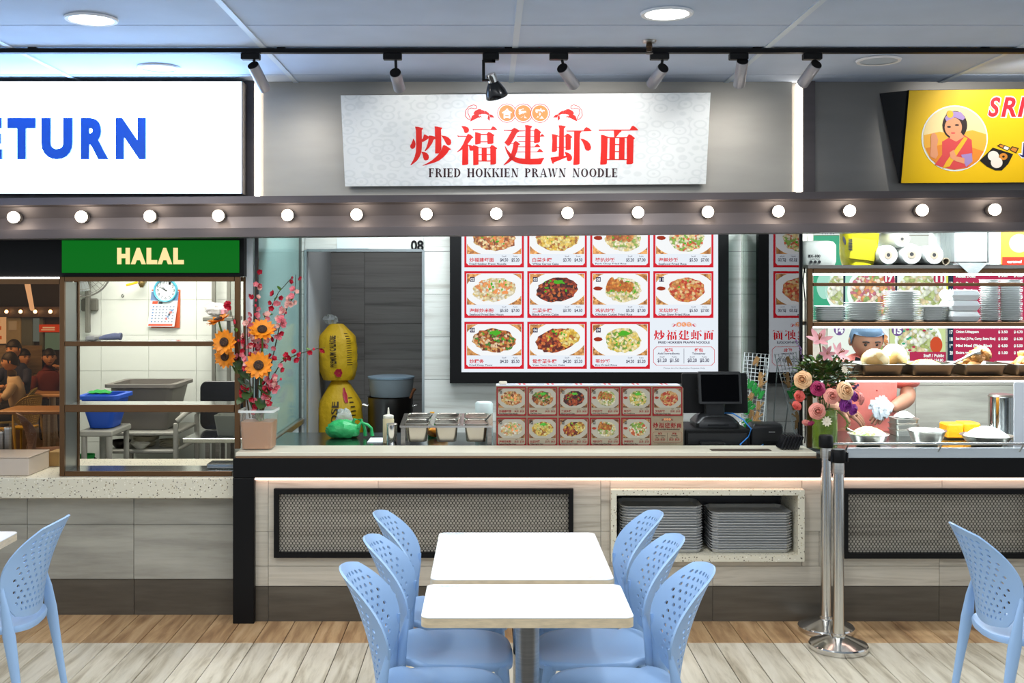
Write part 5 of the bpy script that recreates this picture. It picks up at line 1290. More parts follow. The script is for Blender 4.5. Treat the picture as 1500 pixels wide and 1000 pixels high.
pc = [(727.4, 771), (772.8, 816.2), (818.4, 862.4), (864, 908.2), (910, 953.6), (955.6, 999.4)]
for c in range(6):
    for r, (a, b) in enumerate(((566.4, 608.6), (611.4, 652.8))):
        n = c*2+1+r
        if n == 12: info_panel(st, X(956, DP), X(999, DP), Z(653, DP), Z(611, DP), DP-.002, INKP); continue
        dish_panel(st, n, X(pc[c][0], DP), X(pc[c][1], DP), Z(b, DP), Z(a, DP), DP-.0045, INKP, .07)
MB().box(X(731, DP), X(743, DP), DP+.03, DP+.07, z1+.0055, z1+.02).build('tape_roll', mat('tape_beige', '#cfc4b0', .4), bevel=.004, label='small beige block on top of the counter menu', cat='block')
MB().box(x0, x1-.01, DP-.012, DP-.0065, ZW, ZW+.006).build('stand_lip', mat('green_glass_edge', '#6cc0b0', .2), st)

# ------------------------------------------------------------------ things on the worktop, left of the menu
def pan(t, x0, x1, y0, y1, zr, dep, sauce):
    o_ = lambda k, z: [(p, q, z + (q-5.93)*.085) for p, q in rrect(x0+k, x1-k, y0+k, y1-k, .022, 4)]
    mb = MB(); loft(mb, [o_(-.006, zr), o_(-.006, zr+.003), o_(.0, zr+.004), o_(.003, zr-.006), o_(.012, zr-dep+.004), o_(.012, zr-dep), o_(.009, zr-dep), o_(.0, zr-.003), o_(-.006, zr)], caps=True)
    p = mb.build('food_pan', mat('pan_steel', '#c4bcb0', .24, 1), t, smooth=35)
    mb = MB(); loft(mb, [o_(.006, zr-.03), o_(.0055, zr-.026)]); mb.build('sauce', sauce, p, org=ORG[t.name])
SA = [food('sauce_dark', ['#3a2412', '#6a4420', '#2a180a', '#8a5a2c'], 70), food('sauce_red', ['#c9603a', '#d87a4a', '#b04a2a', '#e09a70'], 70), mat('sauce_pale', '#b9aa94', .3)]
rk = thing('sauce_rack', 'steel rack of six sauce pans on the worktop', 'rack', (X(654, 6.1), 6.1, ZW))
zf = Z(623, 5.93); xa_, xb_ = X(585.5, 5.93), X(722, 5.93); Lw = (xb_-xa_)
fr_ = MB(); zb2 = zf+.028
def tl(x0, x1, y0, y1, a=.012): fr_.add([(x0, y0, zf-a+(y0-5.93)*.085), (x1, y0, zf-a+(y0-5.93)*.085), (x1, y1, zf-a+(y1-5.93)*.085), (x0, y1, zf-a+(y1-5.93)*.085), (x0, y0, zf-.001+(y0-5.93)*.085), (x1, y0, zf-.001+(y0-5.93)*.085), (x1, y1, zf-.001+(y1-5.93)*.085), (x0, y1, zf-.001+(y1-5.93)*.085)],
                     [(0, 3, 2, 1), (4, 5, 6, 7), (0, 1, 5, 4), (1, 2, 6, 5), (2, 3, 7, 6), (3, 0, 4, 7)])
ycut = [(5.93, 5.945), (6.085, 6.105), (6.245, 6.26)]; pxs = [(xa_+.022+.161*i*Lw/.505*1.0, xa_+.022+.161*i*Lw/.505+.138*Lw/.505) for i in range(3)]
for a, b in ycut: tl(xa_, xb_, a, b)
xe_ = [xa_] + [v for p in pxs for v in p] + [xb_]
for i in range(0, len(xe_), 2):
    tl(xe_[i], xe_[i+1], 5.946, 6.084); tl(xe_[i], xe_[i+1], 6.106, 6.244)
fr_.build('frame', mat('pan_steel', '#c4bcb0', .24, 1), rk)
for x in (xa_+.006, xb_-.03):
    for y in (5.932, 6.235): MB().box(x, x+.024, y, y+.022, ZW, zf-.013+(y-5.93)*.085).build('leg', STEEL2, rk)
for i in range(3):
    pan(rk, pxs[i][0]+.007, pxs[i][1]-.007, 5.953, 6.078, zf+.002, .098, SA[i]); pan(rk, pxs[i][0]+.007, pxs[i][1]-.007, 6.113, 6.238, zf+.002, .08, SA[(2, 2, 2)[i]])
for i in (0, 1, 2):
    t = thing('sauce_ladle', ['small dark ladle in the dark sauce pan', 'small ladle resting in the red sauce pan', 'slim ladle in the right sauce pan'][i], 'ladle', (pxs[i][1]-.03, 6.03, zf-.02))
    MB().tube([(pxs[i][1]-.045, 6.05, zf-.022), (pxs[i][1]-.02, 6.05, zf+.012), (pxs[i][1]+.012, 6.05, zf+.045)], .0035, 6).build('handle', DARKG if i != 1 else STEEL, t, smooth=60)
    MB().sphere((pxs[i][1]-.047, 6.05, zf-.018), (.016, .016, .007), 10, 6).build('bowl', STEEL, t, smooth=60)
t = thing('squeeze_bottle', 'cream squeeze bottle with nozzle beside the steel shaker', 'bottle', (X(569, 6.1), 6.1, ZW))
CRM = mat('cream_sauce', '#cdbf98', .35)
hb_ = Z(612, 6.1)-ZW
MB().lathe((X(569, 6.1), 6.1, ZW), [(.028, 0), (.031, .003), (.031, hb_-.006), (.027, hb_)], 22).build('body', CRM, t, smooth=40)
MB().lathe((X(569, 6.1), 6.1, ZW+hb_), [(.0295, .0005), (.0295, .013), (.02, .018), (.007, .022), (.003, .058), (.002, .059)], 18).build('nozzle_cap', mat('cap_white', '#ddd8c8', .4), t, smooth=40)
t = thing('steel_shaker', 'steel cylindrical shaker in front of the cream bottle', 'shaker', (X(574, 5.985), 5.985, ZW))
hs_ = Z(622, 5.985)-ZW
MB().lathe((X(574, 5.985), 5.985, ZW), [(.026, 0), (.028, .003), (.028, hs_)], 24).build('body', BRIGHT, t, smooth=40)
MB().lathe((X(574, 5.985), 5.985, ZW+hs_), [(.029, .0005), (.030, .004), (.026, .009), (.0, .010)], 24).build('lid', STEEL, t, smooth=40)
# behind the rack
MB().lathe((X(709, 6.4), 6.4, ZW), [(.05, 0), (.052, .003), (.052, .19), (.044, .20), (.0, .203)], 22).build('white_canister', mat('milky_plastic', '#c9d4d2', .4), smooth=40, label='milky plastic canister between rack and menu box', cat='canister')
t = thing('green_bottle', 'green bottle standing behind the sauce rack', 'bottle', (X(633, 6.4), 6.4, ZW))
MB().lathe((X(633, 6.4), 6.4, ZW), [(.024, 0), (.026, .004), (.026, .09), (.012, .115), (.012, .125)], 18).build('body', mat('bottle_green', '#1f7a3c', .2), t, smooth=40)
MB().lathe((X(633, 6.4), 6.4, ZW+.126), [(.014, 0), (.014, .014), (.0, .015)], 14).build('cap', mat('cap_yellow', '#e0a020', .4), t, smooth=40)
mb = MB().sphere((X(642, 6.33), 6.33, ZW+.032), (.062, .035, .030), 14, 8, jit=.1); mb.v = [(x, y, max(z, ZW)) for x, y, z in mb.v]
mb.build('orange_packet', specks('packet_orange', '#e58a1c', ['#f0a83a', '#d86a10', '#f6c060'], 40, .6), smooth=40, label='orange food packet under the sauce rack', cat='packet')
# bags and paper on the worktop by the doorway
def bag(name, lab, c, r, m, jit=.12, flat=True, ears=0):
    mb = MB(); random.seed(hash(name) % 97 if False else len(name)*7); mb.sphere(c, r, 20, 12, jit=jit)
    if flat: mb.v = [(x, y, max(z, c[2]-r[2]*.78)) for x, y, z in mb.v]
    o_ = mb.mesh(name, m)
    mb.v = [(p[0], p[1], p[2]) for p in mb.v]
    return mb
gb = thing('plastic_bag', 'knotted green plastic bag on the worktop by the doorway', 'bag', (X(506, 6.33), 6.33, ZW))
GBM = mat('bag_green', '#2fae62', .3, alpha=.93, bump=(28, .9))
mb = MB(); random.seed(5); c = (X(503, 6.33), 6.33, ZW+.045); mb.sphere(c, (.10, .07, .058), 22, 12, jit=.09); mb.v = [(x, y, max(z, ZW)) for x, y, z in mb.v]
mb.build('bag_body', GBM, gb, smooth=35)
for s_ in (0, 1):
    x = X(520+10*s_, 6.33)
    MB().tube([(x-.02, 6.31, ZW+.06), (x, 6.31, ZW+.11-.02*s_), (x+.035, 6.32, ZW+.105-.03*s_), (x+.055, 6.33, ZW+.055), (x+.06, 6.33, ZW+.01)], [.012, .009, .009, .009, .012], 7).build('handle', GBM, gb, smooth=50)
mb = MB(); mb.sphere((X(503, 6.44), 6.45, ZW+.075), (.05, .04, .075), 16, 10, jit=.2); mb.v = [(x, y, max(z, ZW)) for x, y, z in mb.v]
mb.build('clear_bag', mat('clear_film', '#c5cfd0', .15, alpha=.45, bump=(30, .9)), smooth=30, label='crumpled clear plastic bag behind the green bag', cat='bag')
MB().box(X(540, 6.2), X(562, 6.2), 6.12, 6.30, ZW+.0002, ZW+.004).build('paper_sheet', mat('paper', '#dfe6ea', .6), label='white paper on the worktop behind the cream bottle', cat='paper')

# ------------------------------------------------------------------ store room behind the doorway
RB = mat('rice_bag_yellow', '#d9b01c', .5, bump=(26, .6)); INKB = mat('bag_ink', '#3a2c14', .6); INKR = mat('bag_flower', '#b8243a', .5)
def rice_bag(lab, cx, cy, z0, z1, w, dpt, lean, text_, fl_):
    t = thing('rice_sack', lab, 'sack', (cx, cy, z0)); random.seed(int(z0*100))
    h = z1-z0
    def f(u, v):
        a = 2*PI*u; k = (math.sin(PI*min(1, max(0, .06+.9*v))))**.17
        n_ = 1+.022*math.sin(9*a+7*v)+.022*math.sin(31*v+3*a+2*math.sin(5*a))
        if v > .74: k *= 1-.55*((v-.74)/.26)**1.3*(1+.12*math.sin(16*a))
        return (cx+lean*(v-.3)+w/2*k*n_*math.copysign(abs(math.cos(a))**.75, math.cos(a)), cy+dpt/2*k*n_*math.copysign(abs(math.sin(a))**.8, math.sin(a)), z0+h*v)
    mb = MB().grid(f, 32, 18, closeu=True); mb.add([f(i/32, 0) for i in range(32)], [tuple(range(32))[::-1]]); mb.add([f(i/32, 1) for i in range(32)], [tuple(range(32))])
    mb.build('sack_body', RB, t, smooth=60)
    front = lambda x, z: f(.75+ (x)*.16, z)
    mb = MB()
    g = lambda x, z: (lambda p: (p[0], p[1]-.006, p[2]))(front(x, z))
    # lettering runs upwards
    vs, fs = glyphs(text_, .02)
    ax = max(p[0] for p in vs); out = []
    for p in vs: out.append(g(.02-p[1]*.26, .24+p[0]/ax*.56))
    mb.add(out, fs, 0)
    for j in range(14):
        zz = .28+j*.042
        mb.add([g(.52, zz), g(.52+.3+.12*random.random(), zz), g(.82, zz+.012), g(.52, zz+.012)], [(0, 1, 2, 3)], 0)
    for k in range(6):
        a = k*PI/3; mb.add([g(fl_[0]+.085*math.cos(a)+.07*math.cos(b*PI/4), fl_[1]+.045*math.sin(a)+.036*math.sin(b*PI/4)) for b in range(8)], [tuple(range(8))], 1)
    mb.build('print', [INKB, INKR], t, kind='stuff')
    return t, f
cyb = 7.95
zl0 = .34
MB().box(X(462, 7.95)+.02, X(535, 7.95), 7.72, 8.2, 0, zl0-.002).build('storage_crate', mat('crate_grey', '#55565a', .6), bevel=.01, label='grey crate under the rice sacks in the store room', cat='crate')
rice_bag('lower yellow rice sack in the doorway, under the upright one', X(499, cyb), cyb, zl0, Z(556, cyb), .33, .30, -.01, 'CALROSE', (.35, .86))
t, f = rice_bag('upright yellow rice sack leaning on the doorway wall', X(495, cyb), cyb, Z(556, cyb)+.002, Z(474, cyb), .285, .26, -.015, 'PREMIUM CALROSE', (.1, .14))
mb = MB(); random.seed(3); mb.sphere((X(484, cyb), cyb, Z(468, cyb)), (.05, .04, .035), 14, 8, jit=.3); mb.build('sack_liner', mat('clear_film', '#c5cfd0', .15, alpha=.45), t, smooth=30)
ps = thing('pot_stand', 'dark stand under the stock pot in the store room', 'stand', (X(572, 7.95), 7.95, 0))
MB().box(X(572, 7.95)-.2, X(572, 7.95)+.2, 7.76, 8.14, .40, .43).build('top', DARKG, ps)
for a in (-.18, .15):
    for b in (7.78, 8.09): MB().box(X(572, 7.95)+a, X(572, 7.95)+a+.03, b, b+.03, 0, .399).build('leg', DARKG, ps)
sp_ = thing('stock_pot', 'tall dark steel stock pot in the store room', 'pot', (X(572, 7.95), 7.95, .431))
zp_ = Z(580, 7.95); rp_ = S(33, 7.95)
MB().lathe((X(572, 7.95), 7.95, .431), [(rp_*.97, 0), (rp_, .006), (rp_, zp_-.431-.006), (rp_*1.035, zp_-.431), (rp_*.97, zp_-.431-.004), (rp_*.96, .012), (0, .01)], 36).build('pot_body', mat('pot_steel', '#6d6a68', .3, 1), sp_, smooth=40)
for s_ in (-1, 1):
    x = X(572, 7.95)+s_*rp_
    MB().tube([(x, 7.92, zp_-.07), (x+s_*.035, 7.92, zp_-.06), (x+s_*.035, 7.98, zp_-.06), (x, 7.98, zp_-.07)], .006, 7).build('handle', BRIGHT, sp_, smooth=50)
ctn = thing('plastic_container', 'clear round plastic container on the stock pot', 'container', (X(573, 7.9), 7.95, zp_+.002))
MB().lathe((X(573, 7.95), 7.95, zp_+.002), [(.150, 0), (.153, .004), (.165, .128), (.169, .13)], 36).build('container_body', mat('frosted_clear', '#aebcc4', .25, alpha=.6), ctn, smooth=40)
MB().lathe((X(573, 7.95), 7.95, zp_+.1325), [(.170, 0), (.171, .012), (.15, .016), (0, .017)], 36).build('lid', mat('lid_blue', '#9fb8cc', .3, alpha=.85), ctn, smooth=40)
MB().tube([(X(603, 7.95), 7.80, zp_+.0), (X(607, 7.95), 7.80, zp_+.05), (X(610, 7.95), 7.80, zp_+.07)], [.008, .011, .012], 8).build('wooden_spoon', mat('spoon_wood', '#7a4a2a', .6), smooth=50, label='wooden spoon handle sticking out of the stock pot', cat='spoon')

# ------------------------------------------------------------------ till, printer, racks
def slabq(x0, x1, y, z0, z1, th, tiltx, mb=None, r=.008):
    """rounded panel leaning back by tiltx (metres at its top)"""
    mb = mb or MB(); pts = rrect(x0, x1, z0, z1, r, 4); n_ = len(pts)
    fy = lambda z: y+tiltx*(z-z0)/(z1-z0)
    vs = [(a, fy(b), b) for a, b in pts] + [(a, fy(b)+th, b) for a, b in pts]
    return mb.add(vs, [tuple(range(n_)), tuple(range(n_, 2*n_))[::-1]] + [(i, i+n_, (i+1) % n_+n_, (i+1) % n_) for i in range(n_)])
po = thing('till', 'black point of sale till with two screens on a cash drawer', 'till', (X(1050, 6.0), 6.0, ZW))
DPO = 5.99
zdr = Z(629, DPO)
MB().box(X(1003, DPO), X(1099, DPO), DPO, DPO+.34, ZW, zdr).build('cash_drawer', BLACK, po, bevel=.006)
MB().box(X(1008, DPO), X(1094, DPO), DPO-.003, DPO-.0005, ZW+.012, zdr-.02).build('drawer_front', mat('till_black', '#141416', .35), po)
mb = MB(); loft(mb, [[(p, q, z) for p, q in rrect(X(1018, 6.1)+k, X(1082, 6.1)-k, 6.06+k*.5, 6.28, .03, 5)] for k, z in ((0, zdr+.001), (0, zdr+.025), (.03, zdr+.055), (.06, zdr+.066))])
mb.build('stand_base', MATS['till_black'], po, smooth=35)
MB().box(X(1036, 6.08), X(1066, 6.08), 6.051, 6.059, zdr+.012, zdr+.02).build('slot', BLACKG, po)
MB().box(X(1033, 6.14), X(1061, 6.14), 6.13, 6.19, zdr+.06, Z(585, 6.14)).build('neck', MATS['till_black'], po, bevel=.004)
slabq(X(1000.5, 6.2), X(1096, 6.2), 6.20, Z(605, 6.2), Z(547, 6.2), .03, .03).build('operator_screen', BLACK, po, bevel=.003)
fs_ = slabq(X(1024, 6.08), X(1087, 6.08), 6.08, Z(592, 6.08), Z(545, 6.08), .025, .035).build('customer_screen', MATS['till_black'], po, bevel=.003)
slabq(X(1028, 6.08), X(1083.5, 6.08), 6.0775+.004, Z(588, 6.08), Z(549, 6.08), .002, .0285, r=.003).build('screen_glass', mat('screen_glass', '#050507', .06), fs_, org=ORG[po.name])
MB().text('POS', X(1054, 6.08), X(1061, 6.08), Z(588.5, 6.08)-.004, Z(587, 6.08)-.004, 6.0785).build('brand_mark', mat('mark_grey', '#9a9a9a', .4), fs_, org=ORG[po.name]) if False else None
MB().box(X(1025, 5.95), X(1062, 5.95), 5.93, 5.985, ZW, ZW+.03).build('power_adapter', BLACK, bevel=.008, label='black power adapter before the cash drawer', cat='adapter')
pr_ = thing('receipt_printer', 'black boxy receipt printer right of the cash drawer', 'printer', (X(1124, 6.1), 6.05, ZW))
zpr = Z(621, 6.02)
mb = MB(); xq0, xq1 = X(1101, 6.02), X(1147, 6.02)
loft(mb, [[(xq0-.004, 6.02, ZW), (xq1, 6.02, ZW), (xq1, 6.16, ZW), (xq0-.004, 6.16, ZW)], [(xq0, 6.02, zpr-.02), (xq1, 6.02, zpr-.01), (xq1, 6.16, zpr-.01), (xq0, 6.16, zpr-.02)], [(xq0+.02, 6.035, zpr), (xq1-.004, 6.035, zpr), (xq1-.004, 6.15, zpr), (xq0+.02, 6.15, zpr)]])
mb.build('printer_body', MATS['till_black'], pr_, bevel=.006)
MB().box(X(1126, 6.02), X(1135, 6.02), 6.0165, 6.0195, Z(633, 6.02), Z(632, 6.02)).build('mark', mat('mark_grey', '#9a9a9a', .4), pr_)
MB().box(X(1118, 6.02), X(1144, 6.02), 6.0165, 6.0195, ZW+.006, ZW+.022).build('port_panel', BLACKG, pr_)
mb = MB().tube([(X(1062, 6.2), 6.2, Z(605, 6.2)), (X(1075, 6.1), 6.12, Z(606, 6.1)), (X(1090, 5.97), 5.978, Z(615, 5.98)), (X(1100, 5.98), 5.975, Z(628, 5.98)), (X(1097, 5.96), 5.97, Z(640, 5.96)), (X(1085, 5.95), 5.965, ZW+.012), (X(1087, 5.94), 5.94, ZW+.006), (X(1100, 5.92), 5.925, ZW+.005), (X(1115, 5.93), 5.94, ZW+.006), (X(1118, 5.98), 5.985, ZW+.01)], .0035, 7)
mb.build('blue_cable', mat('cable_blue', '#2b7fd0', .4), smooth=60, label='blue data cable looping between till and printer', cat='cable')
mb = MB().tube([(X(1030, 6.17), 6.17, Z(595, 6.1)), (X(1022, 6.19), 6.18, Z(580, 6.1)), (X(1021, 6.19), 6.185, Z(572, 6.1))], .003, 6); mb.build('black_cable', BLACK, po, smooth=60)
# black card holder on the laminate
t = thing('card_holder', 'black ribbed stack of card holders lying on the counter edge', 'holder', (X(1159, 5.76), 5.78, ZT))
Rm = Matrix.Rotation(.42, 3, 'Y')
for k in range(6): MB().obox((X(1147+k*4.6, 5.76), 5.78, ZT+.036), (.0062, .05, .037), Rm).build('holder_leaf', BLACKG, t, bevel=.0015)
MB().box(X(1041, 5.73), X(1128, 5.73), 5.70, 5.76, ZT+.0002, ZT+.0022).build('counter_mat', mat('mat_brown', '#4a3d30', .5), label='dark brown mat strip on the cream counter edge', cat='mat')
# white wire rack with packets
wrk = thing('wire_rack', 'white wire display rack hung with green and brown packets', 'rack', (X(1104, 6.35), 6.35, ZW))
TL, TR, BR, BL = (1091, 516, 6.52), (1127, 519, 6.48), (1116, 645, 6.33), (1080, 638, 6.38)
def rkp(u, v):
    a = [TL[i]+(TR[i]-TL[i])*u for i in range(3)]; b = [BL[i]+(BR[i]-BL[i])*u for i in range(3)]; q = [b[i]+(a[i]-b[i])*v for i in range(3)]
    return Vector((X(q[0], q[2]), q[2], max(Z(q[1], q[2]), ZW+.0045)))
WW = mat('white_wire', '#e4e8e8', .4)
mb = MB()
for k in range(1, 6): mb.tube([rkp(k/6, 0), rkp(k/6, 1)], .0021, 5)
for k in range(1, 22): mb.tube([rkp(0, k/22), rkp(1, k/22)], .0021, 5)
mb.build('wire_grid', WW, wrk, kind='stuff')
mb = MB().tube([rkp(0, 0), rkp(0, 1), rkp(1, 1), rkp(1, 0)], .0035, 6, closed=True); mb.build('wire_frame', WW, wrk, smooth=50)
MB().tube([rkp(.1, .95)+Vector((0, .01, 0)), Vector((X(1105, 6.54), 6.54, ZW+.0045)), Vector((X(1122, 6.54), 6.54, ZW+.0045)), rkp(.9, .95)+Vector((0, .01, 0))], .003, 6).build('back_stay', WW, wrk, smooth=50)
GPK = mat('packet_green', '#3fb556', .4); BPK = mat('packet_brown', '#c9a06c', .55)
def packet_mesh(m, seed):
    random.seed(seed); mb = MB()
    for k in range(4):
        a = random.uniform(-.5, .3)
        mb.obox((.006*k-.009, -.004*k, random.uniform(-.005, .005)), (.0042, .002, .026), Matrix.Rotation(a, 3, 'Y'))
    return mb.mesh('packet', m)
pm = [packet_mesh(GPK, 1), packet_mesh(GPK, 2), packet_mesh(BPK, 3), packet_mesh(BPK, 4)]
for i, (u, v, q) in enumerate(((.45, .93, 2), (.7, .76, 3), (.75, .68, 3), (.28, .65, 0), (.42, .63, 1), (.55, .58, 1), (.75, .55, 0), (.35, .5, 2), (.25, .42, 0), (.4, .38, 1), (.3, .34, 0), (.72, .42, 3), (.45, .3, 2), (.7, .3, 3), (.28, .2, 1), (.45, .17, 0), (.62, .22, 3), (.78, .2, 2), (.5, .15, 1), (.3, .14, 0), (.7, .15, 3), (.58, .16, 3))):
    p = rkp(u, v) + Vector((0, -.016, -.01))
    linked(pm[q], 'packet', wrk, tuple(p-Vector(ORG[wrk.name])), (0, random.uniform(.3, .9), 0))
# ------------------------------------------------------------------ serving trays in the niche
def tray_mesh(w, l):
    c = .032; o_ = lambda k, z: [(x, y, z) for x, y in ((-w/2+k, -l/2+c), (-w/2+c, -l/2+k), (w/2-c, -l/2+k), (w/2-k, -l/2+c), (w/2-k, l/2-c), (w/2-c, l/2-k), (-w/2+c, l/2-k), (-w/2+k, l/2-c))]
    mb = MB(); loft(mb, [o_(.014, 0), o_(.002, .017), o_(-.004, .018), o_(-.004, .0205), o_(.004, .0205), o_(.018, .004)])
    return mb.mesh('serving_tray', mat('tray_grey', '#c9c9c8', .28, .35), bevel=.0012)
zn = nz0+fr*1.15+.001
for (p0, p1, ptop, nme) in ((912, 1034, 738, 'left'), (1044.5, 1166, 747, 'right')):
    yf = CF+.025; w = X(p1, yf)-X(p0, yf); me = tray_mesh(w-.01, .235); x = (X(p0, yf)+X(p1, yf))/2-.009; y = yf+.125
    n_ = 17 if nme == 'left' else 15; pitch = (Z(ptop+6, yf)-zn-.0)/n_
    for k in range(n_):
        lab = 'grey serving tray in the %s niche stack, %s' % (nme, nth(k, n_))
        linked(me, 'serving_tray', None, (x+random.uniform(-.002, .002), y+random.uniform(-.002, .003), zn+k*pitch), (0, 0, random.uniform(-.006, .006)), label=lab, cat='tray', group='trays in the %s stack of the niche' % nme)

# ------------------------------------------------------------------ right stall: display case
DD = 5.93
def xd(p): return X(p, DD)
def zd_(p): return Z(p, DD)
zrt = z_top+.001
rt = thing('countertop', 'stainless serving top with tube rail at the right stall', 'worktop', (X(1400, CF), CF, zrt))
MB().box(X(1240, CF), xe, CF, CF+.02, zrt, Z(656, CF)).build('front_strip', mat('strip_white_steel', '#cfd6da', .25, .5), rt, bevel=.002)
MB().box(xr+.02, xe, 5.905, 6.6, z_top-.02, z_top+.016).build('steel_top', MATS['worktop_steel'], rt)
MB().box(X(1240, CF), xe, CF+.021, 5.90, zrt, z_top+.016).build('front_shelf', MATS['worktop_steel'], rt)
ZR = z_top+.0165
mb = MB().tube([(X(1205, 5.60), 5.60, Z(650, 5.60)), (X(1520, 5.6), 5.60, Z(650, 5.60))], .007, 10); mb.tube([(X(1205, 5.60), 5.60, Z(650, 5.60)), (X(1205, 5.60), 5.60, Z(655, 5.60)), (X(1205, 5.6), 5.66, ZT+.0)], .005, 8) if False else None
mb.build('tube_rail', BRIGHT, rt, smooth=50)
for p in (1243, 1380, 1500): MB().tube([(X(p, 5.6), 5.60, Z(650, 5.6)), (X(p, 5.6)+.0, CF-.001, Z(661, CF))], .004, 6).build('rail_bracket', BRIGHT, rt)
dc = thing('display_case', 'bronze steel two shelf food display case on the right counter', 'display case', (xd(1400), DD, ZR))
XE = xd(1510)+.7
PB = BRONZE
for y in (DD, 6.33):
    MB().box(xd(1183), xd(1191), y, y+.028, ZR, zd_(393)).build('post', PB, dc, bevel=.002)
    MB().box(XE-.03, XE, y, y+.028, ZR, zd_(393)).build('post', PB, dc, bevel=.002)
MB().box(xd(1183), XE, DD-.006, 6.365, zd_(393)+.0005, zd_(393)+.018).build('top_board', STEEL2, dc)
MB().box(xd(1191.3), XE-.031, DD, DD+.024, zd_(400), zd_(393)).build('top_rail', PB, dc, bevel=.002)
MB().box(xd(1192), XE-.1, DD+.026, DD+.04, zd_(403), zd_(400.5)).build('light_strip', LEDC, dc)
MB().box(xd(1191.3), XE-.031, DD, DD+.02, zd_(419), zd_(414)).build('glass_rail', PB, dc, bevel=.002)
MB().box(xd(1191.3), XE-.031, DD, 6.35, zd_(478), zd_(472)).build('shelf', PB, dc, bevel=.002)
MB().box(xd(1192), XE-.05, DD+.01, DD+.03, zd_(480.5), zd_(478.3)).build('light_strip', LEDC, dc)
MB().box(xd(1191.3), XE-.031, DD, 6.35, zd_(557), zd_(551)).build('shelf', PB, dc, bevel=.002)
MB().box(xd(1192), XE-.2, DD+.01, DD+.03, zd_(559.5), zd_(557.3)).build('light_strip', LEDC, dc)
area('case_light', (xd(1380), 6.1, zd_(404)-.01), 1.3, 14, (.85, .96, 1), sy=.1)
area('case_light', (xd(1380), 6.1, zd_(481)-.01), 1.3, 14, (.85, .96, 1), sy=.1)
area('case_light', (xd(1380), 6.1, zd_(561)-.01), 1.3, 12, (.85, .96, 1), sy=.1)
mb = MB().tube([(xd(1184)-.01, DD+.02, zd_(400)), (xd(1180), DD+.02, zd_(392)), (xd(1178), DD+.02, zd_(410)), (xd(1181), DD+.02, zd_(440)), (xd(1181), DD+.02, zd_(640)), (xd(1181), DD+.03, ZT+.003)], .0035, 6)
mb.build('power_cord', BLACK, dc, smooth=60)
# foam boxes, plates and cups on the upper shelf
FOAM = mat('foam_white', '#f0f1ee', .5)
zs1 = zd_(472)+.001
def stack(px, pxw, top, n_, kind, lab, grp, y=6.10, dy=0):
    x = X(px, y); r = S(pxw, y)/2; hh = Z(top, y-r)-zs1; pitch = hh/(n_+.6)
    if kind == 'plate':
        me = MB().lathe((0, 0, 0), [(r*.6, 0), (r*.64, .0015), (r*.97, pitch*.9), (r, pitch*1.05), (r*.985, pitch*1.12), (r*.6, .004), (0, .004)], 30).mesh('foam_plate', FOAM, smooth=50)
    elif kind == 'box':
        mb = MB(); loft(mb, [[(p, q, z) for p, q in rrect(-r+k, r-k, -r+k, r-k, .02, 3)] for k, z in ((.02, 0), (.006, pitch*.8), (0, pitch*.85), (0, pitch*1.02), (.01, pitch*1.04))]); me = mb.mesh('foam_box', FOAM, smooth=40)
    else:
        me = MB().lathe((0, 0, 0), [(r*.7, 0), (r*.95, pitch*.75), (r, pitch*.8), (r, pitch*1.05), (r*.96, pitch*1.06), (r*.68, .003), (0, .003)], 26).mesh('foam_bowl', FOAM, smooth=45)
    nm, ct_ = {'plate': ('foam_plate', 'plate'), 'box': ('foam_box', 'box'), 'cup': ('foam_bowl', 'bowl')}[kind]
    for k in range(n_):
        l = lab + ', ' + nth(k, n_)
        linked(me, nm, None, (x+random.uniform(-.0015, .0015), y+dy, zs1+k*pitch), (0, 0, 0), label=l, cat=ct_, group=grp)
    return x, y, zs1+n_*pitch
stack(1215, 40, 447, 8, 'box', 'white foam box in the low stack by the left case post', 'foam boxes at the left post')
stack(1264.5, 55, 442, 11, 'plate', 'white foam plate in the wide stack second from left', 'foam plates in the second stack', 6.11)
stack(1320.5, 50, 425, 17, 'plate', 'white foam plate in the tallest round stack', 'foam plates in the tallest stack')
stack(1366.5, 40.5, 447, 9, 'plate', 'white foam plate in the short stack right of the tallest', 'foam plates in the short stack')
stack(1449.5, 28, 408, 22, 'cup', 'white foam bowl in the tall narrow stack beside the takeout boxes', 'foam bowls in the left tall stack')
stack(1480, 32, 408, 22, 'cup', 'white foam bowl in the tall stack nearest the right edge', 'foam bowls in the right tall stack')
# slanted takeout boxes
for k in range(3):
    y = 6.06; x0, x1 = X(1390, y), X(1432, y); z0 = zs1+k*.059
    mb = MB(); loft(mb, [[(x0+e, 6.02+e, z0), (x1-e, 6.02+e, z0), (x1-e, 6.2-e, z0), (x0+e, 6.2-e, z0)] if j in (0, 3) else [(x0, 6.02, z0+(.026 if j == 1 else .030)), (x1, 6.02, z0+(.026 if j == 1 else .030)), (x1, 6.2, z0+(.026 if j == 1 else .030)), (x0, 6.2, z0+(.026 if j == 1 else .030))] for j, e in ((0, .012), (1, 0), (2, 0))] +
        [[(x0+.012, 6.032, z0+.057), (x1-.012, 6.032, z0+.057), (x1-.012, 6.188, z0+.057), (x0+.012, 6.188, z0+.057)]])
    mb.build('takeout_box', FOAM, bevel=.004, label=('lowest', 'middle', 'topmost')[k]+' white takeout box of the pile beside the foam bowls', cat='box', group='takeout boxes on the upper shelf')
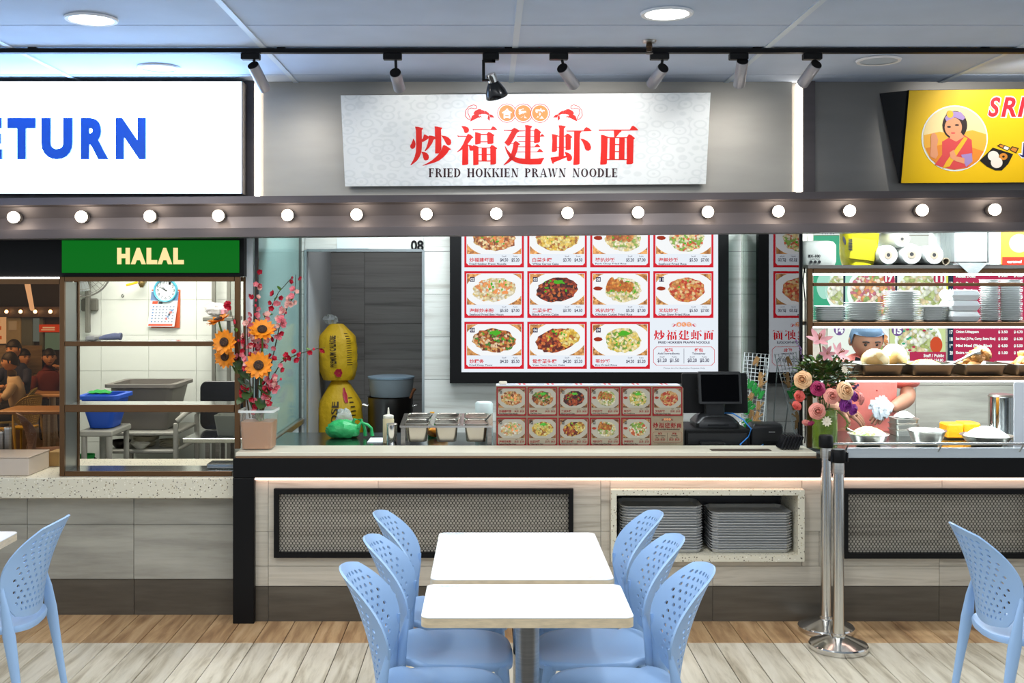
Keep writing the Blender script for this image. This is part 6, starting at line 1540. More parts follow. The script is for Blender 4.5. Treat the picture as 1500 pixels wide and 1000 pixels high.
# things on top of the case
ztp = zd_(393)+.019
x0, x1 = X(1174, 6.0), X(1227, 6.0)
t = thing('bag_pack', 'white pack of bags marked BX-100 on the display case', 'pack', ((x0+x1)/2, 6.1, ztp))
PK = mat('pack_white', '#d9ddd6', .3, bump=(18, .35))
x0 = max(x0, xr+.015)
mb = MB(); loft(mb, [[(p, q, z) for p, q in rrect(x0+k, x1-k, 6.0+k, 6.25-k, .03, 4)] for k, z in ((.006, ztp), (0, ztp+.02), (.0, ztp+.11), (.012, ztp+.13), (.03, ztp+.135))]); mb.build('pack_body', PK, t, smooth=50)
mb = MB().text('BX-100', X(1181, 6.0)+.012, X(1200, 6.0)+.006, ztp+.042, ztp+.058, 5.9985, 0, bold=.03)
mb.text('PLASTIC BAG', X(1183, 6.0)+.012, X(1199, 6.0)+.006, ztp+.030, ztp+.037, 5.9985, 0)
for k in range(3): mb.add([(p, 5.9985, q) for p, q in ell(X(1185+k*6, 6.0)+.012, ztp+.018, .0085, .0085, 12)], [tuple(range(12))], 0)
mb.build('print', mat('ink_black', '#202226', .5), t, kind='stuff')
t = thing('yellow_bag', 'translucent yellow bag of square packs with a barcode on the display case', 'bag', (X(1262, 6.05), 6.1, ztp))
YB = mat('film_yellow', '#e8dc1c', .25, alpha=.9, bump=(22, .5)); YP_ = mat('pack_yellow', '#b5aa10', .5)
mb = MB(); mb.grid(lambda u, v: (X(1262, 6.05)+(.088+.015*v)*math.copysign(abs(math.cos(2*PI*u))**.5, math.cos(2*PI*u))*(.82+.18*min(1, v*4)) + .015*v, 6.12+.09*math.copysign(abs(math.sin(2*PI*u))**.6, math.sin(2*PI*u)), ztp+.24*v+.004*math.sin(14*u)), 28, 10, closeu=True)
mb.add([mb.v[i] for i in range(28)], [tuple(range(28))[::-1]]); mb.add([mb.v[10*28+i] for i in range(28)], [tuple(range(28))]); mb.build('film', YB, t, smooth=60)
MB().obox((X(1264, 6.02), 6.022, ztp+.088), (.072, .0045, .062), Matrix.Rotation(.12, 3, 'Y')).build('inner_pack', YP_, t, bevel=.01)
mb = MB()
for k in range(11): mb.obox((X(1247, 6.0), 6.0135, ztp+.085+k*.0058), (.011, .001, .0016 if k % 3 else .0024), Matrix.Rotation(.15, 3, 'Y'))
mb.add([(p, 6.0125, q) for p, q in ell(X(1238, 6.0), ztp+.135, .008, .025, 14, 0, .2)], [tuple(range(14))]); mb.build('barcode', MATS['ink_black'], t, kind='stuff')
ROLL = mat('roll_white', '#e0e3e0', .35, bump=(20, .3)); CORE = mat('roll_core', '#a89a86', .7); ENDB = mat('roll_end', '#c9d6dc', .25)
for (px, pz, r, dx, lab) in ((1300, 384-8, 14.5, .05, 'white plastic roll low beside the yellow bag'), (1320, 350, 12.5, .04, 'white plastic roll lying on top of the others'), (1334, 378, 15.5, .015, 'white plastic roll with blue printed end in the middle'), (1367, 380, 14.5, -.01, 'white plastic roll with grey core at the right of the pile')):
    rr = S(r, 6.0); zc_ = ztp+rr+.001 if pz > 360 else Z(pz, 6.0); x = X(px, 6.0)
    if pz > 360: zc_ = ztp+rr+.0015
    t = thing('plastic_roll', lab, 'roll', (x, 6.1, zc_-rr), group='plastic rolls on the display case')
    M = Matrix.Translation((x, 5.985, zc_)) @ Matrix.Rotation(-PI/2, 4, 'X')
    MB().lathe((0, 0, 0), [(rr*.42, .002), (rr*.9, .0), (rr, .012), (rr, .28), (rr*.9, .29)], 26).xf(M).build('roll_body', ROLL, t, smooth=40)
    MB().lathe((0, 0, 0), [(rr*.2, -.002), (rr*.42, -.001), (rr*.42, .0015), (rr*.2, .001)], 20, caps=False).xf(M).build('core', CORE, t)
    MB().lathe((0, 0, 0), [(0, .0012), (rr*.2, .0012)], 14, caps=False).xf(M).build('core_hole', DARKG, t)
t = thing('paper_tube', 'empty brown cardboard tube end at the right of the rolls', 'tube', (X(1389, 6.03), 6.05, ztp))
rr = S(5.5, 6.0); M = Matrix.Translation((X(1386, 6.03), 6.03, ztp+rr+.001)) @ Matrix.Rotation(-PI/2, 4, 'X')
MB().lathe((0, 0, 0), [(rr*.8, 0), (rr, 0), (rr, .2), (rr*.8, .2), (rr*.8, 0)], 18, caps=False).xf(M).build('tube_wall', CORE, t, smooth=40); MB().lathe((0, 0, 0), [(0, .1), (rr*.8, .1)], 14, caps=False).xf(M).build('tube_core', DARKG, t)
def carton(name, lab, p0, p1, y0, y1, ptop, m, cat='box', **k): return MB().box(X(p0, y0), X(p1, y0), y0, y1, ztp, Z(ptop, y0)).build(name, m, bevel=.004, label=lab, cat=cat, **k)
carton('white_carton', 'white carton behind the paper tube on the display case', 1372, 1397, 6.22, 6.33, 338, mat('carton_white', '#e9ece9', .5))
carton('white_carton', 'white carton right of the clear tray pack', 1449, 1467, 6.03, 6.3, 338, MATS['carton_white'])
t = thing('clear_pack', 'clear wrapped pack of plastic trays hanging over the case edge', 'pack', (X(1423, 6.0), 6.05, ztp))
MB().box(X(1399, 6.0), X(1447, 6.0), 6.0, 6.2, ztp+.012, ztp+.26).build('wrap', mat('pack_wrap', '#c3cbcb', .15, alpha=.75, bump=(25, .6)), t, bevel=.008)
for k in range(12): MB().box(X(1403, 6.0), X(1442, 6.0), 6.012, 6.19, ztp+.03+k*.018, ztp+.036+k*.018).build('tray', mat('tray_clear', '#b5bfbf', .3), t)
mb = MB().box(X(1402, 5.95), X(1445, 5.95), 5.916, 5.999, ztp+.0005, ztp+.010); q = [(X(1402, 5.92), ztp+.010), (X(1446, 5.92), ztp+.010), (X(1431, 5.92), ztp-.045), (X(1418, 5.92), ztp-.045)]; mb.prism(q, 5.912, 5.9155); mb.build('wrap_tail', MATS['pack_wrap'], t)
t = thing('snack_carton', 'yellow and red printed snack carton at the right edge', 'carton', (X(1490, 6.02), 6.05, ztp))
MB().box(X(1468, 6.02), X(1520, 6.02), 6.02, 6.25, ztp, Z(330, 6.02)).build('carton_body', mat('carton_yellow', '#e2b93a', .45, noise=(4, .25, (1, 1, 1))), t, bevel=.003)
MB().box(X(1468, 6.02), X(1520, 6.02), 6.017, 6.0195, ztp+.001, ztp+.046).build('red_band', mat('carton_red', '#c0301c', .45), t)
MB().sphere((X(1493, 6.02), 6.022, ztp+.12), (.06, .006, .055), 20, 10).build('fruit_picture', mat('carton_pale', '#efe9a0', .5), t, smooth=60)
mb = MB().text('caramel', X(1475, 6.02), X(1496, 6.02), ztp+.012, ztp+.028, 6.0165, 0, bold=.04); mb.build('lettering', WHITE, t)
# food trays on the lower shelf
zs2 = zd_(551)+.001
def food_tray(p0, p1, lab):
    y0, y1 = 5.955, 6.22; x0, x1 = X(p0, y0)+.004, X(p1, y0)-.004; zt_ = Z(534, y0)
    t = thing('food_tray', lab, 'tray', ((x0+x1)/2, 6.1, zs2))
    o_ = lambda k, z: [(p, q, z) for p, q in rrect(x0+k, x1-k, y0+k, y1-k, .02, 4)]
    mb = MB(); loft(mb, [o_(.022, zs2), o_(.018, zs2+.003), o_(.002, zt_-.004), o_(-.004, zt_), o_(.003, zt_+.002), o_(.006, zt_-.004), o_(.024, zs2+.006)])
    mb.build('pan_body', mat('dark_pan', '#8a857c', .3, .9), t, smooth=40)
    return x0, x1, y0, y1, zt_
food_tray(1222, 1257, 'steel food tray partly hidden by the flowers')
A = food_tray(1261, 1329, 'steel food tray holding the puffed breads'); B_ = food_tray(1335, 1403, 'steel food tray of yellow rice'); C_ = food_tray(1411, 1479, 'steel food tray of fritters left of the last'); D_ = food_tray(1487, 1555, 'steel food tray at the right picture edge')
FRY = food('fried_puff', ['#e9cf9a', '#e2bd7a', '#f0dcb0', '#d9a860', '#f3e6c4'], 22, rough=.5, bump=.3)
for (p, w, h_, lab) in ((1282, 40, 23, 'large puffed golden bread at left of the tray'), (1309, 40, 26, 'large puffed golden bread with a pale crack, at right')):
    y = 6.03 if p < 1300 else 6.145
    random.seed(p); mb = MB(); mb.sphere((X(p, y), y, zs2+.012+S(h_, y)*.75), (S(w, y)/2, .068, S(h_, y)*.75), 26, 16, jit=.03)
    mb.build('puffed_bread', FRY, smooth=70, label=lab, cat='bread')
mb = MB(); random.seed(2)
mb.grid(lambda u, v: (B_[0]+.02+(B_[1]-B_[0]-.04)*u, B_[2]+.02+.22*v, zs2+.02+.055*(math.sin(PI*u)**.5)*(math.sin(PI*v)**.5)+.008*random.random()), 34, 18)
mb.build('yellow_rice', food('rice_yellow', ['#e9cf3a', '#f0dc6a', '#d9b82a', '#f3e79a', '#b9902a'], 130), smooth=60, label='mound of yellow rice in the second steel tray', cat='rice', kind='stuff')
VAD = mat('fritter_brown', '#c58a4a', .5, noise=(16, .3, (1, 1, 1)), bump=(60, .6))
def fritter_mesh(i):
    random.seed(40+i); mb = MB()
    if i < 2: mb.sphere((0, 0, 0), (.045, .028, .02), 14, 8, jit=.1)
    else:
        loft(mb, [[(x*k, y*k, z) for x, y in ((-.032, -.02), (.034, -.018), (.004, .036))] for k, z in ((.3, -.016), (1, -.006), (1.02, .006), (.3, .02))])
    return mb.mesh('fritter', VAD, smooth=60)
fm_ = [fritter_mesh(i) for i in range(4)]
random.seed(11)
for tray_, n1, hh in ((C_, 24, .105), (D_, 12, .09)):
    for k in range(n1):
        u, v = random.random(), random.random(); lvl = k/n1; q = 1-.6*lvl
        x = tray_[0]+.045+(tray_[1]-tray_[0]-.09)*(.5+(u-.5)*q+(.12*lvl if tray_ is C_ else 0)); y = 6.03+.12*v
        linked(fm_[k % 4], 'fritter', None, (x, y, zs2+.03+hh*lvl), (random.uniform(-.5, .5), random.uniform(-.9, .9), random.uniform(0, 6)), label='golden fritter in the heap on the %s tray' % ('third steel' if tray_ is C_ else 'rightmost steel'), cat='fritter', group='fritters on the %s tray' % ('third' if tray_ is C_ else 'rightmost'))
tg = thing('food_tongs', 'steel tongs lying from the rice tray into the fritters', 'tongs', (X(1405, 6.0), 6.0, zs2+.06))
for k in (0, 1): MB().tube([(X(1392, 6.0), 6.0+.02*k, zs2+.055), (X(1410, 6.0), 6.005+.02*k, zs2+.085), (X(1428, 6.0), 6.01+.014*k, zs2+.118), (X(1437, 6.0), 6.015+.01*k, zs2+.122)], [.005, .004, .006, .012], 8).build('tong_arm', STEEL, tg, smooth=50)
# bowls on the serving top
def mixbowl(px, pw, ptop, lab, y=5.98):
    x = X(px, y); r = S(pw, y)/2; zt_ = Z(ptop, y); t = thing('steel_bowl', lab, 'bowl', (x, y, ZR)); h_ = zt_-ZR
    MB().lathe((x, y, ZR), [(r*.5, 0), (r*.55, .001), (r*.8, h_*.4), (r*.95, h_*.9), (r*1.03, h_), (r*1.02, h_*1.03), (r*.93, h_*.92), (r*.5, .005), (0, .004)], 32).build('bowl_body', STEEL, t, smooth=45)
    return x, y, r, zt_
def heap(x, y, r, z, h_, m, name, lab, cat='food'):
    mb = MB(); mb.grid(lambda u, v: (x+r*(1-v)*math.cos(2*PI*u), y+r*(1-v)*math.sin(2*PI*u), z+h_*math.sin(PI/2*v)**.9+.006*random.random()*(v < .98)), 30, 10, closeu=True)
    mb.build(name, m, smooth=60, label=lab, cat=cat, kind='stuff')
x, y, r, z = mixbowl(1272, 58, 635, 'steel bowl of shredded cabbage salad on the serving top'); heap(x, y, r*.88, z-.006, .042, food('cabbage', ['#dfe8a0', '#c5d870', '#eef2c4', '#a8c858', '#f0e6a0'], 90), 'cabbage_salad', 'pale green cabbage salad in the leftmost steel bowl')
x, y, r, z = mixbowl(1357.5, 54, 630, 'steel bowl of white sauce in the middle of the serving top'); heap(x, y, r*.9, z-.006, .004, mat('cream_white', '#eef0ea', .4), 'white_sauce', 'white sauce in the middle steel bowl')
x, y, r, z = mixbowl(1445, 72, 637, 'wide steel bowl of white coconut on the serving top'); heap(x, y, r*.85, z-.006, .05, specks('coconut_white', '#f4f5f2', ['#e2e4de', '#ffffff'], 120, .4), 'grated_coconut', 'white grated coconut heap in the wide bowl')
x, y, r, z = mixbowl(1503, 44, 640, 'pale bowl at the right picture edge'); heap(x, y, r*.85, z-.006, .02, MATS['cream_white'], 'white_paste', 'white paste in the bowl at the right picture edge')
for (a, b, c, d, y, lab) in ((1240, 628, 1262, 637, 5.95, 'spoon in the cabbage salad bowl'), (1372, 628, 1359, 634, 5.97, 'spoon in the white sauce bowl'), (1452, 621, 1462, 636, 6.03, 'flat spoon handle over the coconut bowl')):
    t = MB().tube([(X(a, y), y, Z(b, y)), (X((a+c)/2, y), y+.01, Z((b+d)/2, y)), (X(c, y), y+.02, Z(d, y))], [.009, .004, .006], 8).build('serving_spoon', BRIGHT, smooth=60, label='steel '+lab, cat='spoon')
mb = MB()
for (a, b, c, d, yy) in ((1388, 1412, 621, 637, 6.22), (1411, 1437, 619.5, 635, 6.235)):
    mb.box(X(a, yy), X(b, yy), yy, yy+.12, ZR+.004, Z(c, yy))
mb.build('orange_block', mat('orange_block', '#f2a010', .5, bump=(40, .3)), bevel=.008, label='bright orange block of wrapped dough behind the bowls', cat='block')
tb_ = thing('steel_box_stack', None, 'box') if False else None
for k in range(3):
    y = 6.42; o_ = lambda q, z: [(a, b, z) for a, b in rrect(X(1307, y)+q, X(1342, y)-q, 6.36+q, 6.5-q, .015, 3)]
    mb = MB(); z0 = ZR+.034*k; loft(mb, [o_(.008, z0), o_(.003, z0+.028), o_(-.002, z0+.03), o_(-.002, z0+.033), o_(.01, z0+.0335)])
    mb.build('steel_container', STEEL, smooth=40, label=('lowest', 'middle', 'topmost')[k]+' steel container stacked behind the cabbage bowl', cat='container', group='steel containers behind the bowls')
heap(X(1324, 6.43), 6.43, .058, ZR+.1036, .03, MATS['cream_white'], 'noodle_heap', 'white noodle heap on the stacked steel containers')
t = thing('steel_pot', 'tall steel pot with a lid at the back of the right stall', 'pot', (X(1468, 6.45), 6.45, ZR))
zp2 = Z(585, 6.3); r = S(19, 6.45)
MB().lathe((X(1468, 6.45), 6.45, ZR), [(r*.97, 0), (r, .005), (r, zp2-ZR), (r*1.03, zp2-ZR+.004)], 30).build('pot_body', BRIGHT, t, smooth=40)
MB().lathe((X(1468, 6.45), 6.45, zp2+.0045), [(r*1.0, 0), (r*.9, .012), (0, .02)], 30).build('lid', STEEL, t, smooth=40)
t = MB().prism(rrect(X(1485.5, 5.80), X(1530, 5.80), ZR, Z(560, 5.80), .006, 3), 5.80, 5.806).build('white_notice', mat('notice_white', '#e9edf2', .4), label='white standing notice board at the right edge of the counter', cat='notice')

# ------------------------------------------------------------------ menu posters on the back wall of the right stall
DQ = 7.25
CUR = [0, 0, 0, 0]
def poster(name, lab, p0, p1, q0, q1, m):
    CUR[:] = [p0, p1, q0, q1]
    t = thing(name, lab, 'poster', (X((p0+p1)/2, DQ), DQ, Z(q1, DQ))); MB().box(X(p0, DQ), X(p1, DQ), DQ, DQ+.02, Z(q1, DQ), Z(q0, DQ)).build('lit_panel', m, t); return t
EW = emis('poster_white', '#eef8f4', .95); EG = emis('poster_green', '#3fae84', .85); EM = emis('poster_magenta', '#c2325a', .8); ED = emis('poster_navy', '#24384e', .7); EY = emis('poster_yellow', '#e2e85a', .9)
def on(t, pts, m, k, name='picture', mats=None):
    pts = clip(pts, *CUR)
    return MB().prism([(X(a, DQ), Z(b, DQ)) for a, b in pts], DQ-.001*k, DQ-.001*k+.0006).build(name, m, t, kind='stuff')
def el(cx, cy, rx, ry, n_=26, j=0): return ell(cx, cy, rx, ry, n_, j)
def dishes(t, cx, cy, rx, ry, m, plate=EW):
    on(t, el(cx, cy, rx*1.15, ry*1.15), plate, 2, 'plate_picture'); on(t, el(cx, cy, rx, ry, 26, .05), m, 3, 'food_picture')
F1 = food('poster_food_a', ['#f2e2c8', '#e8a868', '#c86a7a', '#8fae5a', '#f6eee0', '#d98a4a'], 50, .95, bump=0); F2 = food('poster_food_b', ['#e8f0d8', '#c8d890', '#f4f6ea', '#a8b868', '#e0d0a0'], 42, .95, bump=0)
t = poster('menu_poster', 'green dish poster above the left case post', 1193, 1235, 345, 475, EG); dishes(t, 1232, 425, 20, 26, F2); on(t, el(1208, 418, 12, 20), emis('poster_mint', '#a8e0cc', .9), 2)
t = poster('menu_poster', 'dish poster with a pink seventeen disc behind the foam plates', 1239, 1311, 345, 475, emis('poster_aqua', '#a8e2cc', .9)); dishes(t, 1282, 428, 36, 36, F1)
on(t, el(1302, 408, 8, 9.5), EM, 5, 'number_disc'); MB().text('17', X(1296, DQ), X(1307.5, DQ), Z(413, DQ), Z(403.5, DQ), DQ-.0065, bold=.06).build('numeral', EW, t)
t = poster('menu_poster', 'white dish poster with a pink eleven disc behind the short stack', 1315, 1386, 345, 475, emis('poster_pale', '#eaf4ea', .92)); dishes(t, 1348, 428, 34, 34, F2)
on(t, el(1375, 408, 8, 9.5), EM, 5, 'number_disc'); MB().text('11', X(1370, DQ), X(1380, DQ), Z(413, DQ), Z(403.5, DQ), DQ-.0065, bold=.06).build('numeral', EW, t)
t = poster('menu_poster', 'dish poster numbered 14 behind the bowed cook', 1214, 1302, 478, 545, emis('poster_pale', '#eaf4ea', .92)); dishes(t, 1278, 505, 24, 26, F1)
on(t, el(1229, 482, 8, 9), emis('poster_violet', '#7a5a9a', .8), 5, 'number_disc'); MB().text('14', X(1224, DQ), X(1235, DQ), Z(488, DQ), Z(478.5, DQ), DQ-.0065, bold=.06).build('numeral', EW, t)
t = poster('menu_poster', 'dish poster numbered 15 with red price band', 1305, 1385, 478, 545, emis('poster_leaf', '#cfe0a0', .9)); dishes(t, 1345, 498, 30, 26, F2)
random.seed(4)
for k in range(12): on(t, el(1345+random.uniform(-24, 24), 498+random.uniform(-20, 20), 2.6, 1.6, 10), (EG, EM)[k % 2], 4+k % 3, 'leaf_picture')
on(t, el(1371, 505, 9, 12), emis('poster_chutney', '#d0502c', .9), 5, 'chutney_picture')
on(t, el(1314, 483, 8.5, 9), emis('poster_violet', '#7a5a9a', .8), 8, 'number_disc'); MB().text('15', X(1308.5, DQ), X(1320, DQ), Z(489, DQ), Z(479.5, DQ), DQ-.0095, bold=.06).build('numeral', EW, t)
on(t, [(1332, 515), (1385, 515), (1385, 545), (1332, 545)], EM, 8, 'price_band'); MB().text('Staff / Public', X(1352, DQ), X(1382, DQ), Z(523, DQ), Z(518, DQ), DQ-.0095, bold=.03).build('lettering', EW, t, kind='stuff'); MB().text('$3.50 / $4.80', X(1354, DQ), X(1381, DQ), Z(530, DQ), Z(525, DQ), DQ-.0095, bold=.03).build('lettering', EW, t, kind='stuff')
for i, p in enumerate((1237, 1313, 1387.5)): MB().box(X(p-1.0, DQ), X(p+1.0, DQ), DQ-.004, DQ+.02, Z(475, DQ), Z(345, DQ)).build('divider_strip', ED if i != 2 else EY, label=('navy strip between the green poster and poster 17', 'navy strip between posters 17 and 11', 'yellow strip between poster 11 and the price list')[i], cat='strip')
t = poster('price_list', 'red price list with white lettering and navy number column', 1397, 1510, 345, 545, EM)
MB().box(X(1390, DQ), X(1396.5, DQ), DQ, DQ+.02, Z(545, DQ), Z(345, DQ)).build('number_column', ED, t)
for k, (nme, a, b) in enumerate((('Masala Dosai', '3.00', '4.00'), ('Onion Dosai', '3.20', '4.20'), ('Rava Dosai', '3.20', '4.20'), ('Ghee Dosai', '3.20', '4.30'), ('Paper Dosai', '3.50', '4.50'), ('Set Dosai', '3.50', '4.60'), ('Egg Dosai', '3.50', '4.60'), ('Tomato Uthappam', '3.50', '4.50'), ('Onion Uthappam', '3.50', '4.70'), ('Set Meal (2 Pcs, Curry, Extra Rice)', '5.00', '6.30'), ('Mini Meal (Plain Rice)', '4.50', '5.50'), ('Extra vegetable', '1.00', '1.50'))):
    py = 405+k*10.15 if k > 0 else 404; n_ = 9+k
    mb = MB(); mb.text('%d' % n_, X(1391, DQ), X(1395.6, DQ), Z(py+2.8, DQ), Z(py-2.8, DQ), DQ-.0015, bold=.05)
    mb.text(nme, X(1400, DQ), X(1400+min(58, len(nme)*2.4), DQ), Z(py+2.6, DQ), Z(py-2.6, DQ), DQ-.0015, bold=.05); mb.text('$ '+a, X(1462, DQ), X(1476, DQ), Z(py+2.4, DQ), Z(py-2.4, DQ), DQ-.0015, bold=.05); mb.text('$ '+b, X(1485, DQ), X(1498, DQ), Z(py+2.4, DQ), Z(py-2.4, DQ), DQ-.0015, bold=.05)
    mb.build('price_line', EW, t, kind='stuff')
t = poster('menu_header', 'white menu header with violet letters behind the bags', 1193, 1386, 300, 343.5, EW); MB().text('STAR', X(1203, DQ), X(1222, DQ), Z(354, DQ)+.05, Z(345, DQ)+.05, DQ-.002, bold=.04).build('lettering', emis('poster_violet', '#7a5a9a', .8), t)
# ------------------------------------------------------------------ flowers in the left container
vx0, vx1, vy = X(349, 5.71), X(399.5, 5.71), 5.80
vxc, vh = (vx0+vx1)/2, Z(601, 5.72)-ZT
va = thing('flower_container', 'square translucent plastic container holding brown liquid and flowers', 'container', (vxc, vy, ZT))
hw = (vx1-vx0)/2; 
def vo(k, z, dy=0): return [(p, q, ZT+z) for p, q in rrect(vx0+k, vx1-k, vy-hw*.98+k, vy+hw*.98-k, .022, 5)]
mb = MB(); loft(mb, [vo(.012, 0), vo(.008, .004), vo(.0, vh), vo(.002, vh), vo(.011, .007)], caps=True); mb.build('container_wall', mat('cloudy_plastic', '#e2ddd2', .25, alpha=.10), va, smooth=40)
mb = MB(); loft(mb, [vo(.013, .006), vo(.006, vh*.70), vo(.014, vh*.705)]); mb.build('liquid', mat('brown_liquid', '#a06a3c', .3), va, smooth=40)
mb = MB(); loft(mb, [vo(-.005, vh-.012), vo(-.005, vh), vo(-.001, vh+.001), vo(-.001, vh-.012)], caps=False); mb.build('rim', mat('cloudy_rim', '#e6e8e4', .3, alpha=.8), va, smooth=40)
STEM = mat('branch_brown', '#4a3a24', .7); GSTEM = mat('stem_green', '#4f6a28', .6); LEAF = mat('leaf_green', '#2f4a1e', .5, noise=(20, .2, (1, 1, 1))); LEAFL = mat('leaf_light', '#5f8a2c', .5)
def petal(mb, L_, w, cup, base=.0, a=0, m=0, n_=4, tip=.15):
    """one petal along +x rotated by a about z, curling up by cup"""
    vs = []; fs = []; ca, sa = math.cos(a), math.sin(a)
    for i in range(n_+1):
        t = i/n_; ww = w*(math.sin(PI*min(1, (.12+t*.88)))**.7)*(1 if t < .99 else tip); x = base+L_*t
        for s_ in (-1, 0, 1): vs.append((x*ca-s_*ww*sa, x*sa+s_*ww*ca, cup*t*t+(.12*ww if s_ else 0)))
    for i in range(n_):
        for q in range(2): fs.append((i*3+q, i*3+3+q, i*3+4+q, i*3+1+q))
    mb.add(vs, fs, m); mb.add([(p[0], p[1], p[2]-.0009) for p in vs], [f[::-1] for f in fs], m)
def leaf_mesh(L_, w, m, name='leaf'):
    mb = MB(); petal(mb, L_, w, -.1*L_, 0, 0, n_=6, tip=.02); return mb.mesh(name, m, smooth=60)
SFO = mat('sunflower_petal', '#ea8a14', .55, noise=(30, .22, (1, 1, 1))); SFD = specks('sunflower_disc', '#2a160c', ['#4a2a14', '#1a0e08', '#5c3a1c'], 260, .5, .8)
mb = MB(); random.seed(1)
for k in range(15): petal(mb, .052, .0135, .004+random.uniform(-.006, .012), .016, 2*PI*k/15+random.uniform(-.06, .06))
for k in range(13): petal(mb, .042, .012, .012+random.uniform(-.004, .01), .014, 2*PI*(k+.5)/13)
sf_pet = mb.mesh('petals', SFO, smooth=60)
sf_disc = MB().lathe((0, 0, 0), [(.023, .001), (.024, .008), (.019, .014), (.010, .013), (.0, .010)], 22).mesh('seed_disc', SFD, smooth=60)
def aim(d, roll=0): return (Vector(d).normalized().to_track_quat('Z', 'Y') @ Quaternion((0, 0, 1), roll)).to_euler()
basept = (vxc, vy, ZT+vh*.72)
def sunflower(px, py, d, dirv, s_, lab):
    c = Vector((X(px, d), d, Z(py, d))); t = thing('sunflower', lab, 'flower', tuple(c), group='orange sunflowers in the square container')
    linked(sf_pet, 'petals', t, (0, 0, 0), aim(dirv), (s_,)*3); linked(sf_disc, 'seed_disc', t, tuple(Vector(dirv).normalized()*.001), aim(dirv), (s_,)*3)
    b = Vector(basept) + Vector((random.uniform(-.04, .04), random.uniform(-.03, .03), 0)); dn = Vector(dirv).normalized()
    m1 = c - dn*.05; mb = MB().tube([tuple(c-dn*.004), tuple(m1+Vector((0, 0, -.03))), tuple(m1*.5+b*.5+Vector((0, .02, -.02))), tuple(b), (b.x, b.y, ZT+.02)], [.005, .005, .0055, .005, .005], 7); mb.build('stem', GSTEM, t, smooth=60)
    lm = leaf_mesh(.085, .034, LEAF)
    for k, f in enumerate((.35, .6)):
        p = m1*(1-f)+b*f; linked(lm, 'leaf', t, tuple(p-c), (random.uniform(-.4, .4), .5, random.uniform(-2.6, -.4) if px < 350 else random.uniform(-1.6, 0)))
sunflower(320, 469, 5.69, (-.35, -.25, .95), 1.0, 'topmost left sunflower seen edge on against the tray shelf')
sunflower(329, 501, 5.66, (-.25, -1, .12), 1.02, 'left sunflower facing the viewer, in front of the tray shelf')
sunflower(330, 522, 5.71, (-.3, -1, -.05), .95, 'lower left sunflower half behind another')
sunflower(384, 483, 5.68, (.15, -.85, .75), 1.05, 'upper right sunflower tilted upwards among the blossoms')
sunflower(379, 535, 5.65, (.1, -1, .2), 1.1, 'lower right sunflower facing the viewer above the container')
# blossom branches
PKS = [mat('blossom_red', '#c8203a', .55), mat('blossom_pink', '#ee8d96', .55), mat('blossom_pale', '#f3c0b4', .55)]
def blossom_mesh(m):
    mb = MB()
    for k in range(5): petal(mb, .0135, .0075, .006, .001, 2*PI*k/5)
    for k in range(5): petal(mb, .009, .0055, .009, .001, 2*PI*(k+.5)/5)
    mb.sphere((0, 0, .004), .003, 8, 5); return mb.mesh('blossom', m, smooth=60)
BM_ = [blossom_mesh(m) for m in PKS]
bud = MB().sphere((0, 0, 0), (.006, .006, .008), 10, 7).mesh('bud', PKS[0], smooth=60)
small_leaf = leaf_mesh(.03, .011, LEAFL)
def blossom_branch(pts, fl_, lab, seed):
    random.seed(seed)
    P_ = [Vector((X(a, d), d, Z(b, d))) for a, b, d in pts]
    t = thing('blossom_branch', lab, 'branch', tuple(P_[0]), group='blossom branches in the square container')
    k_ = len(P_); mb = MB().tube([tuple(p) for p in P_], [.0042-.0028*i/(k_-1) for i in range(k_)], 7); mb.build('stem', STEM, t, smooth=60)
    seg = [(P_[i+1]-P_[i]).length for i in range(k_-1)]; tot = sum(seg)
    def at_(f):
        L_ = f*tot
        for i, s_ in enumerate(seg):
            if L_ <= s_ or i == k_-2: return P_[i]+(P_[i+1]-P_[i])*min(1, L_/s_)
            L_ -= s_
    for (f0, f1, n_, w) in fl_:
        for k in range(n_ if n_ < 3 else int(n_*1.7)):
            f = random.uniform(f0, f1); p = at_(f); a = random.uniform(0, 2*PI); o_ = Vector((math.cos(a)*.022, -abs(math.sin(a))*.018-.003, random.uniform(-.016, .018)))
            linked(BM_[random.choice(w)], 'blossom', t, tuple(p+o_-P_[0]), aim((o_.x*40, -1+random.uniform(-.3, .5), o_.z*40), random.uniform(0, 2)), (random.uniform(.95, 1.3),)*3)
    for k in range(3): linked(bud, 'bud', t, tuple(at_(random.uniform(.6, 1))+Vector((.006, -.004, .004))-P_[0]))
    for k in range(4): linked(small_leaf, 'leaf', t, tuple(at_(random.uniform(.45, .97))-P_[0]), (random.uniform(-.5, .5), random.uniform(-1, .2), random.uniform(0, 6)))
r_, p_, q_ = 0, 1, 2
B0 = (370, 612, 5.80)
blossom_branch([B0, (371, 540, 5.79), (372, 470, 5.78), (375, 410, 5.78), (379, 379, 5.78)], [(.36, .62, 11, (1, 1, 2, 0)), (.62, .85, 8, (0, 1, 1, 2)), (.93, .95, 1, (0,))], 'tallest blossom branch reaching the header, upright', 1)
blossom_branch([(374, 612, 5.81), (380, 540, 5.80), (388, 470, 5.80), (408, 428, 5.80), (429, 405, 5.80)], [(.3, .55, 8, (1, 0, 2)), (.55, .85, 9, (1, 2, 2, 0)), (.93, .95, 1, (0,))], 'blossom branch slanting right to a red tip below the tall one', 2)
blossom_branch([(378, 612, 5.80), (396, 540, 5.77), (409, 480, 5.77), (421, 450, 5.77), (432, 430, 5.77), (433, 402, 5.77)], [(.35, .62, 7, (0, 1)), (.62, .9, 15, (2, 2, 1)), (.98, 1, 1, (0,))], 'blossom branch with dense pale flowers at right', 3)
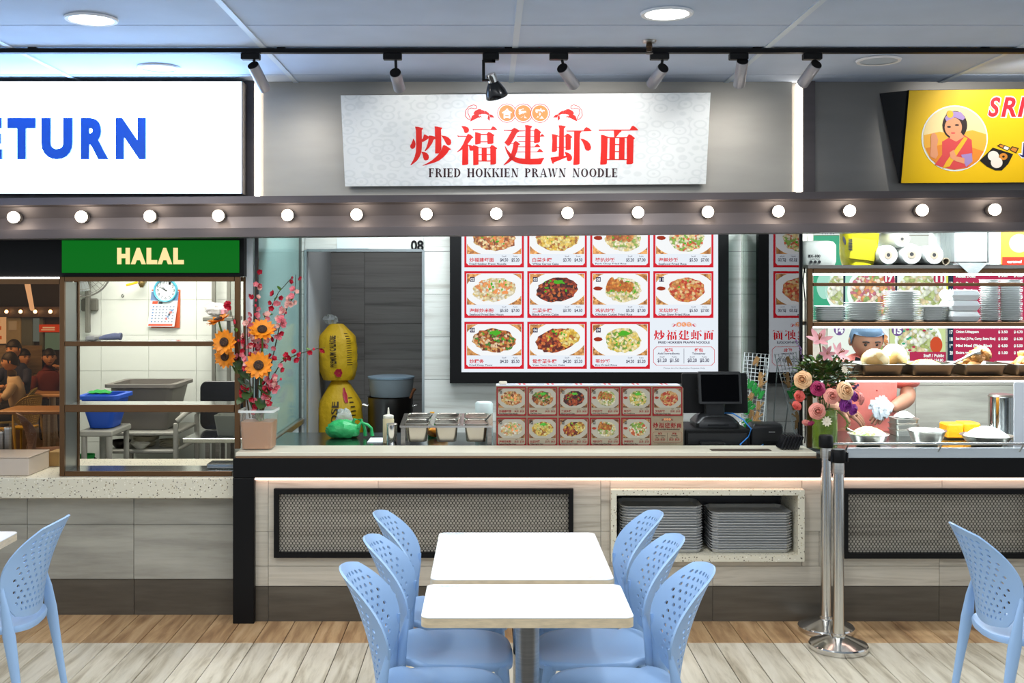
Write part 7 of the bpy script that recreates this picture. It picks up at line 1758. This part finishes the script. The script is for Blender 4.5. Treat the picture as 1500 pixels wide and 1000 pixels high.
blossom_branch([(381, 612, 5.79), (395, 560, 5.74), (412, 530, 5.73), (435, 519, 5.73), (462, 511, 5.73), (476, 509, 5.73)], [(.3, .55, 8, (1, 1, 0)), (.66, .74, 4, (0,)), (.86, .88, 1, (0,)), (.99, 1, 1, (0,))], 'blossom branch stretching far right over the glass', 4)
blossom_branch([(383, 612, 5.78), (392, 575, 5.72), (402, 563, 5.70), (410, 556, 5.70)], [(.4, 1, 16, (1, 2, 1, 0))], 'short pink blossom spray above the right container rim', 5)
blossom_branch([(366, 612, 5.79), (358, 560, 5.74), (352, 520, 5.73), (344, 480, 5.74), (336, 445, 5.76)], [(.12, .3, 3, (0,)), (.5, .75, 5, (0, 1)), (.95, 1, 3, (0,))], 'blossom branch leaning left between the sunflowers', 6)
blossom_branch([(372, 612, 5.77), (366, 560, 5.71), (364, 520, 5.70), (362, 480, 5.70), (366, 470, 5.7)], [(.05, .25, 3, (0, 0, 1)), (.45, 1, 11, (1, 2, 0))], 'blossom branch in the middle between the sunflowers', 7)

# ------------------------------------------------------------------ arrangement in the green glass vase at right
rx, ry = X(1209, 5.79), 5.80; rh = Z(600, 5.75)-ZT; rr = S(18, 5.75)
vs_ = thing('glass_vase', 'green cylinder vase of mixed flowers on the counter end', 'vase', (rx, ry, ZT))
MB().lathe((rx, ry, ZT), [(rr*.97, 0), (rr, .004), (rr, rh), (rr*.94, rh), (rr*.94, .012), (0, .011)], 32).build('vase_wall', mat('vase_green', '#7f9a35', .08, alpha=.6, coat=.5), vs_, smooth=40)
MB().lathe((rx, ry, ZT), [(rr*.92, .013), (rr*.92, rh*.82), (0, rh*.825)], 28).build('leaf_lining', mat('lining_green', '#4f6f1e', .5, noise=(14, .35, (1, 1, .3))), vs_, smooth=40)
FO = thing('foliage', 'dense dark green foliage of the vase arrangement', 'foliage', (rx, ry, ZT+rh))
random.seed(21)
lt = [MB(), MB(), MB()]; fx_, fz_ = X(1208, 5.8), Z(562, 5.8)
def addleaf(mb, p, d, L_, w):
    b = MB(); petal(b, L_, w, -.12*L_, 0, random.uniform(0, 6), n_=3, tip=.05)
    M = Matrix.Translation(p) @ Vector(d).to_track_quat('X', 'Z').to_matrix().to_4x4(); b.xf(M); mb.add(b.v, b.f)
for k in range(760):
    a, e = random.uniform(0, 2*PI), random.uniform(-.5, 1.0); q = random.uniform(.35, 1)**.6
    d = Vector((math.cos(a)*math.cos(e), math.sin(a)*math.cos(e)*.8, math.sin(e)))
    p = Vector((fx_, 5.80, fz_)) + Vector((d.x*.165*q, d.y*.115*q, d.z*(.18 if d.z > 0 else .15)*q))
    addleaf(lt[k % 3], p, d+Vector((random.uniform(-.5, .5), random.uniform(-.5, .5), random.uniform(-.3, .3))), random.uniform(.03, .06), random.uniform(.004, .013))
for i, m in enumerate((mat('foliage_dark', '#24401a', .55), mat('foliage_mid', '#4a6a22', .55), mat('foliage_olive', '#5c5a2c', .6))): lt[i].build('leaf_cluster', m, FO, smooth=60, kind='stuff')
mb = MB()
for k in range(7): mb.tube([(rx+random.uniform(-.02, .02), ry+random.uniform(-.02, .02), ZT+.05), (rx+random.uniform(-.03, .03), ry, ZT+rh+.05), (fx_+random.uniform(-.05, .05), ry, fz_+.05)], .003, 6)
mb.build('stems', GSTEM, FO, smooth=60, kind='stuff')
def rose_mesh(m):
    mb = MB(); random.seed(8)
    mb.lathe((0, 0, 0), [(.001, -.012), (.006, -.004), (.0065, .008), (.004, .017), (.0015, .019)], 10)
    for ring, (r0, top, fl_, n_) in enumerate(((.0075, .0200, .001, 3), (.0125, .0195, .0035, 3), (.018, .0165, .006, 4), (.0235, .0115, .0085, 5), (.028, .004, .011, 6))):
        for k in range(n_):
            a0 = 2*PI*(k+.5*(ring % 2))/n_+ring*.4; half = PI/n_*1.3; vs = []; fs = []
            for i in range(6):
                v = i/5
                for j in range(7):
                    u = (j-3)/3; a = a0+u*half
                    e = max(0, (v-.6)/.4); rr_ = r0*(.45+.55*min(1, v/.6)**.7)+fl_*e*e*(1-.35*u*u)+.0012*math.sin(u*PI/2)
                    z = -.014+(top+.014)*min(1, v/.8)**.9-(.003+.15*fl_)*max(0, (v-.8)/.2)**2-.007*u**4*v
                    vs.append((rr_*math.cos(a), rr_*math.sin(a), z))
            for i in range(5):
                for j in range(6): fs.append((i*7+j, i*7+j+1, i*7+8+j, i*7+7+j))
            mb.add(vs, fs); mb.add([(x*.965, y*.965, z-.0005) for x, y, z in vs], [f[::-1] for f in fs])
    return mb.mesh('rose_petals', m, smooth=60)
RM = {c: rose_mesh(mat('rose_'+c, h_, .55)) for c, h_ in (('peach', '#eebd8c'), ('pink', '#ee9c8c'), ('magenta', '#a82a5c'), ('coral', '#e8655a'), ('purple', '#8a2a8c'), ('blush', '#e58a80'))}
calyx = MB().lathe((0, 0, 0), [(.003, -.05), (.004, -.02), (.014, -.012), (.02, -.002)], 10, caps=False).mesh('calyx', GSTEM, smooth=60)
def rose(px, py, d, dirv, c, s_, lab):
    t = thing('rose', lab, 'flower', (X(px, d), d, Z(py, d)), group='roses of the vase arrangement')
    linked(RM[c], 'rose_petals', t, (0, 0, 0), aim(dirv, px), (s_,)*3); linked(calyx, 'calyx', t, (0, 0, 0), aim(dirv), (s_,)*3)
rose(1176, 556, 5.68, (-.55, -1, .25), 'peach', 1.25, 'peach rose at the left of the vase arrangement'); rose(1238, 572, 5.66, (.3, -1, .3), 'peach', 1.3, 'peach rose at the right of the vase arrangement')
rose(1198, 569, 5.66, (-.1, -1, .3), 'magenta', 1.05, 'dark magenta rose in the middle of the arrangement'); rose(1218, 580, 5.65, (0, -1, .2), 'pink', 1.1, 'pink rose in the centre below the dark magenta one')
rose(1197, 602, 5.66, (-.1, -1, .1), 'pink', 1.15, 'lowest pink rose just above the vase rim'); rose(1171, 580, 5.72, (-.8, -1, 0), 'coral', .8, 'small coral rose at the left, under the peach one')
rose(1239, 592, 5.68, (.4, -1, -.1), 'purple', 1.1, 'purple bloom at the lower right of the arrangement'); rose(1251, 580, 5.72, (.6, -.8, .3), 'purple', .8, 'small purple bloom beside the blush bud'); rose(1261, 584, 5.73, (1, -.7, .1), 'blush', .9, 'blush rose at the far right of the arrangement')
rose(1250, 600, 5.70, (.5, -1, -.2), 'purple', .8, 'lowest purple bloom of the arrangement'); rose(1167, 594, 5.72, (-.8, -.8, -.4), 'coral', .7, 'coral bud hanging at the lower left'); rose(1181, 619, 5.72, (-.4, -.8, -.8), 'blush', .6, 'drooping blush bud left of the vase'); rose(1188, 620, 5.71, (.1, -.8, -.8), 'magenta', .5, 'drooping dark bud beside the vase rim')
LP = mat('lily_petal', '#cf8f94', .5, noise=(18, .2, (1, 1, 1)))
mb = MB()
for k in range(6): petal(mb, .062, .015, .022, .004, 2*PI*k/6, n_=6, tip=.1)
lily_m = mb.mesh('petals', LP, smooth=60)
mb = MB()
for k in range(6): a = 2*PI*(k+.5)/6; mb.tube([(0, 0, 0), (.01*math.cos(a), .01*math.sin(a), .03)], .0012, 5); mb.sphere((.01*math.cos(a), .01*math.sin(a), .032), .003, 6, 4)
sta_m = mb.mesh('stamens', mat('stamen_brown', '#8a4a1c', .6), smooth=60)
def lily(px, py, d, dirv, s_, lab):
    t = thing('lily', lab, 'flower', (X(px, d), d, Z(py, d))); linked(lily_m, 'petals', t, (0, 0, 0), aim(dirv), (s_,)*3); linked(sta_m, 'stamens', t, (0, 0, 0), aim(dirv), (s_,)*3)
    b = Vector((X(1208, 5.8)-X(px, d), 5.8-d, Z(545, 5.8)-Z(py, d))); MB().tube([(0, 0, 0), tuple(b*.4+Vector((0, .01, 0))), tuple(b)], .0035, 6).build('stem', GSTEM, t, smooth=60, org=(0, 0, 0))
lily(1200, 497, 5.74, (-.1, -.7, .8), 1.05, 'pink lily at the top of the arrangement'); lily(1229, 517, 5.72, (.5, -.7, .6), .95, 'mauve lily in front of the bowed cook'); lily(1211, 518, 5.72, (0, -1, .3), .7, 'small yellowish lily between the other two')
mb = MB()
for k in range(10): petal(mb, .026, .006, .003, .003, 2*PI*k/10)
mb.sphere((0, 0, .002), .005, 8, 5)
o = mb.mesh('daisy', mat('daisy_cream', '#e9dcc4', .55), smooth=60)
linked(o, 'daisy', None, (X(1211, 5.66), 5.66, Z(617, 5.66)), aim((0, -1, .1)), label='cream daisy hanging over the vase front', cat='flower')
linked(o, 'daisy', None, (X(1237, 5.70), 5.70, Z(541, 5.70)), aim((.4, -1, .3)), (.8,)*3, label='small cream daisy at upper right of the arrangement', cat='flower')
PSP = mat('purple_sprig', '#6a4a7a', .6)
for (a, b, c, d, lab) in ((1166, 497, 1180, 530, 'purple sprig at the upper left of the arrangement'), (1258, 563, 1246, 572, 'blue purple sprig at the right of the arrangement')):
    t = thing('flower_sprig', lab, 'flower', (X(a, 5.74), 5.74, Z(b, 5.74))); p0, p1 = Vector((X(a, 5.74), 5.74, Z(b, 5.74))), Vector((X(c, 5.76), 5.76, Z(d, 5.76)))
    MB().tube([tuple(p0), tuple((p0+p1)/2+Vector((.004, 0, 0))), tuple(p1)], .0015, 5).build('stem', GSTEM, t)
    mb = MB(); random.seed(a)
    for k in range(22): q = p0+(p1-p0)*(k/26); mb.sphere(tuple(q+Vector((random.uniform(-.005, .005), random.uniform(-.005, .005), random.uniform(-.003, .003)))), random.uniform(.003, .005), 6, 4)
    mb.build('florets', PSP, t, smooth=60, kind='stuff')
mb = MB(); random.seed(6)
for k in range(9): mb.tube([(X(1225, 5.74), 5.74, Z(600, 5.74)), (X(1238+k, 5.72), 5.72, Z(612+k*1.3, 5.72)), (X(1246-k*2.4, 5.71), 5.71, Z(634-k*.6, 5.71))], [.002, .002, .0004], 4)
mb.build('grass_blades', LEAFL, FO, kind='stuff')
# ------------------------------------------------------------------ people
SKN = mat('skin_brown', '#a07058', .5); SKL = mat('skin_tan', '#b98a68', .5)
def head(t, c, R, M, skin_m, hair_m, mask=None, cap=None):
    """a head about its centre c, R = half height; M turns it (face looks along -y before turning)"""
    def q(p): return tuple(M @ Vector(p)*R + Vector(c))
    def f(u, v):
        th, ph = PI*v, 2*PI*u; x, y, z = math.sin(th)*math.cos(ph), math.sin(th)*math.sin(ph), math.cos(th)
        w = .74 if z > -.2 else .74-.26*(-z-.2)/.8
        yy = y*(.86 if y > 0 else .80)
        if y < 0:                                   # brow, eye hollows, nose, lips, chin
            yy -= .10*math.exp(-((x*1.0)/.10)**2-((z+.22)/.16)**2)*1.3 + .05*math.exp(-(x/.2)**2-((z+.55)/.07)**2) + .07*math.exp(-(x/.25)**2-((z+.86)/.15)**2)
            yy += .06*math.exp(-((abs(x)-.36)/.13)**2-((z-.02)/.10)**2) - .03*math.exp(-((abs(x)-.35)/.2)**2-((z-.2)/.07)**2)
        return q((x*w, yy, z))
    mb = MB().grid(f, 40, 30, closeu=True); mb.build('face', skin_m, t, smooth=80)
    for s_ in (-1, 1):
        MB().sphere(q((s_*.75, .06, -.08)), (R*.09, R*.16, R*.22), 10, 8).build('ear', skin_m, t, smooth=80)
        MB().sphere(q((s_*.27, -.70, .01)), R*.07, 10, 8).build('eye', mat('eye_dark', '#1c1412', .2), t, smooth=80)
        mb = MB(); mb.tube([q((s_*.14, -.80, .17)), q((s_*.28, -.80, .21)), q((s_*.42, -.70, .15))], R*.035, 6); mb.build('eyebrow', hair_m, t, smooth=60)
    mb = MB().tube([q((-.2, -.80, -.55)), q((0, -.88, -.54)), q((.2, -.80, -.55))], R*.035, 6); mb.build('mouth', mat('lip', '#6a3a34', .5), t, smooth=60)
    zlim = .42 if cap else .22
    def g(u, v):
        th, ph = PI*.5*v*1.12, 2*PI*u; x, y, z = math.sin(th)*math.cos(ph), math.sin(th)*math.sin(ph), math.cos(th)
        if y > 0: z -= .35*v*v*y
        return q((x*.80, y*.90+.02, z*1.06+.02)) if not (y < -.2 and z < zlim) else q((x*.80, y*.80+.02, max(z, zlim)*1.06))
    if cap:
        mb = MB().grid(g, 32, 12, closeu=True); mb.build('cap', cap, t, smooth=80)
    else: mb = MB().grid(g, 32, 12, closeu=True); mb.build('hair', hair_m, t, smooth=80)
    if mask:
        mb = MB(); mb.grid(lambda u, v: q(((u-.5)*1.36, -.55-.42*math.cos((u-.5)*2.4)+.12*v, -.72-.36*v+.25*abs(u-.5))), 14, 6); mb.add([(p[0], p[1]+.003, p[2]) for p in mb.v], [f_[::-1] for f_ in mb.f]); mb.build('face_mask', mask, t, smooth=80)
def hand(t, wrist, d, palm_n, L_, skin_m, curl=.7):
    """palm with five bent fingers; d = pointing direction, palm_n = palm normal"""
    d = Vector(d).normalized(); n_ = Vector(palm_n).normalized(); s_ = d.cross(n_).normalized(); w = Vector(wrist)
    vs = [w, w+d*L_*.28, w+d*L_*.5]; ed = [(0, 1), (1, 2)]; ra = [L_*.14, L_*.20, L_*.18]
    for i, (o_, ln) in enumerate(((-.18, .40), (-.06, .46), (.06, .43), (.17, .34))):
        p = w+d*L_*.5+s_*L_*o_; k0 = len(vs); dd = d.copy()
        vs.append(p); ra.append(L_*.075); ed.append((2, k0))
        for j in range(3):
            dd = (dd+n_*curl*.55).normalized(); p = p+dd*L_*ln/3*1.2; vs.append(p); ra.append(L_*(.066-.010*j)); ed.append((k0+j, k0+j+1))
    p = w+d*L_*.2-s_*L_*.16; k0 = len(vs); vs.append(p); ra.append(L_*.085); ed.append((1, k0)); dd = (d*.6-s_*.7+n_*.4).normalized()
    for j in range(2): p = p+dd*L_*.19; dd = (dd+n_*.3+d*.3).normalized(); vs.append(p); ra.append(L_*(.075-.012*j)); ed.append((k0+j, k0+j+1))
    return skin('hand', [tuple(v) for v in vs], ed, ra, skin_m, t, sub=1)
# the cook at the right stall, bowed over his work
PD = 6.95
def PP(px, py, d=PD): return Vector((X(px, d), d, Z(py, d)))
ck = thing('person', 'bowed man in a salmon polo shirt and chin mask behind the food counter', 'person', tuple(PP(1268, 640)[:2])+(0,))
SHIRT = mat('salmon_shirt', '#ea8175', .75, bump=(25, .35)); CAPM = mat('cap_slate', '#5a6f86', .8); MASKM = mat('mask_black', '#15161c', .7); TRS = mat('dark_trousers', '#23252c', .8)
pel, wst, chs, nb_ = PP(1268, 668), PP(1268, 625), PP(1268, 575, 6.93), PP(1269, 538, 6.88)
sl, sr = PP(1216, 541, 6.92), PP(1326, 545, 6.92)
hx = pel + Vector((0, 0, -.03))
kn = [(hx.x-.10, hx.y, .48), (hx.x+.10, hx.y, .48)]; ft = [(hx.x-.11, hx.y+.02, .05), (hx.x+.11, hx.y+.02, .05)]
vs = [tuple(pel), tuple(wst), tuple(chs), tuple(nb_), tuple((nb_+Vector((0, -.05, .055)))), tuple(nb_*.5+sl*.5+Vector((0, 0, .0))), tuple(sl), tuple(nb_*.5+sr*.5), tuple(sr)]
ed = [(0, 1), (1, 2), (2, 3), (3, 4), (3, 5), (5, 6), (3, 7), (7, 8)]
ra = [(.195, .15), (.215, .165), (.20, .15), (.11, .10), (.065, .065), (.09, .085), (.085, .08), (.09, .085), (.085, .08)]
skin('shirt', vs, ed, ra, SHIRT, ck, root=0)
skin('trousers', [tuple(pel+Vector((0, .0, -.02)))]+[(pel.x-.09, pel.y, pel.z-.08), kn[0], ft[0], (pel.x+.09, pel.y, pel.z-.08), kn[1], ft[1]], [(0, 1), (1, 2), (2, 3), (0, 4), (4, 5), (5, 6)], [(.19, .145), .10, .07, .05, .10, .07, .05], TRS, ck)
for s_ in (0, 1): 
    mb = MB(); mb.sphere((ft[s_][0], ft[s_][1]-.06, .035), (.05, .13, .035), 14, 8); mb.v = [(x, y, max(z, .0015)) for x, y, z in mb.v]; mb.build('shoe', BLACK, ck, smooth=60)
# sleeves and arms
el_r, wr_r = PP(1331, 584, 6.86), PP(1306, 598, 6.68)
el_l, wr_l = PP(1207, 590, 6.85), PP(1232, 600, 6.68)
for (s0, e, w_, hd) in ((sr, el_r, wr_r, 1), (sl, el_l, wr_l, -1)):
    mid = s0*.42+e*.58
    skin('sleeve', [tuple(s0), tuple(s0*.6+e*.4), tuple(mid)], [(0, 1), (1, 2)], [.088, .085, .088], SHIRT, ck)
    skin('forearm', [tuple(s0*.5+e*.5), tuple(e), tuple(e*.5+w_*.5), tuple(w_)], [(0, 1), (1, 2), (2, 3)], [.055, .052, .048, .033], SKN, ck)
    hand(ck, tuple(w_*.97+e*.03), (-.7*hd, -.35, -.25), (-.2*hd, .4, -1), .175, SKN, .9)
hc = PP(1269, 498, 6.80)
head(ck, tuple(hc), .128, Matrix.Rotation(.30, 3, 'X'), SKN, mat('hair_black', '#14100e', .6), MASKM, CAPM)
mb = MB()
for s_ in (-1, 1):
    b = nb_+Vector((s_*.012, -.085, .03)); mb.add([tuple(b), tuple(b+Vector((s_*.09, .02, .045))), tuple(b+Vector((s_*.105, .005, -.02))), tuple(b+Vector((s_*.035, -.012, -.055)))], [(0, 1, 2, 3)]); k0 = len(mb.v)-4
    mb.add([(p[0], p[1]+.006, p[2]) for p in mb.v[k0:k0+4]], [(3, 2, 1, 0)])
mb.build('collar', SHIRT, ck, smooth=40)
for k in range(3): MB().sphere((chs.x+.012, chs.y-.168+.006*k, chs.z+.03-.09*k), .006, 8, 6).build('button', mat('button_red', '#b83a34', .4), ck, smooth=60)
# crumpled film in his hand
mb = MB(); random.seed(9); c = PP(1291, 597, 6.60); mb.sphere(tuple(c), (.06, .03, .062), 20, 13, jit=.33)
mb.build('plastic_film', mat('film_white', '#e6ecf2', .2, alpha=.9, bump=(40, .9)), smooth=25, label='crumpled white plastic film held by the cook', cat='film')
# diners in the reflected hall
def diner(px, py, d, rz, shirt, hair_c, lab, hs=1, reach=.35, hand_up=False):
    """seated figure; (px, py) = head centre in the photo, facing -y before turning by rz"""
    R = .118*hs; c = Vector((X(px, d), d, Z(py, d))); t = thing('person', lab, 'person', (c.x, c.y, -.4))
    M = Matrix.Rotation(rz, 3, 'Z'); q = lambda x, y, z: tuple(M @ Vector((x, y, z)) + c)
    zs_ = -.40+.46-c.z                         # seat height below the head
    zs_ = min(zs_, -.55)
    vs = [q(0, .10, zs_+.08), q(0, .09, zs_*.62), q(0, .06, -.30), q(0, .03, -.2), q(0, .02, -.1), q(-.17, .05, -.26), q(.17, .05, -.26)]
    skin('shirt', vs, [(0, 1), (1, 2), (2, 3), (3, 4), (2, 5), (2, 6)], [(.16, .12), (.17, .12), (.16, .11), .07, .055, .075, .075], shirt, t)
    for s_ in (-1, 1):
        up = hand_up and s_ > 0
        e, w_ = (q(s_*.24, -.08, -.46), q(s_*.12, -.18 if up else -.30, -.16 if up else -.47))
        skin('sleeve', [q(s_*.17, .05, -.26), q(s_*.22, 0, -.38), e], [(0, 1), (1, 2)], [.07, .058, .05], shirt, t)
        skin('forearm', [e, tuple((Vector(e)+Vector(w_))/2), w_], [(0, 1), (1, 2)], [.046, .042, .032], SKL, t)
        hand(t, w_, tuple(M @ Vector((-s_*.5, -.6, .6 if up else -.1))), tuple(M @ Vector((0, .5, -1))), .15, SKL)
        skin('leg', [q(s_*.09, .08, zs_+.04), q(s_*.12, -.30, zs_+.03), (q(s_*.12, -.32, 0)[0], q(s_*.12, -.32, 0)[1], -.36)], [(0, 1), (1, 2)], [.085, .065, .045], TRS, t)
    head(t, tuple(c), R, M, SKL, mat('hair_black', '#14100e', .6))
    return t
diner(14.5, 529, 13.9, -1.2, mat('shirt_beige', '#a89a82', .8), 0, 'young man in a beige shirt facing left in the reflected hall')
diner(20, 511, 14.6, -.3, mat('shirt_navy', '#1c2742', .8), 0, 'man in a navy shirt behind the beige shirted diner', 1.05)
diner(35, 523, 15.7, .9, mat('shirt_olive', '#6a5a40', .8), 0, 'dark haired diner leaning forward in an olive shirt')
diner(72, 523, 15.2, .5, mat('shirt_maroon', '#6a2a22', .8), 0, 'diner in a maroon shirt with a hand at the mouth', 1, .35, True)
